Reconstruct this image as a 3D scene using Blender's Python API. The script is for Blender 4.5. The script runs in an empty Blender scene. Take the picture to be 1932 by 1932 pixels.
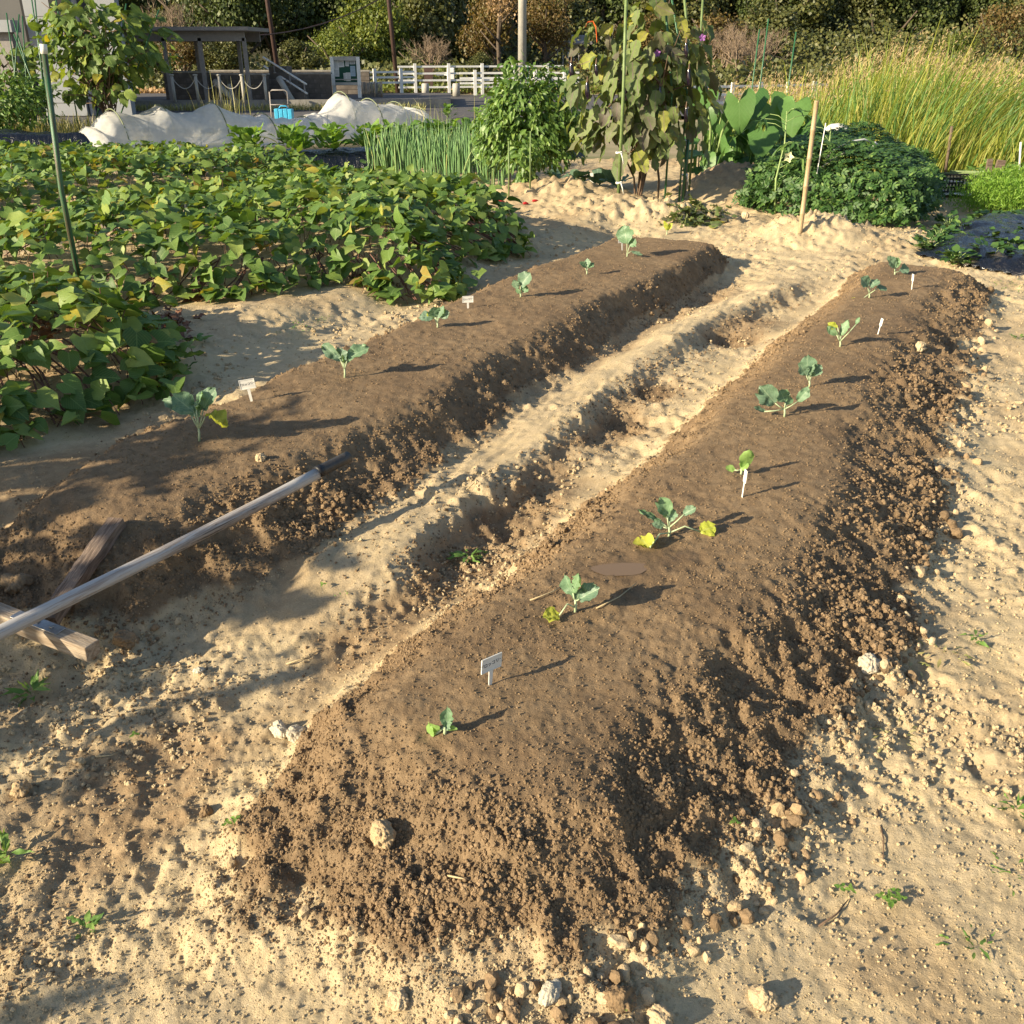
import bpy, bmesh, math, random
import numpy as np
from mathutils import Vector, Matrix
rng = np.random.default_rng(7); random.seed(7)
S = bpy.context.scene
COL = S.collection
R = math.radians
# ---------------------------------------------------------------- camera, sky, sun
F = 1787.; TH = R(25.9); H = 1.5
cd = bpy.data.cameras.new('camera'); cam = bpy.data.objects.new('camera', cd); COL.objects.link(cam)
cam.location = (0, 0, H); cam.rotation_euler = (R(90) - TH, 0, 0)
cd.sensor_width = 36; cd.lens = F / 1932 * 36; cd.clip_start = .05; cd.clip_end = 1200
S.camera = cam
SUN_EL = 21.; SHX, SHY = .878, .479          # direction the shadows fall
w = bpy.data.worlds.new('World'); S.world = w; w.use_nodes = True
nt = w.node_tree; bg = nt.nodes['Background']
sk = nt.nodes.new('ShaderNodeTexSky'); sk.sky_type = 'NISHITA'; sk.sun_disc = False
sk.sun_elevation = R(SUN_EL); sk.sun_rotation = math.atan2(-SHX, -SHY)
nt.links.new(sk.outputs[0], bg.inputs[0]); bg.inputs[1].default_value = .085
sl = bpy.data.lights.new('sun', 'SUN'); so = bpy.data.objects.new('sun', sl); COL.objects.link(so)
sl.energy = 5.0; sl.angle = R(.5); sl.color = (1, .85, .60)
e = R(SUN_EL)
so.rotation_euler = Vector((SHX * math.cos(e), SHY * math.cos(e), -math.sin(e))).to_track_quat('-Z', 'Y').to_euler()
S.view_settings.view_transform = 'Standard'; S.view_settings.look = 'None'
S.view_settings.exposure = 1.05; S.view_settings.gamma = 1

# ---------------------------------------------------------------- picture -> place
def ray(x, y):
    dx = (x - 966) / F; dy = -(y - 966) / F
    return (dx, math.cos(TH) + dy * math.sin(TH), -math.sin(TH) + dy * math.cos(TH))
def g(x, y, z=0.):
    d = ray(x, y); t = (z - H) / d[2]
    return (d[0] * t, d[1] * t)
def at(x, y, Y):
    d = ray(x, y); t = Y / d[1]
    return Vector((d[0] * t, Y, H + d[2] * t))

# ---------------------------------------------------------------- noise
def _h(ix, iy, s):
    n = (ix.astype(np.int64) * 374761393 + iy.astype(np.int64) * 668265263 + s * 1442695041) & 0xffffffff
    n = ((n ^ (n >> 13)) * 1274126177) & 0xffffffff
    n = (n ^ (n >> 16)) & 0xffffff
    return n / float(0xffffff)
def vn(x, y, s=0):
    x = np.asarray(x, float); y = np.asarray(y, float)
    ix = np.floor(x); iy = np.floor(y); fx = x - ix; fy = y - iy
    fx = fx * fx * (3 - 2 * fx); fy = fy * fy * (3 - 2 * fy)
    a = _h(ix, iy, s); b = _h(ix + 1, iy, s); c = _h(ix, iy + 1, s); d = _h(ix + 1, iy + 1, s)
    return (a * (1 - fx) + b * fx) * (1 - fy) + (c * (1 - fx) + d * fx) * fy - .5
def fbm(x, y, sc, o=3, s=0):
    v = 0; a = 1.
    for i in range(o):
        v = v + a * vn(x / sc + 17.3 * i, y / sc - 9.1 * i, s + i); sc = sc / 2.03; a *= .5
    return v
def cell(x, y, sc, s=0):
    x = np.asarray(x, float) / sc; y = np.asarray(y, float) / sc
    ix = np.floor(x); iy = np.floor(y); best = np.full(np.shape(x), 9.); who = np.zeros(np.shape(x))
    for i in (-1, 0, 1):
        for j in (-1, 0, 1):
            cx = ix + i; cy = iy + j
            px = cx + .15 + .7 * _h(cx, cy, s); py = cy + .15 + .7 * _h(cx, cy, s + 5)
            d = np.hypot(x - px, y - py); m = d < best
            best = np.where(m, d, best); who = np.where(m, _h(cx, cy, s + 9), who)
    return best, who
def ss(a, b, x):
    t = np.clip((x - a) / (b - a), 0, 1); return t * t * (3 - 2 * t)

# ---------------------------------------------------------------- terrain profile
Dx, Dy = .4695, .8829; Nx, Ny = .8829, -.4695
def ts(p): return p[0] * Dx + p[1] * Dy, p[0] * Nx + p[1] * Ny
def edge(pts, z):
    a = sorted(ts(g(x, y, z)) for x, y in pts)
    return np.array([q[0] for q in a]), np.array([q[1] for q in a])
ZT = .2
L_lt = edge([(-60, 990), (60, 930), (250, 820), (430, 755), (640, 660), (800, 590), (1000, 510), (1130, 455)], ZT)
L_rt = edge([(250, 975), (420, 900), (560, 850), (760, 770), (900, 680), (1040, 605), (1200, 530), (1330, 465)], ZT)
L_rb = edge([(150, 1270), (400, 1160), (600, 1060), (850, 900), (1010, 770), (1150, 660), (1300, 560), (1400, 490)], 0)
R_lt = edge([(640, 1350), (860, 1200), (1100, 1010), (1250, 880), (1400, 740), (1560, 600), (1650, 510)], ZT)
R_lb = edge([(450, 1480), (640, 1260), (750, 1170), (1000, 990), (1200, 850), (1380, 690), (1560, 555)], 0)
R_rt = edge([(1000, 1520), (1250, 1270), (1420, 1130), (1560, 900), (1640, 700), (1760, 540)], ZT)
R_rb = edge([(1250, 1900), (1500, 1640), (1720, 1250), (1800, 1000), (1850, 750), (1870, 590)], 0)
RG = edge([(-50, 1430), (300, 1310), (620, 1130), (850, 940), (1000, 850), (1150, 720), (1350, 600), (1500, 530)], .05)
T_Lfar = ts(g(1260, 445, .2))[0]; T_Rfar = ts(g(1690, 495, .2))[0]
def E_(e, t): return np.interp(t, e[0], e[1])
def flank(top, foot, s):
    q = np.clip((foot - s) / np.maximum(foot - top, .05), -.3, 1.3)
    q = np.where(q > .88, .88 + (.12) * (1 - np.exp(-(q - .88) / .12 * 1.0)) , q)
    return np.where(q < .12, .12 * np.exp((q - .12) / .12) - .12 * math.exp(-3.5), q) / (.88 + .12 * (1 - math.exp(-3.5)))
def gauss(X, Y, p, r, r2=None):
    r2 = r2 or r
    return np.exp(-(((X - p[0]) / r) ** 2 + ((Y - p[1]) / r2) ** 2))
mounds = [  # picture x, y of the middle, height, radii
    (g(1220, 400, .1), .20, .65, .42), (g(1040, 378, .1), .18, .75, .42), (g(1375, 350, .15), .32, .55, .8),
    (g(1545, 432, .1), .20, .62, .42), (g(1480, 352, .1), .2, .6, .5)]
hollows = [(g(950, 985), .09, .16), (g(1170, 800), .13, .17), (g(1385, 640), .14, .17), (g(880, 1060), .06, .16), (g(1240, 740), .06, .14)]
def base_h(X, Y, full=False):
    X = np.asarray(X, float); Y = np.asarray(Y, float)
    wx = .065 * fbm(X, Y, .5, 3, 3); wy = .065 * fbm(X, Y, .5, 3, 13)
    x2, y2 = X + wx, Y + wy
    t = x2 * Dx + y2 * Dy; s = x2 * Nx + y2 * Ny
    # left bed
    lt, rt, rb = E_(L_lt, t), E_(L_rt, t), E_(L_rb, t)
    lb = lt - .16
    eL = ss(1.2, 1.85, t) * (1 - ss(T_Lfar - .12, T_Lfar + .30, t))
    pL = ss(lb, lt + .05, s) * np.clip(flank(rt - .02, rb + .04, s), 0, 1) * eL
    # right bed
    lt2, lb2, rt2, rb2 = E_(R_lt, t), E_(R_lb, t), E_(R_rt, t), E_(R_rb, t)
    rt2 = rt2 + .03 * fbm(X, Y, .38, 2, 151); rt = rt + .06 * fbm(X, Y, .38, 2, 157)
    eR = ss(.74, 1.40, t) * (1 - ss(T_Rfar - .05, T_Rfar + .32, t))
    pR = ss(lb2, lt2 + .06, s) * np.clip(flank(rt2 - .02, rb2 + .05, s), 0, 1) * eR
    crown = .035
    h = pL * (ZT - .05) + pR * ZT
    h = h + .05 * ss(-3.2, -2.9, -s) * 0
    side = 1 - ss(lb - .05, lt + .02, s)                        # the path left of the left bed is higher
    near = ss(.6, 1.6, t) * (1 - ss(T_Lfar, T_Lfar + .6, t))
    h = h + (.05 + .03 * side) * near * (1 - ss(rt, rb, s))
    # pale ridge between the beds
    rg = E_(RG, t); d = (s - rg)
    fade = ss(1.3, 2.3, t) * (1 - ss(6.3, 7.3, t))
    d = d + .07 * fbm(X, Y, .32, 3, 23)
    R_ = (ss(-.38, .02, d) * (1 - ss(.02, .17, d))) * .072 * fade
    h = h + R_
    hol = 0
    for p, dep, r in hollows:
        q = gauss(X, Y, p, r, r * .9) * (d > -.02 + 0 * d)
        q = q * ss(.0, .06, d)
        h = h - dep * .42 * q; hol = np.maximum(hol, q)
    mm = 0
    for p, a, r1, r2 in mounds:
        q = gauss(X + wx * 2, Y + wy * 2, p, r1, r2); h = h + a * q; mm = mm + q
    # patch under the sweet potatoes
    q = ss(-3.45, -3.75, s) if False else ss(3.30, 3.75, -s)
    h = h + .10 * q * ss(1.5, 3, t) * (1 - ss(9.5, 11, t))
    h = h + .05 * fbm(X, Y, 1.1, 2, 31) * (1 - .5 * np.maximum(pL, pR))
    if full: return h, pL, pR, t, s, d, fade, hol, mm, rt, rb, rt2, rb2
    return h
PUD = g(1172, 1063, .22); ZPUD = float(base_h(np.array([PUD[0]]), np.array([PUD[1]]))[0]) + .004
def height(X, Y, full=False):
    X = np.asarray(X, float); Y = np.asarray(Y, float)
    h, pL, pR, t, s, d, fade, hol, mm, rt, rb, rt2, rb2 = base_h(X, Y, True)
    bed = np.maximum(pL, pR)
    n1 = fbm(X, Y, .30, 3, 41)
    nb = fbm(X, Y, .09, 3, 47); nf = fbm(X, Y, .03, 3, 53); nx = fbm(X, Y, .012, 2, 59)
    # flanks of the beds: shaded side, loose
    fl = 4 * bed * (1 - bed)
    top = ss(.75, .98, bed)
    brown = ss(.10, .38, bed + .25 * n1 + .15 * nb)
    patchy = ss(-.18, .25, fbm(X, Y, .45, 2, 77))
    h = h + n1 * (.020 * (1 - top * .55)) + nb * (.006 + .022 * fl + .008 * patchy * (1 - top)) * (1 - .3 * top)
    rz_ = np.clip(hol * 1.2 + .6 * fade * ss(.05, .12, d) * (1 - ss(.18, .3, d)) + .6 * np.clip(mm, 0, 1) + .45 * patchy * (1 - top), 0, 1) * (1 - top)
    h = h + rz_ * (.022 * nb + .016 * np.abs(fbm(X, Y, .05, 3, 57)))
    h = h + nf * (.0040 + .010 * fl + .0035 * patchy) + nx * (.0030 + .004 * fl)
    # rain pits and crumbs on the pale sand
    c, wv = cell(X + .01 * nb, Y + .01 * nf, .035, 61)
    pit = (1 - ss(.03, .10 + .30 * wv, c)) * (wv > .62) * ss(-.2, .15, n1 + nb)
    h = h - pit * .0065 * (1 - brown) * (.25 + patchy)
    c2, w2 = cell(X, Y, .019, 67)
    lump = (1 - ss(.1, .42, c2)) * (w2 > .35)
    h = h + lump * (.0045 * brown * (1 - .5 * top) + .0022 * (1 - brown) * patchy)
    c3, w3 = cell(X + .02 * nb, Y + .02 * nf, .06, 71)
    lump3 = (1 - ss(.05, .45, c3)) * (w3 > .62)
    mc = np.clip(mm * 1.3, 0, 1) + .5 * ss(5.5, 7, Y)
    h = h + lump3 * (.012 * fl + .006 * patchy * (1 - top) + .016 * mc * (1 - bed)) + mc * (1 - bed) * (.016 * nb + .012 * np.abs(nf))
    c4, w4 = cell(X + .05 * n1, Y + .05 * nb, .13, 73)
    h = h + (1 - ss(.05, .4, c4)) * (w4 > .6) * (.012 * patchy * (1 - bed) + .014 * mc * (1 - bed) + .010 * fl) 
    cl_ = np.clip(fade * ss(-.02, .04, d) * (1 - ss(.14, .26, d)) + hol, 0, 1) * (1 - bed)
    c5, w5 = cell(X + .02 * nb, Y + .02 * nf, .045, 79)
    h = h + cl_ * ((1 - ss(.0, .45, c5)) * (w5 > .3) * .012 * (.4 + w5) + .010 * np.abs(nf)) + fade * ss(-.36, -.1, d) * (1 - ss(.0, .05, d)) * .012 * vn(t * 5 + 6 * s, s * 34 + t * 3, 88)
    # puddle hollow
    pd = gauss(X, Y, PUD, .13, .08) + .9 * gauss(X, Y, (PUD[0] + .16, PUD[1] + .08), .11, .06)
    w_ = ss(1.35, .75, np.hypot((X - PUD[0]) / .070, (Y - PUD[1]) / .034)); h = h * (1 - w_) + (ZPUD - .007 + .12 * (h - ZPUD)) * w_
    if full: return h, brown, fl, top, patchy, hol, mm, d, fade, pd, pit, pL, pR, t, s
    return h
def hz(x, y): return float(height(np.array([x]), np.array([y]))[0])
def hb(x, y): return float(base_h(np.array([x]), np.array([y]))[0])
def gt(x, y):
    z = .1
    for _ in range(12):
        p = g(x, y, z); z = .5 * z + .5 * hz(*p)
    return Vector((p[0], p[1], hz(*p)))

# ---------------------------------------------------------------- object helpers
def tag(o, label=None, cat=None, group=None, kind=None):
    if label: o['label'] = label
    if cat: o['category'] = cat
    if group: o['group'] = group
    if kind: o['kind'] = kind
    return o
def empty(name, loc, label=None, cat=None, group=None, rz=0):
    o = bpy.data.objects.new(name, None); COL.objects.link(o); o.location = loc; o.rotation_euler = (0, 0, rz)
    o.empty_display_size = .05
    return tag(o, label, cat, group)
def link(name, me, parent=None, mat=None):
    o = bpy.data.objects.new(name, me); COL.objects.link(o)
    if mat and not me.materials: me.materials.append(mat)
    if parent is not None:
        o.parent = parent; o.matrix_parent_inverse = Matrix.Identity(4)
    return o
def np_mesh(name, V, Fq, mat=None, uv=None, rnd=None, smooth=True):
    """V (n,3), Fq (m,k) equal-size faces or list of such arrays"""
    me = bpy.data.meshes.new(name)
    FF = Fq if isinstance(Fq, list) else [Fq]
    loops = np.concatenate([f.ravel() for f in FF]).astype(np.int32)
    tot = np.concatenate([np.full(len(f), f.shape[1]) for f in FF]).astype(np.int32)
    st = np.concatenate([[0], np.cumsum(tot)[:-1]]).astype(np.int32)
    me.vertices.add(len(V)); me.vertices.foreach_set('co', np.ascontiguousarray(V, np.float32).ravel())
    me.loops.add(len(loops)); me.loops.foreach_set('vertex_index', loops)
    me.polygons.add(len(tot)); me.polygons.foreach_set('loop_start', st); me.polygons.foreach_set('loop_total', tot)
    if smooth: me.polygons.foreach_set('use_smooth', np.ones(len(tot), bool))
    if uv is not None:
        l = me.uv_layers.new(name='UVMap'); l.data.foreach_set('uv', np.ascontiguousarray(uv[loops], np.float32).ravel())
    if rnd is not None:
        a = me.attributes.new('rnd', 'FLOAT', 'POINT'); a.data.foreach_set('value', np.ascontiguousarray(rnd, np.float32))
    me.update(calc_edges=True); me.validate()
    if mat: me.materials.append(mat)
    return me
class MB:
    """gathers simple solids into one mesh"""
    def __init__(s): s.v = []; s.f = []
    def add(s, vs, fs):
        n = len(s.v); s.v += [tuple(v) for v in vs]; s.f += [tuple(i + n for i in f) for f in fs]; return s
    def box(s, c, size, rz=0, M=None):
        a, b, h = size[0] / 2, size[1] / 2, size[2] / 2
        M = M or Matrix.Rotation(rz, 3, 'Z')
        vs = [Vector(c) + M @ Vector((x * a, y * b, z * h)) for x in (-1, 1) for y in (-1, 1) for z in (-1, 1)]
        return s.add(vs, [(0, 1, 3, 2), (4, 6, 7, 5), (0, 4, 5, 1), (2, 3, 7, 6), (0, 2, 6, 4), (1, 5, 7, 3)])
    def tube(s, pts, r, n=8, cap=True):
        pts = [Vector(p) for p in pts]; rs = r if isinstance(r, (list, tuple)) else [r] * len(pts)
        vs = []; prev = None
        for i, p in enumerate(pts):
            d = (pts[min(i + 1, len(pts) - 1)] - pts[max(i - 1, 0)]).normalized()
            a = prev if prev is not None and abs(d.dot(prev)) < .95 else (Vector((0, 0, 1)) if abs(d.z) < .9 else Vector((1, 0, 0)))
            u = (a - d * a.dot(d)).normalized(); v = d.cross(u); prev = u
            vs += [p + (u * math.cos(2 * math.pi * k / n) + v * math.sin(2 * math.pi * k / n)) * rs[i] for k in range(n)]
        fs = [(i * n + k, i * n + (k + 1) % n, (i + 1) * n + (k + 1) % n, (i + 1) * n + k) for i in range(len(pts) - 1) for k in range(n)]
        if cap: fs += [tuple(range(n))[::-1], tuple((len(pts) - 1) * n + k for k in range(n))]
        return s.add(vs, fs)
    def beam(s, a, b, wdt, hgt, up=(0, 0, 1)):
        a = Vector(a); b = Vector(b); d = b - a; L = d.length; d.normalize(); up = Vector(up)
        sd = d.cross(up).normalized(); u = sd.cross(d)
        M = Matrix((d, sd, u)).transposed()
        return s.box((a + b) / 2, (L, wdt, hgt), M=M)
    def quad(s, a, b, c, d): return s.add([a, b, c, d], [(0, 1, 2, 3)])
    def build(s, name, mat, parent=None, smooth=False, origin=None, bev=0):
        me = bpy.data.meshes.new(name)
        o0 = Vector(origin) if origin is not None else Vector((0, 0, 0))
        me.from_pydata([tuple(Vector(v) - o0) for v in s.v], [], s.f); me.materials.append(mat)
        if smooth: me.polygons.foreach_set('use_smooth', [True] * len(me.polygons))
        me.update()
        o = link(name, me, parent)
        if bev:
            m = o.modifiers.new('bevel', 'BEVEL'); m.width = bev; m.segments = 2
        return o
def rel(o, pts):
    return [Vector(p) - o.location for p in pts]

# ---------------------------------------------------------------- materials
def new_mat(name):
    m = bpy.data.materials.new(name); m.use_nodes = True
    n = m.node_tree; return m, n, n.nodes['Principled BSDF'], n.nodes['Material Output']
def node(n, t, **k):
    x = n.nodes.new(t)
    for a, b in k.items(): setattr(x, a, b)
    return x
def mixc(n, fac, a, b, typ='MIX'):
    x = n.nodes.new('ShaderNodeMix'); x.data_type = 'RGBA'; x.blend_type = typ; x.clamp_factor = True
    for sck, v in ((x.inputs[0], fac), (x.inputs[6], a), (x.inputs[7], b)):
        if hasattr(v, 'links') or isinstance(v, bpy.types.NodeSocket): n.links.new(v, sck)
        else: sck.default_value = v if not isinstance(v, tuple) else (*v[:3], 1)
    return x.outputs[2]
def math_(n, op, a, b=0., c=0.):
    x = n.nodes.new('ShaderNodeMath'); x.operation = op
    for i, v in enumerate((a, b, c)):
        if isinstance(v, bpy.types.NodeSocket): n.links.new(v, x.inputs[i])
        else: x.inputs[i].default_value = v
    return x.outputs[0]
def rmp(n, v, a, b, c=0., d=1.):
    x = n.nodes.new('ShaderNodeMapRange'); x.interpolation_type = 'SMOOTHSTEP'
    n.links.new(v, x.inputs[0])
    for i, q in enumerate((a, b, c, d)): x.inputs[i + 1].default_value = q
    return x.outputs[0]
def noise(n, sc, det=4, rough=.6, vec=None, dist=0):
    x = n.nodes.new('ShaderNodeTexNoise'); x.inputs['Scale'].default_value = sc
    x.inputs['Detail'].default_value = det; x.inputs['Roughness'].default_value = rough; x.inputs['Distortion'].default_value = dist
    if vec is None:
        tc = n.nodes.new('ShaderNodeNewGeometry'); vec = tc.outputs['Position']
    n.links.new(vec, x.inputs['Vector']); return x.outputs['Fac']
def simple(name, col, rough=.7, var=.25, sc=12., bump=.2, bsc=80., metal=0, spec=.4, col2=None, objvec=True, stretch=None, coat=0):
    m, n, p, out = new_mat(name)
    tc = n.nodes.new('ShaderNodeTexCoord'); v = tc.outputs['Object']
    if stretch:
        mp = n.nodes.new('ShaderNodeMapping'); mp.inputs['Scale'].default_value = stretch; n.links.new(v, mp.inputs[0]); v = mp.outputs[0]
    f = noise(n, sc, 5, .65, v)
    c2 = col2 or tuple(c * (1 - var) for c in col)
    n.links.new(mixc(n, rmp(n, f, .35, .65), col, c2), p.inputs['Base Color'])
    p.inputs['Roughness'].default_value = rough; p.inputs['Metallic'].default_value = metal
    p.inputs['Specular IOR Level'].default_value = spec; p.inputs['Coat Weight'].default_value = coat
    if bump:
        b = n.nodes.new('ShaderNodeBump'); b.inputs['Strength'].default_value = bump; b.inputs['Distance'].default_value = .01
        n.links.new(noise(n, bsc, 3, .6, v), b.inputs['Height']); n.links.new(b.outputs[0], p.inputs['Normal'])
    return m
def leaf_mat(name, cols, vein=(.25, .36, .12), trans=.3, rough=.5, veins=True, under=None, spots=0.):
    """cols: list of (position, colour) along a per-leaf random number"""
    m, n, p, out = new_mat(name)
    oi = n.nodes.new('ShaderNodeObjectInfo'); at_ = n.nodes.new('ShaderNodeAttribute'); at_.attribute_name = 'rnd'
    r = math_(n, 'FRACT', math_(n, 'ADD', oi.outputs['Random'], at_.outputs['Fac']))
    cr = n.nodes.new('ShaderNodeValToRGB'); el = cr.color_ramp.elements
    while len(el) < len(cols): el.new(.5)
    for q, (pos, c) in zip(el, cols): q.position = pos; q.color = (*c, 1)
    n.links.new(r, cr.inputs[0]); c = cr.outputs[0]
    uvn = n.nodes.new('ShaderNodeUVMap'); uvn.uv_map = 'UVMap'
    sp = n.nodes.new('ShaderNodeSeparateXYZ'); n.links.new(uvn.outputs[0], sp.inputs[0])
    geo = n.nodes.new('ShaderNodeNewGeometry')
    bl = noise(n, 30, 4, .7)
    c = mixc(n, rmp(n, bl, .3, .75, 0., .45), c, tuple(.6 * q for q in cols[len(cols) // 2][1]))
    if veins:
        ax = math_(n, 'ABSOLUTE', math_(n, 'SUBTRACT', sp.outputs[0], .5))
        mid = rmp(n, ax, .008, .03, 1., 0.)
        q = math_(n, 'SUBTRACT', math_(n, 'MULTIPLY', sp.outputs[1], 7.), math_(n, 'MULTIPLY', ax, 9.))
        q = math_(n, 'ABSOLUTE', math_(n, 'SUBTRACT', math_(n, 'FRACT', q), .5))
        side = rmp(n, q, .03, .11, .7, 0.)
        vv = math_(n, 'MAXIMUM', mid, side)
        c = mixc(n, math_(n, 'MULTIPLY', vv, .55), c, vein)
    if spots:
        sn = noise(n, 55, 2, .5)
        c = mixc(n, rmp(n, sn, .70, .76, 0, spots), c, (.16, .09, .03))
    if under: c = mixc(n, geo.outputs['Backfacing'], c, under)
    n.links.new(c, p.inputs['Base Color']); p.inputs['Roughness'].default_value = rough; p.inputs['Specular IOR Level'].default_value = .35
    tr = n.nodes.new('ShaderNodeBsdfTranslucent'); n.links.new(mixc(n, 1., c, (1.6, 1.5, .5), 'MULTIPLY'), tr.inputs[0])
    mx = n.nodes.new('ShaderNodeMixShader'); mx.inputs[0].default_value = trans
    n.links.new(p.outputs[0], mx.inputs[1]); n.links.new(tr.outputs[0], mx.inputs[2]); n.links.new(mx.outputs[0], out.inputs[0])
    b = n.nodes.new('ShaderNodeBump'); b.inputs['Strength'].default_value = .35; b.inputs['Distance'].default_value = .004
    n.links.new(noise(n, 120, 3, .6), b.inputs['Height']); n.links.new(b.outputs[0], p.inputs['Normal'])
    return m

# soil
def soil_mat():
    m, n, p, out = new_mat('garden_soil')
    ab = n.nodes.new('ShaderNodeAttribute'); ab.attribute_name = 'brown'
    am = n.nodes.new('ShaderNodeAttribute'); am.attribute_name = 'moist'
    aw = n.nodes.new('ShaderNodeAttribute'); aw.attribute_name = 'wet'
    n1 = noise(n, 3.2, 5, .6); n2 = noise(n, 24, 5, .7); n3 = noise(n, 170, 4, .75); n4 = noise(n, 9, 5, .65)
    sand = mixc(n, rmp(n, n1, .35, .65), (.58, .455, .265), (.46, .365, .225))
    sand = mixc(n, rmp(n, n2, .35, .7, 0, .55), sand, (.66, .53, .345))
    sand = mixc(n, rmp(n, n4, .52, .72, 0, .3), sand, (.36, .275, .165))
    sand = mixc(n, rmp(n, n3, .58, .70, 0, .75), sand, (.17, .135, .10))
    sand = mixc(n, rmp(n, n3, .40, .28, 0, .6), sand, (.70, .62, .47))
    br = mixc(n, rmp(n, n2, .35, .65), (.205, .140, .080), (.285, .200, .117))
    br = mixc(n, rmp(n, n1, .4, .65, 0, .5), br, (.155, .102, .060))
    br = mixc(n, rmp(n, n3, .60, .72, 0, .8), br, (.07, .045, .028))
    br = mixc(n, rmp(n, n3, .38, .28, 0, .45), br, (.34, .235, .14))
    mo = mixc(n, rmp(n, n2, .3, .7), (.30, .205, .115), (.40, .29, .17))
    c = mixc(n, am.outputs['Fac'], sand, mo)
    f = math_(n, 'ADD', ab.outputs['Fac'], math_(n, 'MULTIPLY', math_(n, 'SUBTRACT', n2, .5), .5))
    c = mixc(n, rmp(n, f, .25, .75), c, br)
    c = mixc(n, math_(n, 'MULTIPLY', aw.outputs['Fac'], .7), c, (.13, .085, .048))
    n.links.new(c, p.inputs['Base Color'])
    n.links.new(rmp(n, aw.outputs['Fac'], .2, 1., .95, .42), p.inputs['Roughness'])
    p.inputs['Specular IOR Level'].default_value = .2
    b = n.nodes.new('ShaderNodeBump'); b.inputs['Strength'].default_value = .8; b.inputs['Distance'].default_value = .006
    n.links.new(noise(n, 150, 5, .75), b.inputs['Height'])
    b2 = n.nodes.new('ShaderNodeBump'); b2.inputs['Strength'].default_value = .6; b2.inputs['Distance'].default_value = .003
    n.links.new(noise(n, 480, 3, .7), b2.inputs['Height']); n.links.new(b.outputs[0], b2.inputs['Normal'])
    n.links.new(b2.outputs[0], p.inputs['Normal'])
    return m
def clod_mat(name, a, b2, dark=.5):
    m, n, p, out = new_mat(name)
    oi = n.nodes.new('ShaderNodeObjectInfo'); n2 = noise(n, 60, 4, .7)
    c = mixc(n, oi.outputs['Random'], a, b2)
    c = mixc(n, rmp(n, n2, .45, .7, 0, dark), c, tuple(.45 * q for q in a))
    n.links.new(c, p.inputs['Base Color']); p.inputs['Roughness'].default_value = .95; p.inputs['Specular IOR Level'].default_value = .15
    b = n.nodes.new('ShaderNodeBump'); b.inputs['Strength'].default_value = .8; b.inputs['Distance'].default_value = .004
    n.links.new(noise(n, 220, 4, .7), b.inputs['Height']); n.links.new(b.outputs[0], p.inputs['Normal'])
    return m
M = {}
M['soil'] = soil_mat()
M['crumb'] = clod_mat('brown_crumb', (.205, .140, .080), (.315, .22, .13))
M['sandcrumb'] = clod_mat('sand_crumb', (.56, .44, .27), (.40, .31, .19))
M['clod'] = clod_mat('pale_clod', (.42, .30, .17), (.56, .45, .29), .4)
M['stone'] = clod_mat('pale_stone', (.60, .54, .42), (.48, .42, .32), .3)
M['sweet'] = leaf_mat('sweet_potato_leaf', [(0, (.050, .115, .028)), (.3, (.085, .170, .036)), (.55, (.13, .225, .048)), (.80, (.21, .30, .066)), (.94, (.33, .39, .10)), (.975, (.46, .38, .05)), (1, (.20, .09, .05))], spots=.5, trans=.27)
M['pepper'] = leaf_mat('pepper_leaf', [(0, (.045, .105, .022)), (.4, (.085, .17, .035)), (.75, (.13, .23, .045)), (1, (.22, .32, .07))], trans=.28, rough=.38)
M['egg'] = leaf_mat('eggplant_leaf', [(0, (.10, .16, .05)), (.35, (.145, .215, .06)), (.62, (.20, .27, .075)), (.86, (.13, .12, .09)), (.90, (.24, .32, .08)), (.975, (.42, .40, .05)), (1, (.16, .18, .06))], vein=(.20, .12, .16), spots=.7, rough=.6)
M['egg2'] = leaf_mat('yellowing_eggplant_leaf', [(0, (.055, .10, .028)), (.4, (.09, .15, .035)), (.72, (.14, .21, .045)), (.93, (.24, .30, .06)), (1, (.45, .36, .04))], spots=.4, rough=.55)
M['taro'] = leaf_mat('taro_leaf', [(0, (.045, .12, .035)), (.5, (.075, .17, .045)), (.85, (.13, .25, .065)), (1, (.24, .35, .10))], vein=(.13, .23, .08), trans=.2, rough=.4)
M['peanut'] = leaf_mat('peanut_leaf', [(0, (.032, .085, .026)), (.5, (.055, .125, .032)), (.85, (.095, .18, .042)), (1, (.19, .29, .07))], veins=False, trans=.2)
M['radish'] = leaf_mat('radish_leaf', [(0, (.09, .20, .035)), (.5, (.15, .28, .05)), (1, (.24, .38, .08))], trans=.35)
M['carrot'] = leaf_mat('carrot_leaf', [(0, (.12, .25, .03)), (.5, (.19, .34, .045)), (1, (.28, .42, .07))], veins=False, trans=.35)
M['cabbage'] = leaf_mat('cabbage_leaf', [(0, (.13, .22, .16)), (.4, (.18, .28, .19)), (.7, (.15, .27, .15)), (1, (.20, .32, .16))], vein=(.36, .46, .30), trans=.25, rough=.45)
M['yellow_leaf'] = leaf_mat('yellowing_leaf', [(0, (.42, .50, .06)), (1, (.55, .55, .08))], vein=(.5, .55, .2), trans=.35)
M['cotyledon'] = leaf_mat('young_leaf', [(0, (.25, .42, .12)), (1, (.30, .46, .13))], veins=False, trans=.3)
M['dead'] = leaf_mat('dead_leaf', [(0, (.14, .06, .035)), (.5, (.19, .085, .045)), (1, (.26, .15, .08))], vein=(.2, .12, .07), trans=.1)
M['stem_green'] = simple('green_stem', (.28, .38, .14), .5, .2)
M['stem_white'] = simple('pale_stem', (.42, .50, .30), .5, .2)
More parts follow.
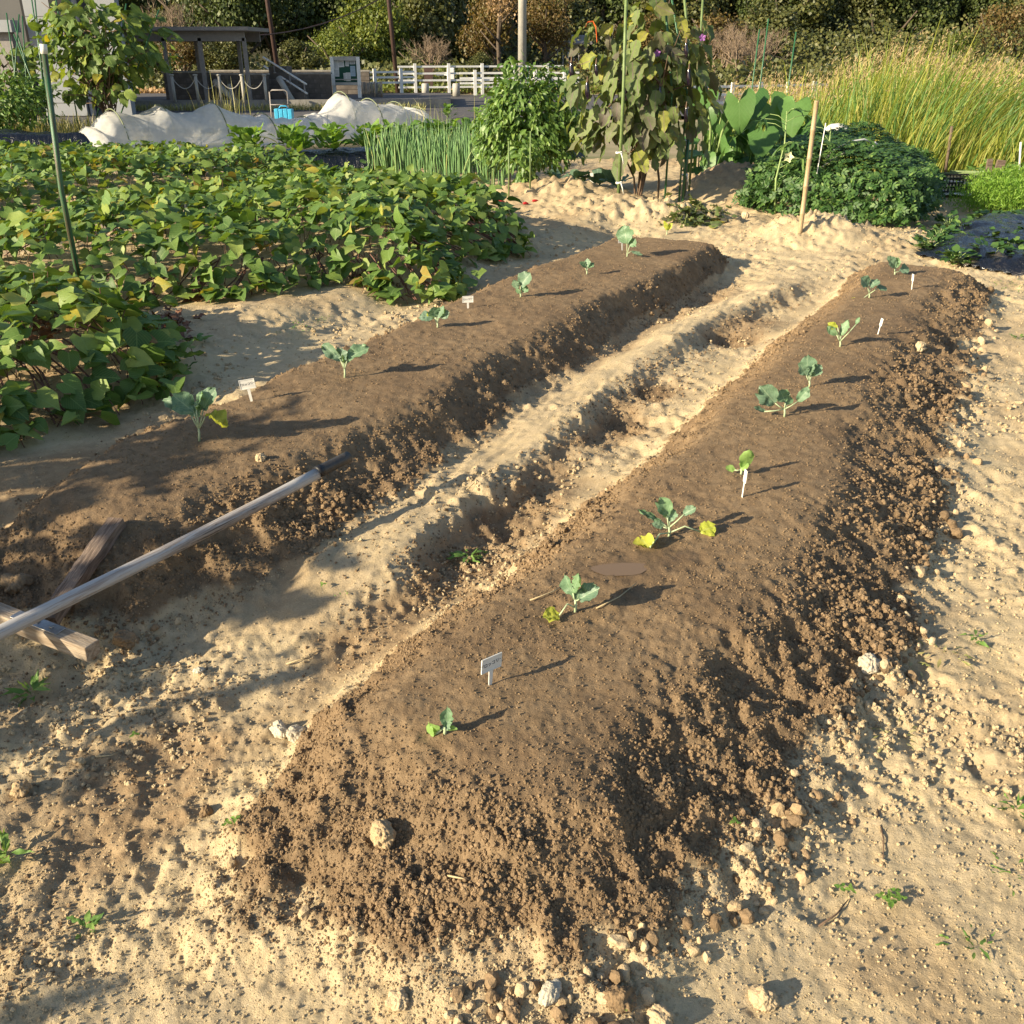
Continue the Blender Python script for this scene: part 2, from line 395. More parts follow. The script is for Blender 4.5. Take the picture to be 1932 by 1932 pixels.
M['stem_brown'] = simple('woody_stem', (.17, .11, .07), .8, .4)
M['vine'] = simple('purple_vine', (.17, .08, .06), .6, .3)
M['onion'] = leaf_mat('onion_leaf', [(0, (.10, .22, .09)), (.5, (.16, .30, .12)), (.92, (.24, .38, .15)), (1, (.42, .42, .16))], veins=False, trans=.12, rough=.35)
M['grass'] = leaf_mat('tall_grass', [(0, (.15, .22, .035)), (.35, (.27, .34, .05)), (.6, (.40, .42, .075)), (.88, (.50, .44, .13)), (1, (.22, .31, .045))], veins=False, trans=.35, rough=.5)
M['plume'] = leaf_mat('grass_plume', [(0, (.42, .30, .17)), (1, (.55, .42, .24))], veins=False, trans=.3, rough=.8)
M['weed'] = leaf_mat('weed_leaf', [(0, (.09, .19, .045)), (.5, (.14, .26, .06)), (1, (.22, .34, .08))], veins=False, trans=.3)
M['drygrass'] = leaf_mat('dry_grass', [(0, (.35, .30, .13)), (.5, (.28, .30, .10)), (1, (.5, .42, .24))], veins=False, trans=.2)
M['tree_dark'] = leaf_mat('evergreen_leaf', [(0, (.034, .054, .016)), (.5, (.060, .085, .022)), (1, (.11, .135, .032))], veins=False, trans=.12)
M['tree_olive'] = leaf_mat('olive_leaf', [(0, (.052, .066, .020)), (.5, (.095, .105, .030)), (1, (.155, .15, .045))], veins=False, trans=.15)
M['tree_light'] = leaf_mat('light_leaf', [(0, (.08, .12, .022)), (.5, (.14, .18, .035)), (1, (.24, .26, .05))], veins=False, trans=.25)
M['tree_brown'] = leaf_mat('autumn_leaf', [(0, (.12, .085, .032)), (.5, (.19, .125, .045)), (1, (.11, .12, .035))], veins=False, trans=.25)
M['tree_tan'] = leaf_mat('withered_leaf', [(0, (.30, .19, .10)), (.5, (.42, .28, .15)), (1, (.22, .15, .07))], veins=False, trans=.25)
M['bark'] = simple('bark', (.12, .09, .065), .9, .4)
M['greenpole'] = simple('green_coated_pole', (.035, .13, .055), .35, .25, spec=.5, stretch=(40, 40, 2))
M['greenpole_rust'] = simple('green_pole_worn', (.045, .15, .07), .4, .3, sc=3, col2=(.07, .05, .03), stretch=(30, 30, 1.2))
M['oldgreen'] = simple('faded_green_pole', (.17, .24, .085), .5, .3)
M['whiteplastic'] = simple('white_plastic', (.78, .76, .70), .45, .06, bump=.05)
M['bamboo'] = simple('bamboo', (.46, .34, .20), .45, .35, stretch=(30, 30, 3))
M['wood_grey'] = simple('weathered_wood', (.25, .185, .14), .85, .0, sc=2.2, col2=(.10, .068, .05), stretch=(4, 40, 40), bump=.5, bsc=6)
M['wood_pale'] = simple('worn_pale_wood', (.42, .34, .255), .8, 0, sc=2.5, col2=(.23, .17, .115), stretch=(4, 40, 40), bump=.4, bsc=6)
M['stake'] = simple('old_stake_wood', (.20, .145, .10), .9, .5, stretch=(20, 20, 2))
def handle_mat():
    m, n, p, out = new_mat('weathered_handle_paint')
    tc = n.nodes.new('ShaderNodeTexCoord'); mp = n.nodes.new('ShaderNodeMapping'); mp.inputs['Scale'].default_value = (1.3, 30, 30)
    n.links.new(tc.outputs['Object'], mp.inputs[0]); f = noise(n, 3.0, 6, .75, mp.outputs[0], .6)
    big = noise(n, 1.4, 2, .5, tc.outputs['Object'])
    f2 = math_(n, 'ADD', f, math_(n, 'MULTIPLY', math_(n, 'SUBTRACT', big, .5), .5))
    c = mixc(n, rmp(n, f2, .50, .60), (.44, .42, .40), (.30, .25, .215))
    c = mixc(n, rmp(n, f2, .63, .70), c, (.085, .07, .06))
    n.links.new(c, p.inputs['Base Color']); p.inputs['Roughness'].default_value = .55
    b = n.nodes.new('ShaderNodeBump'); b.inputs['Strength'].default_value = .35; b.inputs['Distance'].default_value = .003
    n.links.new(f, b.inputs['Height']); n.links.new(b.outputs[0], p.inputs['Normal']); return m
M['handle'] = handle_mat()
M['grip'] = simple('black_rubber_grip', (.028, .028, .03), .45, .3, col2=(.06, .055, .05))
M['plate'] = simple('steel_plate', (.42, .42, .43), .4, .3, metal=.8, sc=30)
M['black'] = simple('black_plastic', (.015, .015, .018), .45, .2)
M['ink'] = simple('black_ink', (.03, .03, .035), .6, .1, bump=0)
def film_mat():
    m, n, p, out = new_mat('black_mulch_film')
    tc = n.nodes.new('ShaderNodeTexCoord'); f = noise(n, 5, 5, .6, tc.outputs['Object'])
    dust = noise(n, 2.3, 5, .7, tc.outputs['Object'])
    c = mixc(n, rmp(n, dust, .60, .74, 0, .45), (.008, .009, .014), (.30, .25, .19))
    n.links.new(c, p.inputs['Base Color']); n.links.new(rmp(n, f, .3, .7, .10, .30), p.inputs['Roughness'])
    p.inputs['Specular IOR Level'].default_value = .7
    b = n.nodes.new('ShaderNodeBump'); b.inputs['Strength'].default_value = .9; b.inputs['Distance'].default_value = .03
    mp = n.nodes.new('ShaderNodeMapping'); mp.inputs['Scale'].default_value = (9, 3, 2); n.links.new(tc.outputs['Object'], mp.inputs[0])
    n.links.new(noise(n, 2.2, 5, .65, mp.outputs[0], 1.2), b.inputs['Height']); n.links.new(b.outputs[0], p.inputs['Normal'])
    return m
M['film'] = film_mat()
def net_mat(name, col, alpha, tr=.4):
    m, n, p, out = new_mat(name)
    tc = n.nodes.new('ShaderNodeTexCoord'); f = noise(n, 3, 5, .65, tc.outputs['Object'])
    n.links.new(mixc(n, rmp(n, f, .35, .7), col, tuple(.78 * q for q in col)), p.inputs['Base Color']); p.inputs['Roughness'].default_value = .75
    t = n.nodes.new('ShaderNodeBsdfTranslucent'); t.inputs[0].default_value = (*col, 1)
    mx = n.nodes.new('ShaderNodeMixShader'); mx.inputs[0].default_value = tr; n.links.new(p.outputs[0], mx.inputs[1]); n.links.new(t.outputs[0], mx.inputs[2])
    tp = n.nodes.new('ShaderNodeBsdfTransparent'); mx2 = n.nodes.new('ShaderNodeMixShader')
    n.links.new(rmp(n, f, .3, .7, alpha - .22, alpha + .18), mx2.inputs[0])
    n.links.new(tp.outputs[0], mx2.inputs[1]); n.links.new(mx.outputs[0], mx2.inputs[2]); n.links.new(mx2.outputs[0], out.inputs[0])
    return m
M['cover'] = net_mat('white_row_cover', (.90, .89, .86), .74, .35)
M['net'] = net_mat('green_net', (.03, .22, .17), .45)
M['asphalt'] = simple('asphalt', (.105, .098, .098), .9, .25, sc=3, bsc=60)
M['concrete'] = simple('concrete', (.30, .28, .25), .9, .3, sc=4)
M['concrete_pale'] = simple('pale_concrete', (.42, .40, .36), .85, .2, sc=4)
M['block'] = simple('stained_concrete_block', (.165, .14, .12), .9, .45, sc=2.2)
M['mortar'] = simple('dark_mortar', (.09, .078, .068), .95, .2)
M['greymetal'] = simple('grey_painted_steel', (.24, .22, .21), .5, .15)
M['whitepaint'] = simple('white_paint', (.74, .73, .70), .5, .1)
M['brownpole'] = simple('brown_painted_pole', (.075, .045, .038), .5, .2)
M['utility'] = simple('utility_pole_concrete', (.40, .38, .34), .8, .2, sc=2)
M['boardgreen'] = simple('green_felt', (.015, .07, .045), .85, .15)
M['paper'] = simple('paper_notice', (.62, .62, .60), .7, .15, sc=40, bump=0)
M['paper_blue'] = simple('blue_paper', (.33, .45, .56), .7, .2, sc=30, bump=0)
M['wallgrey'] = simple('grey_house_wall', (.11, .108, .108), .8, .1, sc=1)
M['wallwhite_shaded'] = simple('pale_house_wall_shaded', (.26, .275, .295), .7, .08, sc=1)  # pale wall darkened in its base colour to stand for shade on its face
M['darkglass'] = simple('dark_opening', (.02, .02, .022), .3, .1, bump=0)
M['blue'] = simple('blue_plastic', (.06, .42, .68), .4, .15)
M['boxgrey'] = simple('grey_plastic_box', (.27, .26, .24), .6, .15)
M['egg_fruit'] = simple('eggplant_skin', (.012, .006, .016), .15, .2, spec=.7, bump=0)
M['red'] = simple('red_pepper_skin', (.42, .02, .02), .3, .2, bump=0)
M['orange'] = simple('orange_tape', (.8, .16, .04), .5, .1, bump=0)
M['petal'] = simple('cream_petal', (.82, .78, .48), .6, .1, bump=0)
M['purple'] = simple('purple_petal', (.28, .10, .34), .6, .1, bump=0)
M['hill'] = simple('forest_floor', (.045, .045, .022), .95, .4, sc=.5)
M['wire'] = simple('pale_green_wire', (.20, .23, .13), .5, .2, bump=0)
M['hill2'] = M['hill']
def water_mat():
    m, n, p, out = new_mat('muddy_water')
    p.inputs['Base Color'].default_value = (.19, .125, .068, 1); p.inputs['Roughness'].default_value = .06
    b = n.nodes.new('ShaderNodeBump'); b.inputs['Strength'].default_value = .05; b.inputs['Distance'].default_value = .002
    n.links.new(noise(n, 40, 2, .5), b.inputs['Height']); n.links.new(b.outputs[0], p.inputs['Normal']); return m
M['water'] = water_mat()
#@@SPLIT1
# ---------------------------------------------------------------- ground
def build_ground():
    k = .0030; ys = [.42]
    while ys[-1] < 15.5: ys.append(ys[-1] + k * (ys[-1] + .75))
    ys = np.array(ys); us = np.linspace(-.80, .80, 860)
    Yg, U = np.meshgrid(ys, us, indexing='ij'); Xg = U * (Yg + 1.1)
    z, brown, fl, top, patchy, hol, mm, d, fade, pd, pit, pL, pR, t, s = height(Xg, Yg, True)
    nr, nc = Xg.shape
    V = np.stack([Xg, Yg, z], -1).reshape(-1, 3)
    i = np.arange(nr * nc).reshape(nr, nc)
    Fq = np.stack([i[:-1, :-1], i[:-1, 1:], i[1:, 1:], i[1:, :-1]], -1).reshape(-1, 4)
    me = np_mesh('garden_soil', V, Fq, M['soil'])
    def attr(nm, a):
        q = me.attributes.new(nm, 'FLOAT', 'POINT'); q.data.foreach_set('value', np.ascontiguousarray(a.ravel(), np.float32))
    nlow = fbm(Xg, Yg, .4, 4, 90); nm_ = fbm(Xg, Yg, .12, 4, 95)
    rg = E_(RG, t)
    low = ss(.36, .0, np.abs(s - (E_(L_rb, t) + .04))) * fade * .9 + hol * 1.0 + ss(.20, .04, np.abs(d - .15)) * fade * .8 * (.6 + nlow * 2)
    # the near end of the furrow and the soil crushed off the beds
    low = low + ss(-1.25, -1.45, s) * (1 - ss(2.4, 3.2, t)) * ss(-.35, .2, nlow) * .75 + (1 - ss(1.15, 1.75, t)) * ss(.1, .5, nlow + .25) * .35
    dk = mm * .12
    back = gauss(Xg, Yg, g(1375, 350, .15), .5, .8) * .9 + gauss(Xg, Yg, g(1060, 372, .1), .55, .25) * .3 + gauss(Xg, Yg, g(900, 372), .9, .5) * .8 + gauss(Xg, Yg, g(1600, 415, .1), .35, .2) * .6
    moist = np.clip(low + back + .35 * ss(.05, .3, nlow) + .25 * (ss(3.4, 3.8, -s)), 0, 1) * (1 - ss(-.05, .05, d) * ss(.12, .06, d) * .6 * fade)
    attr('brown', np.clip(brown + ss(.3, .8, hol) * .55 + .35 * ss(.05, .35, nm_) * hol, 0, 1)); rid = ss(-.30, -.12, d) * (1 - ss(.04, .10, d)) * fade; fur = ss(-.62, -.45, d) * (1 - ss(-.32, -.22, d)) * fade
    attr('moist', np.clip(np.maximum(moist * (1 - .85 * rid), fur * .8), 0, 1)); attr('wet', np.clip(pd * 1.0, 0, 1))
    o = link('garden_soil', me); tag(o, kind='structure')
    # the land around it
    m = MB(); n = 24; Ls = 420
    for a in range(n):
        for b in range(n):
            x0, x1 = -Ls + 2 * Ls * a / n, -Ls + 2 * Ls * (a + 1) / n; y0, y1 = -Ls + 2 * Ls * b / n, -Ls + 2 * Ls * (b + 1) / n
            m.quad((x0, y0, -.12), (x1, y0, -.12), (x1, y1, -.12), (x0, y1, -.12))
    tag(m.build('ground', M['soil_far']), kind='structure')
    return o
def far_soil():
    m, n, p, out = new_mat('field_soil')
    n1 = noise(n, .35, 5, .6); n2 = noise(n, 4, 5, .7)
    c = mixc(n, rmp(n, n1, .4, .6), (.36, .29, .18), (.14, .15, .05)); c = mixc(n, rmp(n, n2, .4, .7, 0, .5), c, (.22, .18, .10))
    n.links.new(c, p.inputs['Base Color']); p.inputs['Roughness'].default_value = .95; return m
M['soil_far'] = far_soil()
GROUND = build_ground()

def crumbs(name, P, sc, mat, seed, label=None, sub=2):
    me = bpy.data.meshes.new(name); me.vertices.add(len(P)); me.vertices.foreach_set('co', np.ascontiguousarray(P, np.float32).ravel())
    a = me.attributes.new('sc', 'FLOAT', 'POINT'); a.data.foreach_set('value', np.ascontiguousarray(sc, np.float32))
    o = link(name, me); tag(o, kind='stuff')
    ng = bpy.data.node_groups.new(name, 'GeometryNodeTree')
    ng.interface.new_socket('Geometry', in_out='INPUT', socket_type='NodeSocketGeometry'); ng.interface.new_socket('Geometry', in_out='OUTPUT', socket_type='NodeSocketGeometry')
    N = ng.nodes; L = ng.links; gi = N.new('NodeGroupInput'); go = N.new('NodeGroupOutput')
    g2i = N.new('GeometryNodeGeometryToInstance')
    for v in range(4):
        ic = N.new('GeometryNodeMeshIcoSphere'); ic.inputs['Radius'].default_value = 1.; ic.inputs['Subdivisions'].default_value = sub
        sp = N.new('GeometryNodeSetPosition'); L.new(ic.outputs[0], sp.inputs['Geometry'])
        pos = N.new('GeometryNodeInputPosition'); nz = N.new('ShaderNodeTexNoise'); nz.noise_dimensions = '4D'
        nz.inputs['W'].default_value = v * 3.7 + seed; nz.inputs['Scale'].default_value = 1.9; nz.inputs['Detail'].default_value = 3
        L.new(pos.outputs[0], nz.inputs['Vector'])
        sb = N.new('ShaderNodeVectorMath'); sb.operation = 'SUBTRACT'; L.new(nz.outputs['Color'], sb.inputs[0]); sb.inputs[1].default_value = (.5, .5, .5)
        ms = N.new('ShaderNodeVectorMath'); ms.operation = 'MULTIPLY'; L.new(sb.outputs[0], ms.inputs[0]); ms.inputs[1].default_value = (2.7, 2.4, 2.0)
        L.new(ms.outputs[0], sp.inputs['Offset'])
        sm = N.new('GeometryNodeSetMaterial'); sm.inputs['Material'].default_value = mat; L.new(sp.outputs[0], sm.inputs[0])
        L.new(sm.outputs[0], g2i.inputs[0])
    ip = N.new('GeometryNodeInstanceOnPoints'); L.new(gi.outputs[0], ip.inputs['Points']); L.new(g2i.outputs[0], ip.inputs['Instance'])
    ip.inputs['Pick Instance'].default_value = True
    rv = N.new('FunctionNodeRandomValue'); rv.data_type = 'FLOAT_VECTOR'; rv.inputs[1].default_value = (6.28, 6.28, 6.28); L.new(rv.outputs[0], ip.inputs['Rotation'])
    na = N.new('GeometryNodeInputNamedAttribute'); na.data_type = 'FLOAT'; na.inputs['Name'].default_value = 'sc'
    L.new(na.outputs[0], ip.inputs['Scale']); L.new(ip.outputs[0], go.inputs[0])
    md = o.modifiers.new('scatter', 'NODES'); md.node_group = ng
    return o
def scatter_soil():
    n = 1150000
    y = .5 * (9.6 / .5) ** rng.random(n); x = (rng.random(n) * 1.5 - .75) * (y + .7)
    z, brown, fl, top, patchy, hol, mm, d, fade, pd, pit, pL, pR, t, s = height(x, y, True)
    r = rng.random(n); clump = ss(-.1, .3, fbm(x, y, .14, 3, 120)); clump2 = ss(-.05, .3, fbm(x, y, .5, 2, 130))
    foot = ss(.02, .16, np.maximum(pL, pR)) * (1 - ss(.25, .6, np.maximum(pL, pR)))
    base = rng.random(n) ** 3.0
    wb = brown * (.42 * (1 - .55 * top * ss(-.2, .25, fbm(x, y, .4, 2, 140))) + .40 * fl + .30 * clump * (1 - top * .6) + .25 * foot) * (1 - np.clip(pd * 1.4, 0, 1))
    cl_ = np.clip(fade * ss(.0, .06, d) * (1 - ss(.16, .3, d)) + hol, 0, 1); fu_ = ss(-.75, -.5, d) * (1 - ss(-.36, -.24, d)) * ss(1.3, 1.8, t) * (1 - ss(6.5, 7, t)) + ss(-1.2, -1.4, s) * (1 - ss(2.2, 3.0, t)) * .35 * clump2
    keep = r < (wb + (1 - brown) * (.55 * cl_ * (.4 + clump) + .40 * fu_)) * .52
    size = (.0011 + 0.0030 * base + .0050 * base * (fl * .6 + foot + .5 * hol) * clump2) * (.8 + .12 * y) * (1 - .35 * top)
    P = np.stack([x, y, z + size * .35], -1)
    crumbs('soil_crumbs', P[keep], size[keep], M['crumb'], 1)
    keep2 = (r > 1 - (.07 * (1 - .7 * ss(-.3, -.1, d) * (1 - ss(.0, .1, d))) + .13 * patchy * (.2 + clump) + .25 * foot + .2 * np.clip(mm, 0, 1) + .15 * hol) * (1 - brown) ** 1.5)
    size2 = (.0009 + .0022 * base + .005 * base * base * clump2) * (.8 + .12 * y)
    P = np.stack([x, y, z + size2 * .3], -1)
    crumbs('sand_grains', P[keep2], size2[keep2], M['sandcrumb'], 2)
scatter_soil()

def clod_mesh(seed, sub=2, rough=.5, flat=.75):
    bm = bmesh.new(); bmesh.ops.create_icosphere(bm, subdivisions=sub, radius=1)
    co = np.array([v.co[:] for v in bm.verts]); rs = np.random.default_rng(seed)
    off = rs.random(3) * 50
    r = 1 + rough * (fbm(co[:, 0] + off[0], co[:, 1] + co[:, 2] * .7 + off[1], .9, 3, seed) + .8 * fbm(co[:, 2] + off[2], co[:, 0] - co[:, 1] * .6, .5, 2, seed + 3))
    co = co * r[:, None] * np.array([1, rs.uniform(.65, 1), flat * rs.uniform(.8, 1.1)])
    for v, c in zip(bm.verts, co): v.co = c
    me = bpy.data.meshes.new('clod'); bm.to_mesh(me); bm.free(); 
    if sub > 2: me.polygons.foreach_set('use_smooth', [True] * len(me.polygons))
    return me
def scatter_clods():
    meshes = [clod_mesh(i) for i in range(8)]
    for q, me in enumerate(meshes): me.materials.append(M['clod'] if q % 3 else M['crumb'])
    n = 9000
    y = .8 * (7.5 / .8) ** rng.random(n); x = (rng.random(n) * 1.24 - .62) * (y + .6)
    z, brown, fl, top, patchy, hol, mm, d, fade, pd, pit, pL, pR, t, s = height(x, y, True)
    bed = np.maximum(pL, pR); foot = ss(.0, .08, bed) * (1 - ss(.2, .45, bed)); rfoot = foot * (s > -.6)
    ax = foot + .9 * rfoot + .75 * hol + .10 * fl + .02 * patchy
    idx = np.argsort(-(ax + rng.random(n) * 1.1))[:290]
    for i in idx:
        sz = (.006 + .016 * rng.random() ** 2.2) * (.75 + .13 * y[i])
        o = link('soil_clod', meshes[rng.integers(8)], GROUND); o.location = (x[i], y[i], z[i] + sz * .25)
        o.scale = (sz,) * 3; o.rotation_euler = tuple(rng.random(3) * 6.28)
scatter_clods()
# the single stones and clods one can point at: picture x, y, radius in picture px, tone, label
def lump(x, y, rpx, mat, label, cat, name, flat=.75, seed=0):
    p = gt(x, y); dist = (p - cam.location).length; r = rpx / F * dist
    me = clod_mesh(200 + seed, 5, .42, flat)
    co = np.array([v.co[:] for v in me.vertices]); q_ = 1 + .16 * fbm(co[:, 0] * 1.3 + co[:, 2], co[:, 1] * 1.3 - co[:, 2] * .7, .28, 4, seed) - .10 * (1 - ss(.0, .4, cell(co[:, 0] + co[:, 2] * .6, co[:, 1] - co[:, 2] * .5, .22, seed)[0]))
    me.vertices.foreach_set('co', (co * q_[:, None]).astype(np.float32).ravel()); me.update(); me.materials.append(mat)
    o = link(name, me); o.location = p + Vector((0, 0, r * .35)); o.scale = (r,) * 3; o.rotation_euler = (.2, .3, seed * 1.3)
    tag(o, label, cat)
lump(722, 1580, 25, M['clod'], 'pale crumbly clod lying alone on the front slope of the near bed', 'clod', 'soil_clod', .8, 1)
lump(752, 1892, 19, M['clod'], 'blunt pale clod on the sand below the near bed', 'clod', 'soil_clod', .8, 2)
lump(1040, 1878, 22, M['stone'], 'whitish stone at the foot of the near bed', 'stone', 'field_stone', .8, 3)
lump(968, 1912, 18, M['crumb'], 'round brown clod just below the crumbly foot of the near bed', 'clod', 'soil_clod', .9, 4)
lump(1172, 1892, 27, M['crumb'], 'large brown clod at the bottom edge where crumbs pile up', 'clod', 'soil_clod', .8, 5)
lump(1246, 1925, 27, M['clod'], 'broad pale sand clod half buried at the bottom edge', 'clod', 'soil_clod', .5, 6)
lump(1440, 1893, 21, M['clod'], 'tall pale stone standing alone on the sand by a crack', 'stone', 'field_stone', 1.1, 7)
lump(1638, 1262, 20, M['stone'], 'yellowish white stone low on the shaded side of the near bed', 'stone', 'field_stone', .8, 8)
lump(528, 1385, 22, M['stone'], 'white chalky stone at the left foot of the near bed', 'stone', 'field_stone', .8, 9)
lump(560, 1388, 20, M['stone'], 'grey white stone beside the chalky stone', 'stone', 'field_stone', .6, 10)
lump(40, 1492, 16, M['clod'], 'pale upright clod among the crumbs at the left edge', 'clod', 'soil_clod', .9, 11)
lump(375, 1268, 9, M['stone'], 'small rounded grey stone on the furrow floor', 'stone', 'field_stone', .8, 12)
lump(390, 1535, 12, M['crumb'], 'small dark round clod in the shade left of the near bed', 'clod', 'soil_clod', .9, 13)
lump(492, 868, 10, M['clod'], 'round clod above the black grip of the rake', 'clod', 'soil_clod', .9, 14)
lump(35, 1110, 26, M['crumb'], 'heap-like damp clod beside the end of the dark board', 'clod', 'soil_clod', .7, 15)
lump(240, 1215, 22, M['crumb'], 'brown clod touching the right end of the timber crossbar', 'clod', 'soil_clod', .7, 16)
lump(1735, 660, 11, M['clod'], 'pale clod at the far right foot of the near bed', 'clod', 'soil_clod', .8, 17)
lump(1405, 410, 9, M['clod'], 'pale clod on the path beside the dark mound', 'clod', 'soil_clod', .8, 18)
# puddle
def puddle():
    bm = bmesh.new(); c = Vector((PUD[0], PUD[1], 0))
    z = ZPUD - .0045
    vs = [bm.verts.new((.080 * math.cos(a) * (1 + .12 * math.sin(3 * a)), .040 * math.sin(a) * (1 + .1 * math.cos(2 * a)), 0)) for a in np.linspace(0, 2 * math.pi, 40)[:-1]]
    bm.faces.new(vs); me = bpy.data.meshes.new('puddle'); bm.to_mesh(me); bm.free()
    me.materials.append(M['water']); o = link('puddle', me); o.location = (c.x, c.y, z); o.rotation_euler = (0, 0, .1)
    tag(o, 'shallow muddy puddle on top of the near bed', 'puddle', kind='structure')
puddle()
#@@SPLIT2
# ---------------------------------------------------------------- leaf shapes (x across, y along, z up); uv = (x+.5, y)
def shape_heart():
    row = [(0, .04, [(.0, 0)]),]
    V = [(0, 0, 0), (0, .32, .0), (0, .66, -.02), (0, 1.0, -.12)]
    Lf = [(-.20, -.17, .03), (-.43, -.06, .07), (-.50, .20, .09), (-.38, .50, .07), (-.17, .80, .0)]
    V += Lf + [(-x, y, z) for x, y, z in Lf]
    F_ = [(0, 4, 5), (0, 5, 6), (0, 6, 1), (1, 6, 7), (1, 7, 2), (2, 7, 8), (2, 8, 3)]
    F_ += [tuple([{0: 0, 1: 1, 2: 2, 3: 3}.get(i, i + 5) for i in f][::-1]) for f in F_]
    return V, F_
def shape_oval(w=.25, n=4, fold=.06, droop=.12, wave=0, lo=0.0, tipw=0.):
    V = [(0, 0, 0)]; F_ = []
    for i in range(1, n):
        y = i / n; ww = w * (math.sin(math.pi * y ** (.75 + lo)) ** .8); z = -droop * y * y
        wv = wave * math.sin(i * 2.3)
        V += [(-ww, y, z + fold * ww / w + wv), (0, y, z), (ww, y, z + fold * ww / w - wv)]
    V.append((tipw, 1, -droop))
    F_ += [(0, 2, 1), (0, 3, 2)]
    for i in range(n - 2):
        a = 1 + i * 3; b = a + 3
        F_ += [(a, a + 1, b + 1), (a, b + 1, b), (a + 1, a + 2, b + 2), (a + 1, b + 2, b + 1)]
    a = 1 + (n - 2) * 3; e_ = len(V) - 1
    F_ += [(a, a + 1, e_), (a + 1, a + 2, e_)]
    return V, F_
def shape_lobed():
    V = [(0, 0, 0), (0, .35, 0), (0, .7, -.05), (0, 1, -.15)]
    Lf = [(-.16, .00, .03), (-.36, .14, .05), (-.36, .32, .07), (-.42, .46, .05), (-.31, .64, .06), (-.17, .85, -.02)]
    Lf = [(x * .78, y, z) for x, y, z in Lf]; V += Lf + [(-x, y, z) for x, y, z in Lf]
    F_ = [(0, 4, 5), (0, 5, 6), (0, 6, 1), (1, 6, 7), (1, 7, 8), (1, 8, 2), (2, 8, 9), (2, 9, 3)]
    F_ += [tuple([i if i < 4 else i + 6 for i in f][::-1]) for f in F_]
    return V, F_
def shape_cabbage():
    V = [(0, 0, 0), (0, .3, -.02), (0, .6, 0), (0, 1, .02)]
    Lf = [(-.10, .0, .02), (-.27, .14, .08), (-.40, .36, .05), (-.44, .58, .14), (-.36, .80, .07), (-.18, .96, .12)]
    V += Lf + [(-x, y + .02, z * .8) for x, y, z in Lf]
    F_ = [(0, 4, 5), (0, 5, 1), (1, 5, 6), (1, 6, 7), (1, 7, 2), (2, 7, 8), (2, 8, 9), (2, 9, 3)]
    F_ += [tuple([i if i < 4 else i + 6 for i in f][::-1]) for f in F_]
    return V, F_
def shape_taro():
    V = [(0, 0, 0), (0, .35, -.03), (0, .75, -.10), (0, 1.05, -.28)]
    Lf = [(-.14, -.22, -.05), (-.30, -.36, -.12), (-.46, -.20, -.10), (-.52, .10, -.03), (-.44, .42, -.02), (-.26, .76, -.10), (-.10, .95, -.2)]
    V += Lf + [(-x, y, z) for x, y, z in Lf]
    F_ = [(0, 4, 5), (0, 5, 6), (0, 6, 7), (0, 7, 1), (1, 7, 8), (1, 8, 2), (2, 8, 9), (2, 9, 10), (2, 10, 3)]
    F_ += [tuple([i if i < 4 else i + 7 for i in f][::-1]) for f in F_]
    return V, F_
def shape_blade():
    return [(-.5, 0, 0), (.5, 0, 0), (-.4, .4, .02), (.4, .4, .02), (-.25, .75, -.08), (.25, .75, -.08), (0, 1, -.25)], [(0, 1, 3, 2), (2, 3, 5, 4), (4, 5, 6, 6)]
def shape_quad():
    return [(-.5, 0, 0), (.5, 0, 0), (.5, 1, 0), (-.5, 1, 0)], [(0, 1, 2, 3)]
SH = {'heart': shape_heart(), 'pepper': shape_oval(.19, 5, .06, .25), 'egg': shape_lobed(), 'ovate': shape_oval(.30, 5, .07, .18, .02),
      'cabbage': shape_cabbage(), 'taro': shape_taro(), 'leaflet': shape_oval(.24, 3, .03, .03, 0, -.05), 'strap': shape_oval(.10, 5, .03, .35), 'quad': shape_quad()}
SH['heart'] = (SH['heart'][0], SH['heart'][1])
def frames(Dr, Nr):
    Dr = Dr / np.linalg.norm(Dr, axis=1, keepdims=True)
    Nr = Nr - Dr * (Nr * Dr).sum(1, keepdims=True); Nr = Nr / (np.linalg.norm(Nr, axis=1, keepdims=True) + 1e-9)
    return np.cross(Dr, Nr), Dr, Nr
def leaves_mesh(name, shape, P, Dr, Nr, sz, mat, wsc=None, jig=.05, flat=None):
    V0, F0 = SH[shape]; V0 = np.array(V0, float)
    Sx, Dy_, Nz = frames(Dr, Nr); N = len(P)
    vv = np.repeat(V0[None], N, 0)
    vv[:, :, 2] *= rng.uniform(-.6, 1.9, (N, 1)) if flat is None else flat
    vv += rng.normal(0, jig, vv.shape) * np.array([.6, .6, 1.]) * (np.abs(V0[None, :, :1]) > .01)
    wx = 1. if wsc is None else np.asarray(wsc).reshape(-1, 1, 1) * np.ones((N, 1, 1))
    W = P[:, None] + (vv[:, :, :1] * Sx[:, None] * wx + vv[:, :, 1:2] * Dy_[:, None] + vv[:, :, 2:] * Nz[:, None]) * np.reshape(sz, (-1, 1, 1))
    k = len(V0); fs = []
    for L_ in (3, 4):
        ff = np.array([f for f in F0 if len(f) == L_ and len(set(f)) == L_] + ([f[:3] for f in F0 if len(f) == 4 and len(set(f)) == 3] if L_ == 3 else []), int)
        if len(ff): fs.append((ff[None] + (np.arange(N) * k)[:, None, None]).reshape(-1, L_))
    uv = np.repeat((V0[:, :2] + np.array([.5, 0]))[None], N, 0).reshape(-1, 2)
    rnd = np.repeat(rng.random(N), k)
    return np_mesh(name, W.reshape(-1, 3), fs, mat, uv, rnd)
PROTO = {}
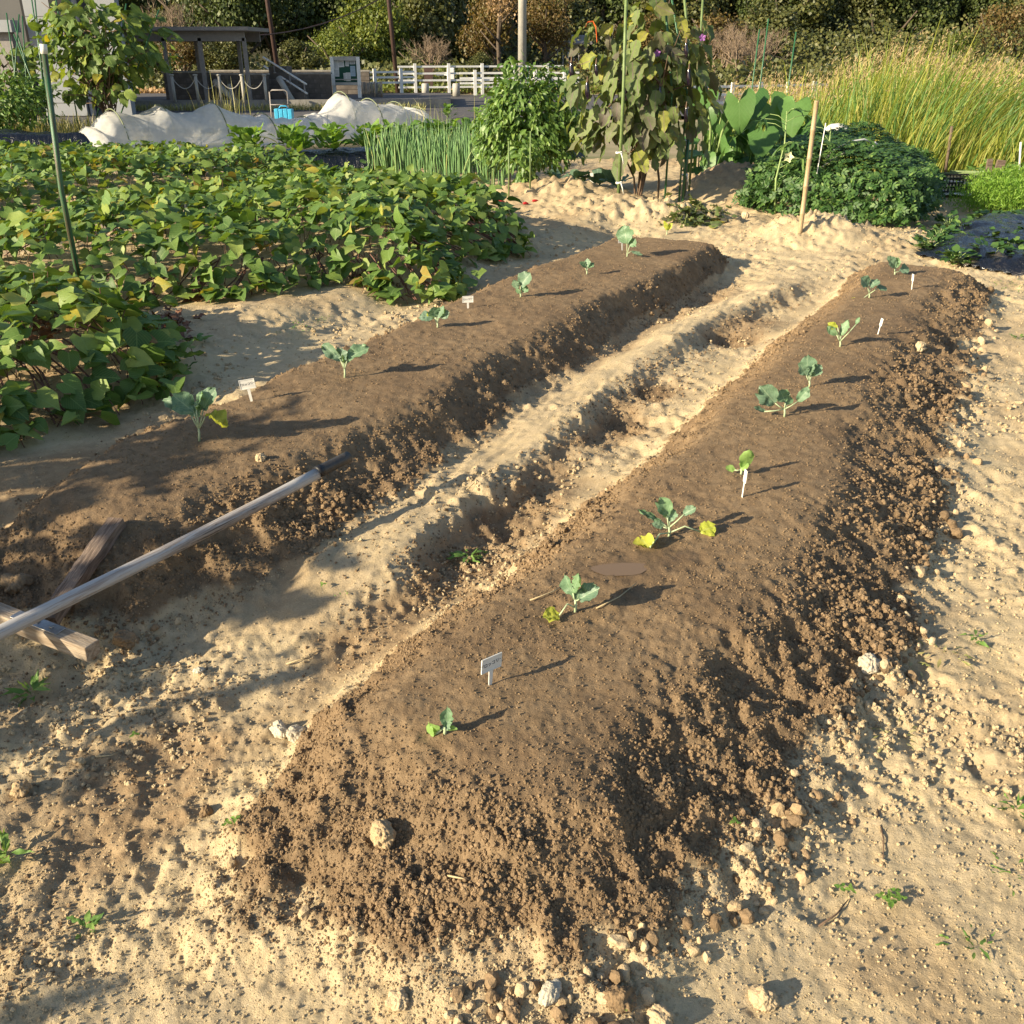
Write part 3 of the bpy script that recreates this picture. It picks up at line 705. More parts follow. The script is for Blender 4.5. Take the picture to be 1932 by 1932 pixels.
def proto_leaves(shape, mat, n=6):
    key = (shape, mat.name)
    if key not in PROTO:
        one = np.zeros((1, 3)); L_ = []
        for i in range(n):
            me = leaves_mesh('leaf', shape, one, np.array([[0, 1., 0]]), np.array([[0, 0, 1.]]), np.ones(1), mat, jig=.055)
            me.attributes['rnd'].data.foreach_set('value', np.zeros(len(me.vertices), np.float32)); L_.append(me)
        PROTO[key] = L_
    return PROTO[key]
def foliage(parent, shape, P, Dr, Nr, sz, mat, n_single=0, name='leaf', rest='leaves', jig=.05):
    """n_single leaves nearest the camera and best exposed are parts; the rest join into one part"""
    o0 = np.array(parent.location); N = len(P)
    score = np.linalg.norm(P - np.array([0, 0, H]), axis=1) - sz * 8 - .8 * P[:, 2]
    order = np.argsort(score); a = order[:n_single]; b = order[n_single:]
    Sx, D2, N2 = frames(Dr, Nr)
    if n_single:
        pr = proto_leaves(shape, mat)
        for i in a:
            o = link(name, pr[int(rng.integers(len(pr)))], parent)
            m = Matrix(((Sx[i, 0], D2[i, 0], N2[i, 0]), (Sx[i, 1], D2[i, 1], N2[i, 1]), (Sx[i, 2], D2[i, 2], N2[i, 2])))
            o.rotation_mode = 'QUATERNION'; o.rotation_quaternion = m.to_quaternion()
            o.location = P[i] - o0; o.scale = (float(sz[i]),) * 3
    if len(b):
        me = leaves_mesh(rest, shape, P[b] - o0, Dr[b], Nr[b], sz[b], mat, jig=jig)
        tag(link(rest, me, parent), kind='stuff')
def unit(v): return v / (np.linalg.norm(v, axis=-1, keepdims=True) + 1e-9)
def tubes_mesh(name, paths, r, mat, parent, nside=4, smooth=True, kind=None):
    mb = MB()
    for p in paths: mb.tube(p, r if not isinstance(r, list) else [r[0] + (r[1] - r[0]) * i / (len(p) - 1) for i in range(len(p))], nside, False)
    o = mb.build(name, mat, parent, smooth)
    return tag(o, kind=kind) if kind else o

# ---------------------------------------------------------------- sweet potato beds
def inpoly(x, y, poly):
    c = np.zeros(x.shape, bool); n = len(poly)
    for i in range(n):
        x1, y1 = poly[i]; x2, y2 = poly[(i + 1) % n]
        m = ((y1 > y) != (y2 > y)) & (x < (x2 - x1) * (y - y1) / (y2 - y1 + 1e-12) + x1); c ^= m
    return c
def polydist(x, y, poly):
    d = np.full(x.shape, 1e9); n = len(poly)
    for i in range(n):
        a = np.array(poly[i]); b = np.array(poly[(i + 1) % n]); ab = b - a
        t = np.clip(((x - a[0]) * ab[0] + (y - a[1]) * ab[1]) / (ab @ ab), 0, 1)
        d = np.minimum(d, np.hypot(x - a[0] - t * ab[0], y - a[1] - t * ab[1]))
    return d
def canopy(x, y, poly, Hc, wdt):
    d = polydist(x, y, poly); u = np.clip(d / wdt, 0, 1)
    return Hc * np.sqrt(1 - (1 - u) ** 2) * (1 + .35 * fbm(x, y, .8, 3, 200))
def potato(poly, Hc, wdt, n, label, nsing, size=(.065, .115), nrim=0):
    cx = sum(p[0] for p in poly) / len(poly); cy = sum(p[1] for p in poly) / len(poly)
    root = empty('sweet_potato_plant', (cx, cy, hb(cx, cy)), label, 'sweet potato plant')
    xs = [p[0] for p in poly]; ys = [p[1] for p in poly]
    x = rng.uniform(min(xs), max(xs), n * 3); y = rng.uniform(min(ys), max(ys), n * 3)
    m = inpoly(x, y, poly); x, y = x[m][:n], y[m][:n]
    # extra leaves hanging over the rim
    k = len(x) // (7 if nrim else 3); e_ = rng.integers(0, len(poly), k); q = rng.random(k)
    ex = np.array([poly[i][0] * (1 - f) + poly[(i + 1) % len(poly)][0] * f for i, f in zip(e_, q)]) + rng.normal(0, .05, k)
    ey = np.array([poly[i][1] * (1 - f) + poly[(i + 1) % len(poly)][1] * f for i, f in zip(e_, q)]) + rng.normal(0, .05, k)
    x = np.concatenate([x, ex]); y = np.concatenate([y, ey])
    ins = inpoly(x, y, poly)
    c = np.where(ins, canopy(x, y, poly, Hc, wdt), .03)
    ep = .03; gx = (np.where(ins, canopy(x + ep, y, poly, Hc, wdt), 0) - np.where(ins, canopy(x - ep, y, poly, Hc, wdt), 0)) / (2 * ep)
    gy = (np.where(ins, canopy(x, y + ep, poly, Hc, wdt), 0) - np.where(ins, canopy(x, y - ep, poly, Hc, wdt), 0)) / (2 * ep)
    slope = unit(np.stack([-gx, -gy, np.ones_like(gx)], 1))
    dep = rng.random(len(x)) ** 2.2 * .14
    z = base_h(x, y) + np.maximum(c * (1 - 0) - dep, .04) + .05 * np.abs(rng.normal(0, .6, len(x)))
    P = np.stack([x, y, z], 1)
    out = slope.copy(); out[:, 2] = 0
    Nr = unit(slope * 1.0 + rng.normal(0, .42, P.shape) + np.array([-.25, -.25, .35]))
    Dr = unit(rng.normal(0, .8, P.shape) * np.array([1, 1, .5]) + out * 1.1 + np.array([0, 0, -.35]))
    sz = rng.uniform(size[0], size[1], len(x)) * np.where(rng.random(len(x)) < .1, .6, 1)
    foliage(root, 'heart', P, Dr, Nr, sz, M['sweet'], nsing)
    o0 = np.array(root.location); paths = []
    for i in rng.choice(len(x), min(len(x), 420), False):
        b = P[i] - np.array([rng.normal(0, .05), rng.normal(0, .05), min(.2, z[i] - .02)]); mid = (P[i] + b) / 2 + rng.normal(0, .02, 3)
        b[2] = max(b[2], hb(b[0], b[1]) - .01) if i % 4 == 0 else b[2]
        paths.append([b - o0, mid - o0, P[i] - o0])
    tubes_mesh('leaf_stalks', paths, .0022, M['vine'], root, 3, kind='stuff')
    paths = []
    for _ in range(60 + 160 * nrim):
        i = rng.integers(len(poly)); f = rng.random(); p = np.array(poly[i]) * (1 - f) + np.array(poly[(i + 1) % len(poly)]) * f
        c_ = np.array([cx, cy]); d = (c_ - p) / np.linalg.norm(c_ - p); pth = []
        for j in range(6):
            q = p + d * j * .07 + rng.normal(0, .015, 2); pth.append(np.array([q[0], q[1], hb(*q) + .02 + .03 * j + .015 * rng.random()]) - o0)
        paths.append(pth)
    tubes_mesh('vines', paths, .0045, M['vine'], root, 5, kind='stuff')
    return root
POLY_A = [(-3.9, 3.0), (-2.35, 3.15), (-2.02, 3.45), (-1.80, 3.85), (-1.60, 4.08), (-1.66, 4.45), (-2.0, 4.85), (-2.35, 5.15), (-3.0, 5.35), (-4.0, 5.2)]
POLY_B = [(-2.9, 5.35), (-2.28, 5.42), (-1.95, 5.62), (-1.60, 5.62), (-1.25, 6.02), (-.95, 6.05), (-.75, 5.9), (-.42, 5.92), (-.36, 6.35), (-.48, 6.75), (-.15, 7.1), (.10, 7.45), (0, 8.0), (-.30, 8.6), (-.6, 9.3), (-1.1, 10.0), (-1.9, 10.4), (-2.45, 9.4), (-2.85, 8.2), (-3.3, 7.0), (-3.9, 6.0), (-3.9, 5.4)]
POLY_C = [(-4.9, 6.3), (-4.15, 7.0), (-3.75, 8.2), (-3.25, 9.6), (-2.75, 10.7), (-2.0, 11.3), (-2.3, 12.0), (-3.6, 12.7), (-5.0, 12.6), (-6.6, 12.0), (-7.0, 10), (-6, 8)]
potato(POLY_A, .31, .45, 1150, 'sweet potato vines spilling over the path in the left corner of the plot', 300)
potato(POLY_B, .36, .5, 3300, 'broad sunlit sweet potato bed behind the green pole, mixed with yellow leaves', 300, nrim=1)
potato(POLY_C, .36, .45, 3800, 'shaded sweet potato row in front of the white tunnel', 300)
# dead leaves and withered vine at the bare gap
def dead_leaves():
    root = empty('dead_leaf_litter', gt(300, 605), 'heap of dry red-brown leaves on the ground between the sweet potato beds', 'dead leaves'); o0 = np.array(root.location)
    P = []
    for px, py, sx, sy, n in ((310, 612, 55, 14, 60), (378, 560, 22, 14, 22), (250, 640, 40, 14, 30), (335, 640, 30, 8, 14), (690, 530, 60, 10, 26), (60, 640, 60, 30, 60)):
        for _ in range(n):
            p = gt(px + rng.normal(0, sx * .6), py + rng.normal(0, sy * .6)); P.append((p.x, p.y, p.z + rng.uniform(.005, .03)))
    P = np.array(P); N = len(P)
    Dr = unit(rng.normal(0, 1, (N, 3)) * np.array([1, 1, .3])); Nr = unit(rng.normal(0, .5, (N, 3)) + np.array([0, 0, 1]))
    foliage(root, 'egg', P, Dr, Nr, rng.uniform(.04, .075, N), M['dead'], 90, 'dead_leaf', 'dead_leaves', .1)
dead_leaves()

# ---------------------------------------------------------------- seedlings on the two beds
def px_plane(px, py, base_px, base):
    """a point at the plant's own distance"""
    d = ray(px, py); k = base.y / d[1]; return Vector((d[0] * k, base.y, H + d[2] * k))
def seedling(bx, by, leaves, label, cat, stem=.5, bend=0, name='cabbage_seedling', lean=None):
    base = gt(bx, by); root = empty(name, base, label, cat, 'seedlings planted in two rows')
    dist = (base - cam.location).length; mb = MB(); s0 = Vector((0, 0, -.01))
    top = px_plane(bx + bend, by - 26 * stem * (2.1 / dist) * 1.6, None, base) - base
    mb.tube([s0, top * .5 + Vector((.002, 0, 0)), top], [.0035 * (1 + .12 * dist), .003 * (1 + .1 * dist), .0025 * (1 + .1 * dist)], 7)
    stalks = []
    ldata = []
    for j, lf in enumerate(leaves):
        ax, ay, tx, ty, wd = lf[:5]; mk = lf[5] if len(lf) > 5 else 'cabbage'
        a = px_plane(bx + ax, by + ay, None, base) - base; b = px_plane(bx + tx, by + ty, None, base) - base
        L_ = (b - a).length; wdt = wd / F * dist
        dep = rng.uniform(-.5, .5) * L_ * .7
        if mk == 'fallen':
            a = gt(bx + ax, by + ay) - base + Vector((0, 0, .012)); b = gt(bx + tx, by + ty) - base + Vector((0, 0, .02)); dep = 0; L_ = (b - a).length
        a2 = a + Vector((0, dep * .2, 0)); b2 = b + Vector((0, dep, 0))
        stalks.append([top * (.35 if mk == 'fallen' else .9), (top + a2) / 2 + Vector((0, 0, -.004 if mk != 'fallen' else .01)), a2])
        ldata.append((a2, b2, wdt, mk, lf[6] if len(lf) > 6 else None))
    for p in stalks: mb.tube(p, .0019 * (1 + .1 * dist), 5)
    mb.build('stem', M['stem_white'], root, True)
    for a2, b2, wdt, mk, _ in ldata:
        d = b2 - a2; L_ = max(d.length, .012); dn = d.normalized()
        toc = (cam.location - base).normalized()
        nrm = Vector((rng.normal(0, .35), rng.normal(0, .35), rng.normal(0, .25))) + toc * .9 + Vector((-.35, 0, .35))
        if mk == 'fallen': nrm = Vector((rng.normal(0, .2), -.5, 1))
        sd = dn.cross(nrm).normalized(); nn = sd.cross(dn)
        m = {'cabbage': M['cabbage'], 'yg': M['yellow_leaf'], 'fallen': M['yellow_leaf'], 'cot': M['cotyledon']}[mk]
        pr = proto_leaves('leaflet2' if mk == 'cot' else 'cab', m, 5)
        o = link('leaf', pr[int(rng.integers(len(pr)))], root); o.rotation_mode = 'QUATERNION'
        o.rotation_quaternion = Matrix((sd, dn, nn)).transposed().to_quaternion(); o.location = a2
        o.scale = (wdt * 1.1, L_, max(wdt, L_) * .8)
        if mk == 'fallen': o['label'] = 'yellowing lower leaf lying on the soil'
def dense(n=9, m=5, prof=None, ruff=.05):
    V = []; F_ = []
    for i in range(n + 1):
        y = i / n; w_ = prof(y)
        for j in range(m):
            u = -1 + 2 * j / (m - 1); e_ = abs(u)
            V.append((u * w_, y + .05 * e_ * (1 - y) * 0, .16 * e_ ** 1.5 * w_ * 2 + ruff * math.sin(y * 17 + u * 2) * e_ ** 2 - .25 * y * y * .5))
    for i in range(n):
        for j in range(m - 1):
            a = i * m + j; F_.append((a, a + 1, a + m + 1, a + m))
    return V, F_
SH['cab'] = dense(9, 7, lambda y: max(.03, .5 * math.sin(math.pi * min(.97, (y * .93 + .04)) ** 1.15) ** .7), .05)
SH['leaflet2'] = dense(7, 5, lambda y: max(.03, .5 * math.sin(math.pi * min(.97, y * .94 + .03)) ** .6), .0)
seedling(375, 832, [(-20, -56, -74, -74, 20), (-10, -55, -50, -84, 38), (-4, -58, 4, -92, 30), (8, -58, 25, -98, 32), (14, -50, 56, -34, 44, 'yg'), (-2, -45, -8, -70, 30)],
         'largest seedling, with big blue-green leaves, above the rake handle', 'seedling', 1)
seedling(650, 712, [(-8, -33, -44, -60, 22), (-3, -28, -10, -54, 24), (5, -34, 42, -57, 28), (0, -26, 6, -46, 18)], 'seedling with one long leaf drooping left, between the two white tags', 'seedling', .8)
seedling(825, 618, [(-5, -20, -34, -22, 18), (-3, -20, -8, -38, 24), (3, -22, 22, -30, 18), (0, -18, 12, -40, 16), (-6, -18, -18, -28, 14, 'yg')], 'low spreading seedling just left of the far written tag', 'seedling', .5)
seedling(982, 560, [(0, -20, 16, -46, 28), (-5, -15, -13, -32, 14), (4, -10, 12, -20, 16), (-2, -6, -6, -16, 10)], 'upright seedling with one tall rounded leaf on the far bed', 'seedling', .5)
seedling(1107, 517, [(-2, -12, -12, -24, 9), (2, -12, 14, -20, 9), (0, -12, 3, -28, 12)], 'smallest seedling of the far bed, three short leaves', 'seedling', .4)
seedling(1183, 484, [(0, -24, -6, -58, 32), (5, -20, 14, -34, 20), (8, -10, 28, -4, 6)], 'seedling with a fan-shaped upright leaf beside a white tag at the far end', 'seedling', .5)
seedling(1258, 442, [(0, -8, -5, -26, 9, 'yg'), (2, -8, 9, -22, 8, 'yg'), (0, -6, 2, -16, 8, 'yg')], 'spindly yellow-green sprout at the very end of the far bed', 'seedling', .4)
seedling(838, 1384, [(-18, -2, -24, -24, 24, 'cot'), (-26, 6, -28, -16, 22, 'cot'), (4, -10, 6, -42, 22), (6, -8, 24, -12, 10, 'cot'), (2, -6, 10, -22, 16)], 'tiny seedling with round seed leaves nearest the camera', 'seedling', .3)
seedling(1085, 1155, [(-2, -30, -20, -62, 26), (-4, -38, 6, -78, 22), (8, -26, 40, -54, 36), (2, -22, 10, -42, 26), (22, -28, 34, -32, 10, 'yg'), (-30, 14, -58, 20, 30, 'fallen')],
         'seedling with two oval leaves and a yellow leaf lying at its left', 'seedling', .7)
seedling(1262, 1012, [(-3, -38, -14, -72, 28), (-15, -28, -56, -46, 14), (2, -28, 8, -50, 22), (-10, -18, -30, -28, 14), (28, -42, 48, -58, 18), (58, -2, 86, -8, 34, 'fallen'), (-36, 28, -58, 10, 34, 'fallen')],
         'seedling behind the puddle with yellow leaves lying on both sides', 'seedling', .6)
seedling(1398, 895, [(5, -12, 16, -46, 24, 'cot'), (0, -10, 12, -22, 18, 'cot'), (-12, -8, -28, -14, 12, 'cot')], 'small green seedling behind a narrow white tag on the near bed', 'seedling', .4)
seedling(1480, 786, [(-18, -26, -46, -58, 36), (2, -28, -8, -50, 24), (5, -22, 12, -36, 16), (24, -28, 46, -54, 18), (-38, -10, -58, -20, 10)], 'wide seedling with four spread leaves in the middle of the near bed', 'seedling', .7)
seedling(1527, 730, [(-2, -22, -2, -56, 30), (4, -20, 24, -40, 20), (-6, -22, -16, -42, 18), (0, -20, 8, -44, 20)], 'upright seedling standing right behind the wide one', 'seedling', .6)
seedling(1585, 654, [(2, -20, 16, -48, 14), (-6, -22, -24, -38, 13), (-4, -36, -22, -42, 12, 'yg'), (30, -42, 36, -56, 7)], 'thin seedling with narrow leaves left of a slim white tag', 'seedling', .6)
seedling(1640, 562, [(-3, -22, -15, -40, 20), (2, -20, 18, -34, 18), (16, -18, 34, -18, 18), (-22, 8, -34, 2, 9, 'yg')], 'seedling with round leaves near the far end of the near bed', 'seedling', .6)
seedling(1688, 518, [(0, -12, -12, -36, 13), (2, -12, 5, -32, 13), (10, -6, 30, -12, 16)], 'farthest seedling of the near bed, by its crest', 'seedling', .4)

# ---------------------------------------------------------------- plant tags
def plant_tag(bx, by, cx, cy, wpx, hpx, tilt, yaw, text, label):
    base = gt(bx, by); dist = (base - cam.location).length; u = dist / F
    root = empty('plant_tag', base, label, 'plant tag', 'white tags on the beds')
    root.rotation_euler = (0, R(tilt), R(yaw))
    hgt = (by - cy) * u / math.cos(R(20)); wd = wpx * u / max(.35, abs(math.cos(R(yaw)))); hh = hpx * u
    mb = MB(); mb.box((0, 0, hgt), (wd, .0012, hh)); 
    mb.box((0, -.0012, hgt + hh / 2 - .0012), (wd, .0012, .0024)); mb.box((0, -.0012, hgt - hh / 2 + .0012), (wd, .0012, .0024))
    mb.box((-wd / 2 + .0012, -.0012, hgt), (.0024, .0012, hh - .0050)); mb.box((wd / 2 - .0012, -.0012, hgt), (.0024, .0012, hh - .0050))
    mb.build('tag_plate', M['whiteplastic'], root)
    st = MB(); hs = hgt - hh / 2
    st.add([(-.006, -.0008, hs), (.006, -.0008, hs), (.005, -.0008, .004), (0, -.0008, -.02), (-.005, -.0008, .004), (-.006, .001, hs), (.006, .001, hs), (.005, .001, .004), (0, .001, -.02), (-.005, .001, .004)],
           [(0, 1, 2, 3, 4)[::-1], (5, 6, 7, 8, 9), (0, 1, 6, 5), (1, 2, 7, 6), (2, 3, 8, 7), (3, 4, 9, 8), (4, 0, 5, 9)])
    st.build('tag_stem', M['whiteplastic'], root)
    if text:
        cu = bpy.data.curves.new('writing', 'FONT'); cu.body = text; cu.size = wd * .19; cu.align_x = 'CENTER'; cu.align_y = 'CENTER'; cu.extrude = .0001; cu.offset = .00018
        o = bpy.data.objects.new('writing', cu); COL.objects.link(o)
        dg = bpy.context.evaluated_depsgraph_get(); me = bpy.data.meshes.new_from_object(o.evaluated_get(dg)); bpy.data.objects.remove(o)
        me.materials.clear(); o = link('handwriting', me, root, M['ink']); o.location = (0, -.0009, hgt); o.rotation_euler = (R(90), R(-4), 0)
plant_tag(475, 758, 469, 727, 27, 18, -7, 10, 'ブロッコリー', 'white tag with handwriting, tilted, between the largest and second seedlings')
plant_tag(883, 582, 880, 566, 20, 12, 0, 10, 'ブロッコリー', 'white tag with handwriting on the far bed edge beside the potato leaves')
plant_tag(925, 1292, 932, 1248, 36, 30, 4, 42, 'ブロッコリー', 'white tag turned sideways near the camera on the near bed')
plant_tag(1174, 472, 1170, 455, 14, 9, -5, 20, '', 'small white tag behind the fan-leaved seedling')
def slim_tag(x0, y0, x1, y1, label):
    b = gt(x0, y0); t = px_plane(x1, y1, None, b); root = empty('plant_tag', b, label, 'plant tag', 'white tags on the beds')
    d = (t - b); u = (b - cam.location).length / F
    toc = Vector((.2, 1, 0)).normalized(); sd = Vector((1, 0, 0))
    mb = MB(); mb.beam(Vector((0, 0, 0)) - d * .15, d * .55, .0075, .0012, (1, .15, 0)); mb.build('tag_stem', M['whiteplastic'], root)
    mb = MB(); mb.beam(d * .55, d, .022, .0016, (1, .15, 0)); mb.build('tag_plate', M['whiteplastic'], root)
slim_tag(1400, 938, 1408, 887, 'slim white tag seen edge-on in front of the small green seedling')
slim_tag(1656, 631, 1665, 601, 'slim white tag seen edge-on right of the thin seedling')
slim_tag(1720, 546, 1723, 517, 'slim white tag seen edge-on at the far end of the near bed')

# ---------------------------------------------------------------- the wooden rake lying on the left
def rake():
    a = Vector((*g(657, 862, .235), .235)); b0 = Vector((*g(0, 1190, .155), .155)); b = b0 + (b0 - a) * .32
    root = empty('wooden_rake', b0, 'long-handled wooden rake with a black grip lying on the left bed', 'rake'); o0 = root.location
    def body(p, q, r, nm, mat, k=14, wob=.004):
        pts = []
        for i in range(k + 1):
            f = i / k; v = p.lerp(q, f); v = v + Vector((0, 0, wob * math.sin(f * 5) - .012 * math.sin(math.pi * f) * (1 if wob else 0))); pts.append(v)
        d = (q - p).normalized(); x = d; y = Vector((0, 0, 1)).cross(x).normalized(); z = x.cross(y)
        Mx = Matrix((x, y, z)).transposed(); inv = Mx.transposed()
        mb = MB(); mb.tube([inv @ (v - p) for v in pts], r, 16); o = mb.build(nm, mat, root, True)
        o.location = p - o0; o.rotation_euler = Mx.to_euler(); return o
    gs = a.lerp(b, .093 * (a - b0).length / (a - b).length * 1.25)
    body(b, gs, .0195, 'handle', M['handle'])
    body(gs, a, .0205, 'grip', M['grip'], 6, 0)
    ex = a + (a - gs).normalized() * .006
    band = gs + (a - gs) * .14
    body(gs - (a - gs) * .02, band, .0215, 'tape_band', M['black'], 2, 0)
    # crossbar lying on the ground
    c1 = Vector((*g(176, 1228, .075), .075)); c0 = Vector((*g(0, 1160, .10), .10)); c00 = c0 + (c0 - c1) * .9
    d = (c00 - c1); L_ = d.length; x = d.normalized(); y = Vector((0, 0, 1)).cross(x).normalized(); z = x.cross(y); Mx = Matrix((x, y, z)).transposed()
    mb = MB(); mb.box((L_ / 2, 0, 0), (L_, .048, .045)); o = mb.build('crossbar', M['wood_pale'], root, bev=.003); o.location = c1 - o0; o.rotation_euler = Mx.to_euler()
    mb = MB(); mb.box((L_ * .30, .0, .0245), (L_ * .26, .036, .003)); mb.box((L_ * .30, 0, .028), (.012, .012, .006)); mb.box((L_ * .22, .0, .028), (.010, .010, .005))
    o = mb.build('metal_plate', M['plate'], root, bev=.002); o.location = c1 - o0; o.rotation_euler = Mx.to_euler()
    return
rake()
def board():
    p = Vector((*g(92, 1172, .085), .085)); q = Vector((*g(222, 985, .20), .20))
    root = empty('wooden_board', p, 'dark weathered board lying under the rake handle', 'board')
    d = q - p; L_ = d.length; x = d.normalized(); y = Vector((0, 0, 1)).cross(x).normalized(); z = x.cross(y); Mx = Matrix((x, y, z)).transposed()
    bm = bmesh.new(); n = 12
    rs = [[] for _ in range(n + 1)]
    for i in range(n + 1):
        f = i / n
        for (yy, zz) in ((-.024, -.017), (.024, -.017), (.024, .017), (-.024, .017)):
            rs[i].append(bm.verts.new((f * L_, yy + rng.normal(0, .0012), zz + rng.normal(0, .0012) + .006 * math.sin(f * 3))))
    for i in range(n):
        for k in range(4): bm.faces.new((rs[i][k], rs[i][(k + 1) % 4], rs[i + 1][(k + 1) % 4], rs[i + 1][k]))
    bm.faces.new(rs[0][::-1]); bm.faces.new(rs[-1]); me = bpy.data.meshes.new('board'); bm.to_mesh(me); bm.free(); me.materials.append(M['wood_grey'])
    o = link('plank', me, root); o.rotation_euler = Mx.to_euler()
board()
#@@SPLIT3
# ---------------------------------------------------------------- generic bushes
def bush(name, label, cat, base, hgt, wdt, shape, n, size, mat, nsing, droop=.6, stems=7, zmin=.15, depth=None, group=None, stem_mat=None, top_bias=1., inner=.45, upn=.5, stemr=.008):
    base = Vector(base); root = empty(name, base, label, cat, group); depth = depth or wdt
    tips = []; paths = []
    for s_ in range(stems):
        a = rng.uniform(0, 6.28); rr = rng.uniform(.2, .9); hh = hgt * rng.uniform(.6, .98) * (1 - .25 * rr ** 2)
        tx, ty = math.cos(a) * rr * wdt / 2, math.sin(a) * rr * depth / 2
        pth = [np.array([tx * .06, ty * .06, -.03])]
        for j in range(1, 6):
            f = j / 5; pth.append(np.array([tx * f ** 1.2, ty * f ** 1.2, hh * f]) + rng.normal(0, .015 * hgt, 3))
        paths.append(pth); tips.append(pth)
        for _ in range(4):
            k = int(rng.integers(2, 5)); p0 = pth[k]; a2 = rng.uniform(0, 6.28); l = rng.uniform(.12, .35) * wdt
            q = p0 + np.array([math.cos(a2) * l, math.sin(a2) * l * depth / wdt, rng.uniform(.0, .7) * l])
            paths.append([p0, (p0 + q) / 2 + np.array([0, 0, .03]), q]); tips.append([p0, (p0 + q) / 2, q])
    tubes_mesh('stems', paths, [stemr, stemr * .35], stem_mat or M['stem_brown'], root, 5, kind='stuff')
    P = []
    for _ in range(n):
        if rng.random() < inner:
            pth = tips[int(rng.integers(len(tips)))]; f = rng.uniform(.35, 1) * (len(pth) - 1); i = min(int(f), len(pth) - 2)
            p = pth[i] + (pth[i + 1] - pth[i]) * (f - i) + rng.normal(0, .035 * wdt + .02, 3)
        else:
            while 1:
                v = rng.normal(0, 1, 3); v /= np.linalg.norm(v)
                if v[2] > -.55: break
            r_ = rng.uniform(.62, 1.0) * (1 + .22 * float(vn(v[0] * 2.2 + base.x * 3, v[1] * 2.2 + v[2] * 2.1, 5)) * 2)
            p = np.array([v[0] * r_ * wdt / 2, v[1] * r_ * depth / 2, hgt * (.5 + zmin / 2 + .5 * (1 - zmin) * v[2] * r_)])
        if p[2] < zmin * hgt * .8: p[2] = zmin * hgt * rng.uniform(.8, 1.6)
        P.append(p)
    P = np.array(P); ax = P.copy(); ax[:, 2] = (P[:, 2] - hgt * .5) * .5; ax = unit(ax)
    Dr = unit(ax * .9 + rng.normal(0, .5, P.shape) + np.array([0, 0, -droop])); Nr = unit(ax + rng.normal(0, .45, P.shape) + np.array([-.2, -.3, upn]))
    sz = rng.uniform(size[0], size[1], len(P))
    foliage(root, shape, P + np.array(base), Dr, Nr, sz, mat, nsing)
    return root
def pole(name, pts, r, mat, label, cat, group=None, cap=None, n=8):
    base = Vector(pts[0]); mb = MB(); mb.tube([Vector(p) - base for p in pts], r, n)
    if cap is None:
        o = mb.build(name, mat, None, True); o.location = base; tag(o, label, cat, group); return o
    root = empty(name, base, label, cat, group); mb.build('shaft', mat, root, True)
    mb = MB(); t = Vector(pts[-1]) - base; d = (t - (Vector(pts[-2]) - base)).normalized(); rr = r if not isinstance(r, list) else r[-1]
    mb.tube([t - d * .035, t + d * .012], rr * 1.18, 12); mb.build('cap', cap, root, True)
    return root
def vpole(x, ytop, ybase, r, Y=None, lean=(0, 0), **k):
    """upright pole: foot at picture (x, ybase) or at distance Y"""
    b = Vector((*g(x, ybase, 0), 0)) if Y is None else Vector((at(x, 200, Y).x, Y, 0))
    b.z = hb(b.x, b.y) - .02 if b.y < 14 else 0.
    d = ray(x, ytop); z = H + d[2] / d[1] * b.y
    return [b, Vector((b.x + lean[0] * .5, b.y + lean[1] * .5, (b.z + z) / 2)), Vector((b.x + lean[0], b.y + lean[1], z))]

# front green pole with a white cap
bx, by = -2.52, 5.55
zt = H + ray(82, 88)[2] / ray(82, 88)[1] * by
pole('green_pole', [(bx, by, .05), (bx, by, .8), (at(82, 88, by).x, by, zt)], .0155, M['greenpole_rust'], 'thick green pole with a white cap, rusty along one side, in the sweet potatoes', 'pole', cap=M['whiteplastic'], n=12)

# ---------------------------------------------------------------- eggplant with tall poles in the middle
eb = gt(1215, 398)
ROOT_E = bush('eggplant_bush', 'tall drooping eggplant bush tied between green poles', 'eggplant', (1.32, 10.35, .14), 1.84, 1.45, 'egg', 450, (.13, .24), M['egg'], 230, droop=1.7, stems=9, zmin=.04, depth=.95, inner=.35, upn=.1, stemr=.012)
def hang(name, mat, root, p, l, r, lean=.1):
    mb = MB(); p = Vector(p); pts = [p + Vector((lean * l * f * f, 0, -l * f)) for f in (0, .1, .3, .55, .8, .95, 1)]
    mb.tube(pts, [r * .3, r * .55, r * .8, r, r * .95, r * .6, r * .1], 9); o = mb.build(name, mat, root, True)
    mb = MB(); mb.tube([p + Vector((0, 0, .04)), p + Vector((0, 0, .0)), p - Vector((0, 0, .012))], [.004, .008, r * .75], 7); mb.build('calyx', M['stem_brown'], o, True)
for (x, y, l, r) in ((1078, 115, .17, .028), (1108, 152, .17, .026), (1180, 150, .19, .024), (1255, 205, .22, .022), (1245, 160, .15, .02), (1300, 128, .16, .022), (1355 - 60, 200, .15, .02), (1395 - 100, 78, .14, .02), (1125, 118, .12, .02), (1225, 195, .15, .022)):
    p = at(x, y, 10.0 if x != 1078 else 10.2) - Vector((1.32, 10.35, .14)); hang('eggplant_fruit', M['egg_fruit'], ROOT_E, p, l, r)
for x, y in ((1240, 96), (1325, 66)):
    p = at(x, y + 5, 10.1) - Vector((1.32, 10.35, .14)) if x < 1350 else at(1378 - 35, 72, 10.2) - Vector((1.32, 10.35, .14))
    mb = MB()
    for k in range(5):
        a = k * 1.256; mb.add([p, p + Vector((.03 * math.cos(a), -.008, .03 * math.sin(a))), p + Vector((.035 * math.cos(a + .6), -.012, .035 * math.sin(a + .6))), p + Vector((.022 * math.cos(a + 1.2), 0, .022 * math.sin(a + 1.2)))], [(0, 1, 2, 3)])
    mb.build('flower', M['purple'], ROOT_E)
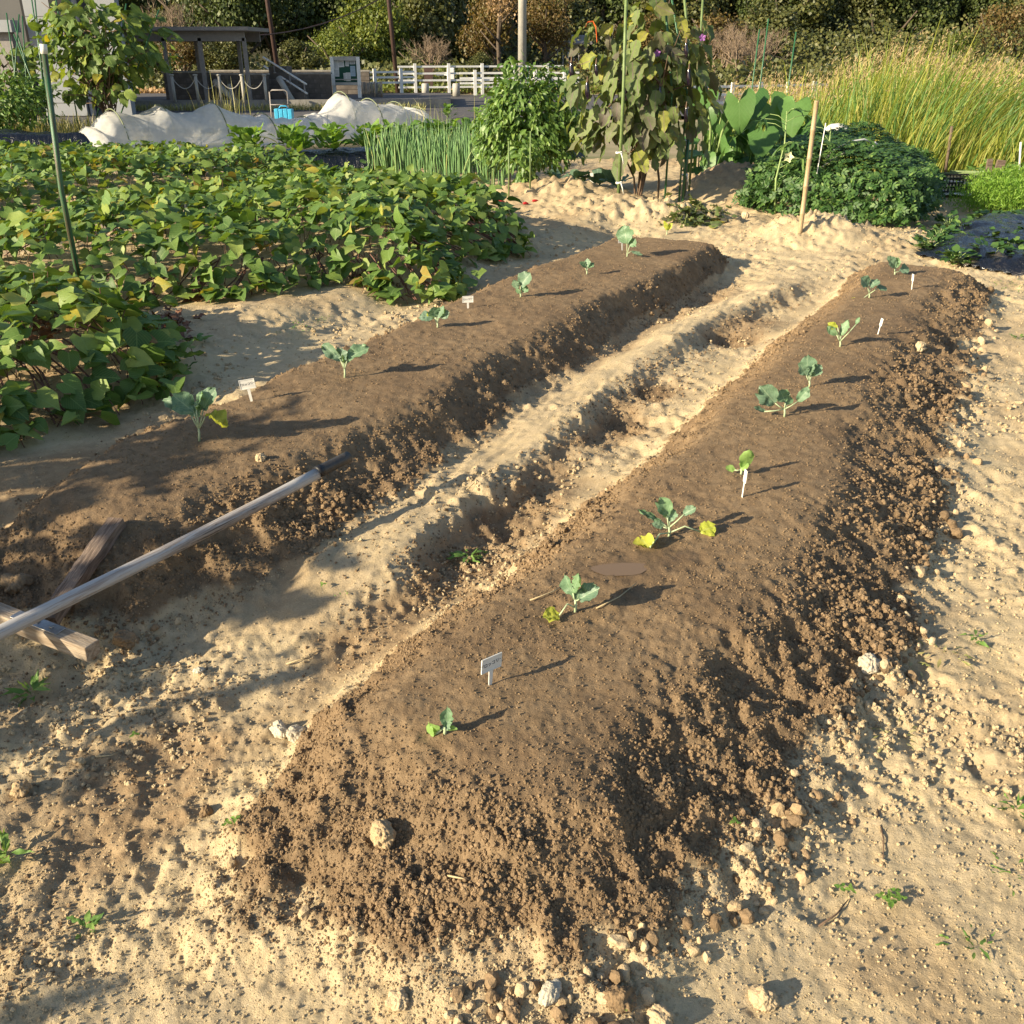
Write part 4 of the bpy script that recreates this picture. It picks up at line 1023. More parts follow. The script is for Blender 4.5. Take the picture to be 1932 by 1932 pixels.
G1 = 'poles holding up the tall eggplant'
p1 = vpole(1165, -60, 412, .016); p1[2].x = at(1183, -60, p1[0].y).x
pr = pole('green_pole', p1, [.018, .016, .014], M['oldgreen'], 'foremost green pole of the tall eggplant, white tie near its foot', 'pole', G1)
for (x0, x1, yt, yb, r, mt, lab) in ((1253, 1250, -60, 396, .011, 'greenpole', 'thin dark green pole in the middle of the eggplant, with a second pole beside it'),
        (1300 - 20, 1258, -60, 392, .010, 'greenpole', 'thin dark green pole crossing behind the middle of the eggplant'),
        (1290, 1286, -60, 386, .013, 'oldgreen', 'green pole rising at the right half of the eggplant'),
        (1298, 1330, -60, 384, .012, 'oldgreen', 'rightmost green pole of the eggplant, leaning out to the right'),
        (1287, 1300, 250, 392, .014, 'greenpole', 'short green stake with white string at the right foot of the eggplant'),
        (1206, 1204, 60, 392, .012, 'oldgreen', 'green pole ending among the top leaves of the eggplant'),
        (1240, 1239, 300, 392, .012, 'stake', 'short brown stake between the eggplant stems')):
    q = vpole(x0, yt, yb, r); q[2].x = at(x1, yt, q[0].y).x; pole('support_pole', q, r, M[mt], lab, 'pole', G1)
q = vpole(1288, 250, 388, .02); pole('wooden_stake', q, .018, M['stake'], 'grey wooden stake tied with white string right of the eggplant', 'stake')
def ties():
    for i, (x, y, Y) in enumerate(((1168, 288, 9.72), (1168, 345, 9.72), (1289, 265, 10.6), (1292, 330, 10.6), (1296, 395, 10.2))):
        p = at(x, y, Y); mb = MB()
        mb.tube([p + Vector((.026 * math.cos(a), .026 * math.sin(a), .004 * math.sin(3 * a))) for a in np.linspace(0, 6.28, 14)], .009, 6)
        mb.tube([p + Vector((.015, -.03, 0)), p + Vector((.03, -.035, -.04)), p + Vector((.045, -.035, -.10))], .006, 5)
        lab = ['white tie knotted on the foremost pole, upper', 'white tie wrapped on the foremost pole, lower', 'white tape on the grey stake, upper', 'white string on the grey stake, lower', 'loose white string at the foot of the short green stake'][i]
        tag(mb.build('string_tie', M['whiteplastic'], None, True, p), lab, 'string').location = p
ties()
def tape():
    p = at(1120, 60, 10.1); mb = MB()
    q = [at(1104, 52, 10.1), at(1108, 42, 10.1), at(1118, 41, 10.1), at(1124, 52, 10.1), at(1126, 80, 10.15)]
    for a, b in zip(q[:-1], q[1:]): mb.add([a + Vector((0, -.02, .004)), b + Vector((0, -.02, .004)), b + Vector((0, .02, -.004)), a + Vector((0, .02, -.004)), a + Vector((0.003, -.02, .007)), b + Vector((0.003, -.02, .007)), b + Vector((0.003, .02, -.001)), a + Vector((.003, .02, -.001))], [(0, 1, 2, 3), (7, 6, 5, 4), (0, 4, 5, 1), (3, 2, 6, 7)])
    o = mb.build('orange_tape', M['orange'], None, False, p); o.location = p; tag(o, 'orange tape looped over the top of the tall eggplant', 'tape')
tape()
# leaf litter and small plants at its foot
def litter(name, label, cat, spots, shape, mat, size, ns=60, jig=.08, upn=1., rest='leaves'):
    root = empty(name, gt(*spots[0][:2]), label, cat); P = []
    for px, py, sx, sy, n in spots:
        for _ in range(n):
            p = gt(px + rng.normal(0, sx * .55), py + rng.normal(0, sy * .55)); P.append((p.x, p.y, p.z + rng.uniform(.004, .03)))
    P = np.array(P); N = len(P); Dr = unit(rng.normal(0, 1, (N, 3)) * np.array([1, 1, .25])); Nr = unit(rng.normal(0, .4, (N, 3)) + np.array([0, 0, upn]))
    foliage(root, shape, P, Dr, Nr, rng.uniform(size[0], size[1], N), mat, ns, 'leaf', rest, jig); return root
litter('cut_leaf_heap', 'heap of cut grey-green leaves beside the tall eggplant', 'cut leaves', [(1325, 412, 45, 14, 90), (1300, 395, 50, 14, 60)], 'egg', M['egg'], (.06, .12), 50)

# ---------------------------------------------------------------- pepper bushes, onions, taro
bush('pepper_bush', 'dense bright green pepper bush left of the tall eggplant', 'pepper plant', (.20, 11.3, .14), 1.26, 1.32, 'pepper', 3000, (.07, .125), M['pepper'], 260, droop=1.0, stems=10, zmin=-.05, depth=.95, stem_mat=M['stem_green'], upn=.7)
bush('pepper_bush', 'small pepper plant on short stakes beside the red fallen peppers', 'pepper plant', (.14, 10.55, .12), .62, .42, 'pepper', 240, (.07, .11), M['pepper'], 60, droop=1.3, stems=4, zmin=.35, stem_mat=M['stem_green'])
for i, (x, y) in enumerate(((960, 372), (1000, 368))):
    b = gt(x, y); pole('support_pole', [b - Vector((0, 0, .05)), b + Vector((0, 0, .55))], .008, M['oldgreen'], ['short green stake by the red pepper, left one', 'short green stake by the red pepper, right one'][i], 'stake')
for i, (x, yt, r, mt, lab) in enumerate(((962, 140, .010, 'bark', 'thin dark rod rising behind the pepper bush'), (996, 118, .008, 'greenpole', 'thin green rod rising behind the pepper bush'))):
    z = at(x, yt, 11.9).z; xx = at(x, yt, 11.9).x; pole('support_pole', [(xx, 11.9, 0), (xx, 11.9, z)], r, M[mt], lab, 'pole')
for i, (x, y, lab) in enumerate(((945, 384, 'red pepper fallen on the sandy mound'), (992, 386, 'small red pepper scrap near the green stakes'), (1010, 383, 'flattened red pepper scrap on the sandy mound'))):
    b = gt(x, y); mb = MB(); l = (.045, .03, .035)[i]; r = (.028, .014, .012)[i]
    mb.tube([b + Vector((-l, 0, r * .7)), b + Vector((-l * .8, 0, r * .8)), b + Vector((0, .004, r)), b + Vector((l * .7, .01, r * .7)), b + Vector((l, .012, r * .5))], [r * .2, r * .9, r, r * .6, r * .1], 9)
    o = mb.build('red_pepper', M['red'], None, True, b); o.location = b; tag(o, lab, 'pepper')
def small_plants(pts, shape, mat, size, n, label, cat, name, hg=.18, up=.6, group=None, wd=.2, ns=8):
    out = []
    for i, (x, y) in enumerate(pts):
        b = gt(x, y); root = empty(name, b, label[i] if isinstance(label, list) else label, cat, group)
        a = rng.uniform(0, 6.28, n); r_ = rng.uniform(.02, .35, n) * wd
        P = np.stack([r_ * np.cos(a), r_ * np.sin(a), rng.uniform(.1, .8, n) * hg], 1)
        Dr = unit(np.stack([np.cos(a), np.sin(a), rng.uniform(.1, 1.2, n) * up], 1)); Nr = unit(np.stack([-np.cos(a) * .6, -np.sin(a) * .6, np.ones(n)], 1) + rng.normal(0, .2, (n, 3)))
        foliage(root, shape, P + np.array(b), Dr, Nr, rng.uniform(size[0], size[1], n), mat, min(ns, n)); out.append(root)
        tubes_mesh('stalks', [[np.array([0, 0, -.01]), p * .5 + np.array([0, 0, .01]), p] for p in P], .0025, M['stem_green'], root, 4, kind='stuff')
    return out
small_plants([(1050, 345), (1088, 352), (1130, 350), (1165, 356)], 'cabbage', M['cabbage'], (.12, .2), 9,
    ['young cabbage right of the pepper bush', 'second young cabbage, before the white marker', 'young cabbage beside the white marker', 'young cabbage behind the foremost pole'], 'cabbage', 'young_cabbage', .16, 1.0, wd=.25)
b = gt(1118, 345); mb = MB(); mb.box((0, 0, .06), (.075, .004, .12)); mb.box((0, .004, .03), (.02, .004, .12)); o = mb.build('plant_marker', M['whiteplastic']); o.location = b; tag(o, 'plain white marker stuck in the mound between the cabbages', 'plant marker')
def blades(root, P, L_, wd, lean, mat, name, segs=4, n_single=0, kind='stuff', tri=True, curl=.5):
    """long leaves as tapered strips (tri) or thin tubes"""
    N = len(P); a = rng.uniform(0, 6.28, N); ln = np.abs(rng.normal(0, 1, N)) * lean
    dirx = np.cos(a) * ln + .0; diry = np.sin(a) * ln
    V = np.zeros((N, (segs + 1) * 2, 3)); uv = np.zeros((N, (segs + 1) * 2, 2)); th = rng.uniform(0, 3.14, N); w_ = wd * rng.uniform(.7, 1.2, N)
    for j in range(segs + 1):
        f = j / segs; cx = P[:, 0] + dirx * L_ * f ** 1.7; cy = P[:, 1] + diry * L_ * f ** 1.7; cz = P[:, 2] + L_ * (f - curl * ln * f ** 3)
        hw = w_ * (1 - f ** 2.2 * .92) / 2
        V[:, 2 * j] = np.stack([cx - np.cos(th) * hw, cy - np.sin(th) * hw, cz], 1); V[:, 2 * j + 1] = np.stack([cx + np.cos(th) * hw, cy + np.sin(th) * hw, cz], 1)
        uv[:, 2 * j] = (.2, f); uv[:, 2 * j + 1] = (.8, f)
    k = (segs + 1) * 2; F_ = np.array([[2 * j, 2 * j + 1, 2 * j + 3, 2 * j + 2] for j in range(segs)])
    Fq = (F_[None] + (np.arange(N) * k)[:, None, None]).reshape(-1, 4)
    o0 = np.array(root.location) if root else np.zeros(3)
    me = np_mesh(name, (V - o0).reshape(-1, 3), Fq, mat, uv.reshape(-1, 2), np.repeat(rng.random(N), k))
    return tag(link(name, me, root), kind=kind)
def tube_leaves(root, P, L_, r, lean, mat, name, segs=4, ns=4):
    N = len(P); a = rng.uniform(0, 6.28, N); ln = np.abs(rng.normal(0, 1, N)) * lean; k = (segs + 1) * ns
    V = np.zeros((N, segs + 1, ns, 3))
    for j in range(segs + 1):
        f = j / segs; c = np.stack([P[:, 0] + np.cos(a) * ln * L_ * f ** 1.5, P[:, 1] + np.sin(a) * ln * L_ * f ** 1.5, P[:, 2] + L_ * f * (1 - .2 * ln)], 1)
        rr = r * (.8 + .5 * f) * (1 if j < segs else .12)
        for q in range(ns): V[:, j, q] = c + np.stack([rr * math.cos(q * 6.283 / ns) * np.ones(N), rr * math.sin(q * 6.283 / ns) * np.ones(N), np.zeros(N)], 1)
    F_ = np.array([[j * ns + q, j * ns + (q + 1) % ns, (j + 1) * ns + (q + 1) % ns, (j + 1) * ns + q] for j in range(segs) for q in range(ns)])
    Fq = (F_[None] + (np.arange(N) * k)[:, None, None]).reshape(-1, 4); o0 = np.array(root.location)
    me = np_mesh(name, (V.reshape(N, k, 3) - o0).reshape(-1, 3), Fq, mat, np.zeros((N * k, 2)) + .3, np.repeat(rng.random(N), k))
    return tag(link(name, me, root), kind='stuff')
def onions():
    rows = [((-.25, 12.0), (-.15, 14.9)), ((-.75, 12.3), (-.75, 15.2)), ((-1.25, 12.7), (-1.4, 15.5)), ((-1.8, 13.2), (-2.1, 15.8))]
    rows = [((-.12, 12.2), (-1.9, 13.7)), ((-.0, 13.0), (-1.7, 14.6)), ((.1, 13.9), (-1.5, 15.5))]
    labs = ['nearest row of spring onions between the sweet potatoes and the pepper bush', 'middle row of spring onions', 'back row of spring onions by the black mulch film']
    for (a, b), lb in zip(rows, labs):
        root = empty('spring_onion_row', (*a, hb(*a)), lb, 'spring onions'); n = 260
        f = rng.random(n); x = a[0] + (b[0] - a[0]) * f + rng.normal(0, .05, n); y = a[1] + (b[1] - a[1]) * f + rng.normal(0, .05, n)
        cl = np.repeat(np.arange(n // 4), 4)[:n]; x = x[cl * 4 % n] + rng.normal(0, .02, n); y = y[cl * 4 % n] + rng.normal(0, .02, n)
        P = np.stack([x, y, base_h(x, y) * 0 + .02], 1); tube_leaves(root, P, rng.uniform(.42, .66, n), .0075, .14, M['onion'], 'onion_leaves')
onions()
def taro():
    specs = [(1330, 175, .36), (1362, 215, .40), (1395, 190, .42), (1410, 235, .40), (1455, 200, .46), (1440, 250, .40), (1485, 215, .40), (1500, 195, .44), (1350, 255, .34), (1380, 275, .3), (1520, 235, .36), (1470, 285, .26), (1335, 300, .24), (1545, 260, .3), (1425, 178, .34), (1370, 300, .26)]
    cents = [(2.45, 12.3), (2.9, 12.5), (3.3, 12.6), (3.7, 12.4)]
    labs = ['taro plant nearest the tall eggplant, with upright leaves', 'taro plant with a big drooping leaf left of centre in its clump', 'taro plant with dark folded leaves behind the flowering okra', 'taro plant with pale torn leaf behind the bamboo stake']
    roots = [empty('taro_plant', (c[0], c[1], .12), l, 'taro') for c, l in zip(cents, labs)]
    groups = [[] for _ in roots]
    for (x, y, s_) in specs:
        p = at(x, y, 12.3 + rng.uniform(-.35, .35)); i = int(np.argmin([abs(p.x - c[0]) for c in cents])); groups[i].append((p, s_))
    for r_, gl in zip(roots, groups):
        P = np.array([p[:] for p, _ in gl]).reshape(-1, 3); sz = np.array([s_ for _, s_ in gl]) * .85
        if not len(P): continue
        out = P - np.array(r_.location); out[:, 2] = 0
        Dr = unit(unit(out) * .5 + np.array([0, -.15, -.85]) + rng.normal(0, .25, P.shape)); Nr = unit(unit(out) * .4 + np.array([-.55, -.75, .45]) + rng.normal(0, .28, P.shape))
        foliage(r_, 'taro', P, Dr, Nr, sz, M['taro'], len(P), jig=.04)
        tubes_mesh('leaf_stalks', [[rng.normal(0, .04, 3) * np.array([1, 1, 0]), (p - np.array(r_.location)) * np.array([.35, .35, .6]), p - np.array(r_.location)] for p in P], [.02, .009], M['stem_green'], r_, 6, kind='stuff')
        n = 26; a = rng.uniform(0, 6.28, n); Q = np.stack([np.cos(a) * .25, np.sin(a) * .25, rng.uniform(.05, .5, n)], 1) + np.array(r_.location)
        foliage(r_, 'taro', Q, unit(np.stack([np.cos(a), np.sin(a), -.3 + 0 * a], 1)), unit(rng.normal(0, .4, (n, 3)) + np.array([-.4, -.4, .7])), rng.uniform(.12, .24, n), M['taro'], 0, rest='young_leaves')
        blades(r_, np.array(r_.location) + rng.normal(0, .16, (40, 3)) * np.array([1, 1, 0]), rng.uniform(.35, .7, 40), .03, .28, M['weed'], 'lower_leaves')
taro()
# okra plants and the bamboo stake
def okra(x, y, hgt, label, flower=False):
    b = gt(x, y); root = empty('okra_plant', b, label, 'okra', 'okra plants on the pale mound')
    pth = [Vector((0, 0, -.03)), Vector((-.03, 0, hgt * .35)), Vector((.02, .02, hgt * .7)), Vector((0, 0, hgt))]
    mb = MB(); mb.tube(pth, [.012, .010, .008, .005], 7); n = 13; P = []; D = []
    for i in range(n):
        f = rng.uniform(.35, 1); c = Vector((0, 0, hgt * f)); a = rng.uniform(0, 6.28); l = rng.uniform(.12, .28)
        t = c + Vector((math.cos(a) * l, math.sin(a) * l, .06)); mb.tube([c, (c + t) / 2 + Vector((0, 0, .02)), t], .003, 5)
        for k in range(5):
            da = (k - 2) * .55; P.append(t[:]); D.append((math.cos(a + da), math.sin(a + da), -.3))
    mb.build('stem', M['stem_green'], root, True); P = np.array(P) + np.array(b); D = unit(np.array(D))
    foliage(root, 'strap', P, D, unit(rng.normal(0, .25, P.shape) + np.array([-.2, -.3, 1])), rng.uniform(.09, .16, len(P)), M['peanut'], 0)
    if flower:
        c = at(1487, 296, b.y - .05) - b; mb = MB()
        for k in range(5):
            a = k * 1.2566; d = Vector((math.cos(a), -.45, math.sin(a))); e2 = Vector((math.cos(a + .65), -.5, math.sin(a + .65))); e3 = Vector((math.cos(a - .65), -.5, math.sin(a - .65)))
            mb.add([c, c + e3 * .035, c + d * .055, c + e2 * .035], [(0, 1, 2, 3)])
        f = mb.build('flower', M['petal'], root); mb = MB(); mb.tube([c, c + Vector((0, -.012, 0))], [.012, .006], 8); mb.build('flower_centre', M['egg_fruit'], f)
okra(1462, 405, .95, 'okra plant carrying a cream flower left of the bamboo stake', True)
okra(1545, 405, .85, 'okra plant just behind the bamboo stake')
okra(1575, 400, .65, 'short okra plant right of the bamboo stake')
bb = gt(1510, 434)
def bamboo():
    root = empty('bamboo_stake', bb, 'straight bamboo stake standing in the pale mound', 'bamboo stake'); t = at(1541, 190, bb.y) - bb; mb = MB(); pts = []; rs = []; 
    n = 5
    for i in range(n):
        for f, r_ in ((.03, .021), (.5, .019), (.97, .020), (1.0, .0235)):
            q = (i + f) / n; pts.append(Vector((0, 0, -.05)).lerp(t, q)); rs.append(r_ * (1 - .0 * q))
    mb.tube(pts, rs, 12); mb.build('culm', M['bamboo'], root, True)
bamboo()
q = gt(1590, 408); pole('wooden_stake', [q, q + Vector((.02, 0, .45))], .014, M['stake'], 'short pale stake just right of the bamboo stake', 'stake')
mb = MB(); q = gt(1580 - 25, 300 + 70); z = at(1558, 232, 9.7); pole('white_rod', [(z.x - .03, 9.7, .2), (z.x, 9.7, z.z)], .005, M['whiteplastic'], 'thin white rod behind the bamboo stake', 'rod')

# ---------------------------------------------------------------- peanut bed under a net
PEA = [(2.45, 10.2), (2.70, 9.8), (3.15, 9.4), (3.6, 9.15), (4.05, 9.6), (4.55, 10.7), (4.95, 11.9), (4.8, 12.8), (4.0, 13.1), (3.3, 12.2), (2.7, 11.2)]
def peanut():
    root = empty('peanut_plant', (3.9, 11, .05), 'large dark green clipped-looking mass of peanut plants under a green net', 'peanut plants'); n = 5200
    xs = rng.uniform(2.3, 5.4, n * 2); ys = rng.uniform(8.8, 13.4, n * 2); m = inpoly(xs, ys, PEA); x, y = xs[m][:n], ys[m][:n]
    def cn(x, y):
        d = polydist(x, y, PEA); u = np.clip(d / .55, 0, 1); return .57 * np.sqrt(1 - (1 - u) ** 2) * (1 + .35 * fbm(x, y, .7, 2, 300))
    k = 3600; ei = rng.integers(0, len(PEA), k); f = rng.random(k)
    ex = np.array([PEA[i][0] * (1 - q) + PEA[(i + 1) % len(PEA)][0] * q for i, q in zip(ei, f)]); ey = np.array([PEA[i][1] * (1 - q) + PEA[(i + 1) % len(PEA)][1] * q for i, q in zip(ei, f)])
    ez = rng.random(k) * .42; cxy = np.stack([3.9 - ex, 11 - ey], 1); cxy /= np.linalg.norm(cxy, axis=1)[:, None]; bl_ = .13 * fbm(ex * 1.0, ey + ez * 1.5, .6, 2, 310); ex = ex + cxy[:, 0] * (ez * ez * 1.1 + bl_) + rng.normal(0, .05, k); ey = ey + cxy[:, 1] * (ez * ez * 1.1 + bl_) + rng.normal(0, .05, k)
    z = cn(x, y) - rng.random(len(x)) ** 2 * .12
    P = np.concatenate([np.stack([x, y, z + .06], 1), np.stack([ex, ey, ez + .06], 1)]); Nn = np.concatenate([np.tile([0, 0, 1.], (len(x), 1)), np.stack([-cxy[:, 0], -cxy[:, 1], .3 + 0 * ex], 1)])
    N = len(P); Nn = unit(Nn + rng.normal(0, .3, (N, 3)) + np.array([-.15, -.2, .2])); a = rng.uniform(0, 6.28, N)
    D0 = np.stack([np.cos(a), np.sin(a), -.1 + 0 * a], 1); Sx, Dd, Nz = frames(D0, Nn)
    PP = []; DD = []; NN = []
    for s_ in (-1, 1):
        for off, ang in ((0, .9), (.025, .45)):
            PP.append(P + Dd * off); DD.append(unit(Dd * math.cos(ang) + Sx * s_ * math.sin(ang))); NN.append(Nz)
    PP = np.concatenate(PP); foliage(root, 'leaflet', PP, np.concatenate(DD), np.concatenate(NN), rng.uniform(.04, .062, len(PP)), M['peanut'], 300, 'leaflet', 'leaflets', .03)
    return root
peanut()
def net_hoops():
    root = empty('green_net', (3.9, 10.4, .6), 'torn green net with pale hoops resting on the peanut plants', 'net')
    mb = MB(); o0 = root.location
    for pts in (((1558, 300), (1570, 285), (1600, 268), (1630, 263), (1655, 272)), ((1545, 320), (1570, 300), (1600, 285), (1630, 283), (1650, 292), (1660, 305)), ((1630, 290), (1645, 280), (1652, 268))):
        mb.tube([at(x * .955 + 68 if False else x, y, 10.25 + .003 * (x - 1600)) - o0 for x, y in pts], .010, 6)
    mb.build('hoop', M['whiteplastic'], root, True)
    n = 14; V = []; 
    for i in range(n):
        for j in range(6):
            f = i / (n - 1); p = at(1560 + 95 * f, 284 - 16 * math.sin(f * 3.1) + j * 5, 10.35 + j * .02) - o0; V.append(p[:])
    F_ = np.array([[i * 6 + j, i * 6 + j + 1, (i + 1) * 6 + j + 1, (i + 1) * 6 + j] for i in range(n - 1) for j in range(5)])
    link('mesh_sheet', np_mesh('mesh_sheet', np.array(V), F_, M['net']), root)
net_hoops()
def bag():
    p = at(1580, 245, 13.2); bm = bmesh.new(); bmesh.ops.create_icosphere(bm, subdivisions=4, radius=1)
    for v in bm.verts:
        q = 1 + .35 * float(fbm(v.co.x + 3, v.co.y * 2 + v.co.z, .8, 3, 9)); v.co = Vector((v.co.x * .16 * q, v.co.y * .12 * q, max(-.03, v.co.z * .075 * q)))
    me = bpy.data.meshes.new('plastic_bag'); bm.to_mesh(me); bm.free(); me.materials.append(M['whiteplastic']); me.polygons.foreach_set('use_smooth', [True] * len(me.polygons))
    o = link('plastic_bag', me); o.location = p; tag(o, 'crumpled white plastic sheet lying behind the peanut plants', 'plastic sheet')
bag()
mb = MB(); p = at(1806 * .0 + 1794 - 120, 277, 12.6)
mb = MB(); p = at(1628, 276 - 1, 12.4)
for k in range(9): a = k * .7; mb.tube([p, p + Vector((.05 * math.cos(a), .02 * math.sin(a), .03 * abs(math.sin(a))))], .006, 4)
o = mb.build('red_flower', M['red'], None, False, p); o.location = at(1806 - 0, 277, 12.6) * 0 + p; tag(o, 'small red-orange flower head above the peanut plants', 'flower')
for x, y0, y1, lab in ((1794, 238, 265, 'grey stake end showing above the peanut plants'),):
    p = at(1794, y1, 13.6); 
q = at(1796 - 0, 262, 13.5)
pole('wooden_stake', [(at(1796, 262, 13.4).x, 13.4, 0), (at(1796, 238, 13.4).x, 13.4, at(1796, 238, 13.4).z)], .02, M['stake'], 'grey stake standing between the peanut plants and the tall grass', 'stake')
#@@SPLIT4
# ---------------------------------------------------------------- right side: strawberries, carrots, crate, poles
def film_sheet(name, poly_px, z0, hgt, label, edge=.35, world=None, cat='mulch film', n=70):
    poly = world or [g(x, y, z0) for x, y in poly_px]
    xs = [p[0] for p in poly]; ys = [p[1] for p in poly]; X, Y = np.meshgrid(np.linspace(min(xs), max(xs), n), np.linspace(min(ys), max(ys), n), indexing='ij')
    jx = X + .03 * fbm(X, Y, .25, 2, 401); jy = Y + .03 * fbm(X, Y, .25, 2, 411)
    ins = inpoly(jx, jy, poly); d = np.where(ins, polydist(X, Y, poly), -.01)
    Z = np.where(Y < 15, base_h(X, Y), 0) + hgt * ss(0, edge, d) + 0.06 * fbm(X, Y, .35, 3, 420) * ss(0, .1, d) + .03 * np.abs(fbm(X, Y, .07, 2, 430)) + .012
    i = np.arange(n * n).reshape(n, n); Fq = np.stack([i[:-1, :-1], i[1:, :-1], i[1:, 1:], i[:-1, 1:]], -1); keep = ins[:-1, :-1] & ins[1:, :-1] & ins[1:, 1:] & ins[:-1, 1:]
    V = np.stack([X, Y, Z], -1).reshape(-1, 3); Fq = Fq[keep]
    used = np.unique(Fq); mp = np.zeros(n * n, int); mp[used] = np.arange(len(used)); c = V[used].mean(0)
    o = link(name, np_mesh(name, V[used] - c, mp[Fq], M['film'])); o.location = c; tag(o, label, cat)
    sol = o.modifiers.new('solid', 'SOLIDIFY'); sol.thickness = .002
    return o
film_sheet('mulch_film', None, .05, .10, 'crinkled black mulch film over the strawberry bed', world=[(3.2, 7.75), (3.5, 7.25), (3.9, 6.95), (4.6, 6.85), (5.6, 7.2), (6.2, 8.6), (6.2, 10.2), (5.0, 10.1), (4.2, 9.4), (3.75, 8.7)])
sb = small_plants([(1770, 455), (1812, 448), (1850, 470), (1880, 462), (1905, 480), (1840, 440), (1893, 440), (1925, 450), (1790, 430), (1860, 425), (1920, 425), (1868, 492), (1918, 500), (1800, 498), (1752, 470)], 'ovate', M['peanut'], (.07, .11), 44,
    ['strawberry plant with dense dark leaves, second from the left edge of the film', 'strawberry plant at the middle of the film bed', 'low strawberry plant right above the bare shiny film', 'strawberry plant between two others in the film row',
     'strawberry plant near the frame edge above the folded film', 'strawberry plant next to the carrot greens', 'strawberry plant below the carrot greens', 'strawberry plant at the right frame edge', 'small strawberry plant in the back corner of the film',
     'strawberry plant under the feathery carrots', 'strawberry plant at the frame edge under the carrots', 'strawberry plant rooted in the front of the film with reddish crown', 'strawberry plant in the folded front corner of film', 'thin strawberry with reddish dead stalks on the shiny film', 'leftmost strawberry plant of the film bed'],
    'strawberry plant', 'strawberry_plant', .13, .6, 'strawberries on the black film', .35, 8)
def carrots():
    for i, (x, y) in enumerate(((1862, 398), (1893, 402), (1928, 398), (1862, 380), (1890, 375), (1922, 372))):
        b = gt(x, y); root = empty('carrot_row', b, ['feathery carrot tops at the front left of their bed', 'feathery carrot tops in front, next to the strawberries', 'feathery carrot tops in front at the frame edge', 'feathery carrot tops at the back left, by the white tarp', 'feathery carrot tops in the middle of the back row', 'feathery carrot tops in the back at the frame edge'][i], 'carrot tops', 'bright green carrot bed')
        n = 1500; P = np.stack([rng.normal(0, .17, n), rng.normal(0, .17, n), rng.uniform(.02, .30, n)], 1); P[:, 2] *= np.exp(-(P[:, 0] ** 2 + P[:, 1] ** 2) * 5) * 1.1
        foliage(root, 'strap', P + np.array(b), unit(rng.normal(0, .6, (n, 3)) + np.array([0, 0, .8])), unit(rng.normal(0, 1, (n, 3))), rng.uniform(.03, .06, n), M['carrot'], 0, rest='fronds')
    small_plants([(1870, 345), (1905, 350), (1840, 352), (1930, 340)], 'ovate', M['radish'], (.09, .14), 34, ['broad-leaved green plant behind the carrots, middle one', 'broad-leaved green plant behind the carrots, second from the right', 'broad-leaved green plant behind the carrots, next to the crate', 'broad-leaved green plant at the right frame edge'], 'leafy vegetable', 'leafy_vegetable', .28, .9, None, .5, 10)
carrots()
def crate():
    c = gt(1796, 368); root = empty('plastic_crate', c, 'black slatted plastic crate beside the peanut plants', 'crate', rz=.15); W_, D_, H_ = .50, .34, .22
    for nm, cx, cy, sx, sy in (('front_side', 0, -D_ / 2, W_, .012), ('back_side', 0, D_ / 2, W_, .012), ('end_side', -W_ / 2, 0, .012, D_), ('end_side', W_ / 2, 0, .012, D_)):
        mb = MB(); L_ = max(sx, sy); hx = sx > sy
        for k in range(5): mb.box((cx, cy, .02 + k * (H_ - .03) / 4), (sx, sy, .016))
        m_ = 12
        for k in range(m_ + 1):
            q = -L_ / 2 + L_ * k / m_; mb.box((cx + q if hx else cx, cy if hx else cy + q, H_ / 2), (.010 if hx else .009, .009 if hx else .010, H_))
        mb.build(nm, M['black'], root)
    mb = MB(); mb.box((0, 0, .006), (W_ - .02, D_ - .02, .01)); mb.build('bottom', M['black'], root)
crate()
def tarp():
    a = gt(1765, 372); n = 10; V = []
    for i in range(n):
        for j in range(4): V.append((a.x + 1.15 * i / (n - 1), a.y - .12 + .12 * j + .03 * math.sin(i * 1.7), .03 + .03 * math.sin(i * 1.9 + j) ** 2 + hb(a.x, a.y)))
    F_ = np.array([[i * 4 + j, (i + 1) * 4 + j, (i + 1) * 4 + j + 1, i * 4 + j + 1] for i in range(n - 1) for j in range(3)])
    V = np.array(V); o = link('white_tarp', np_mesh('white_tarp', V - V[0], F_, M['whiteplastic'])); o.location = V[0]; o.modifiers.new('solid', 'SOLIDIFY').thickness = .004
    tag(o, 'crumpled white sheet on the ground in front of the black crate', 'tarp')
tarp()
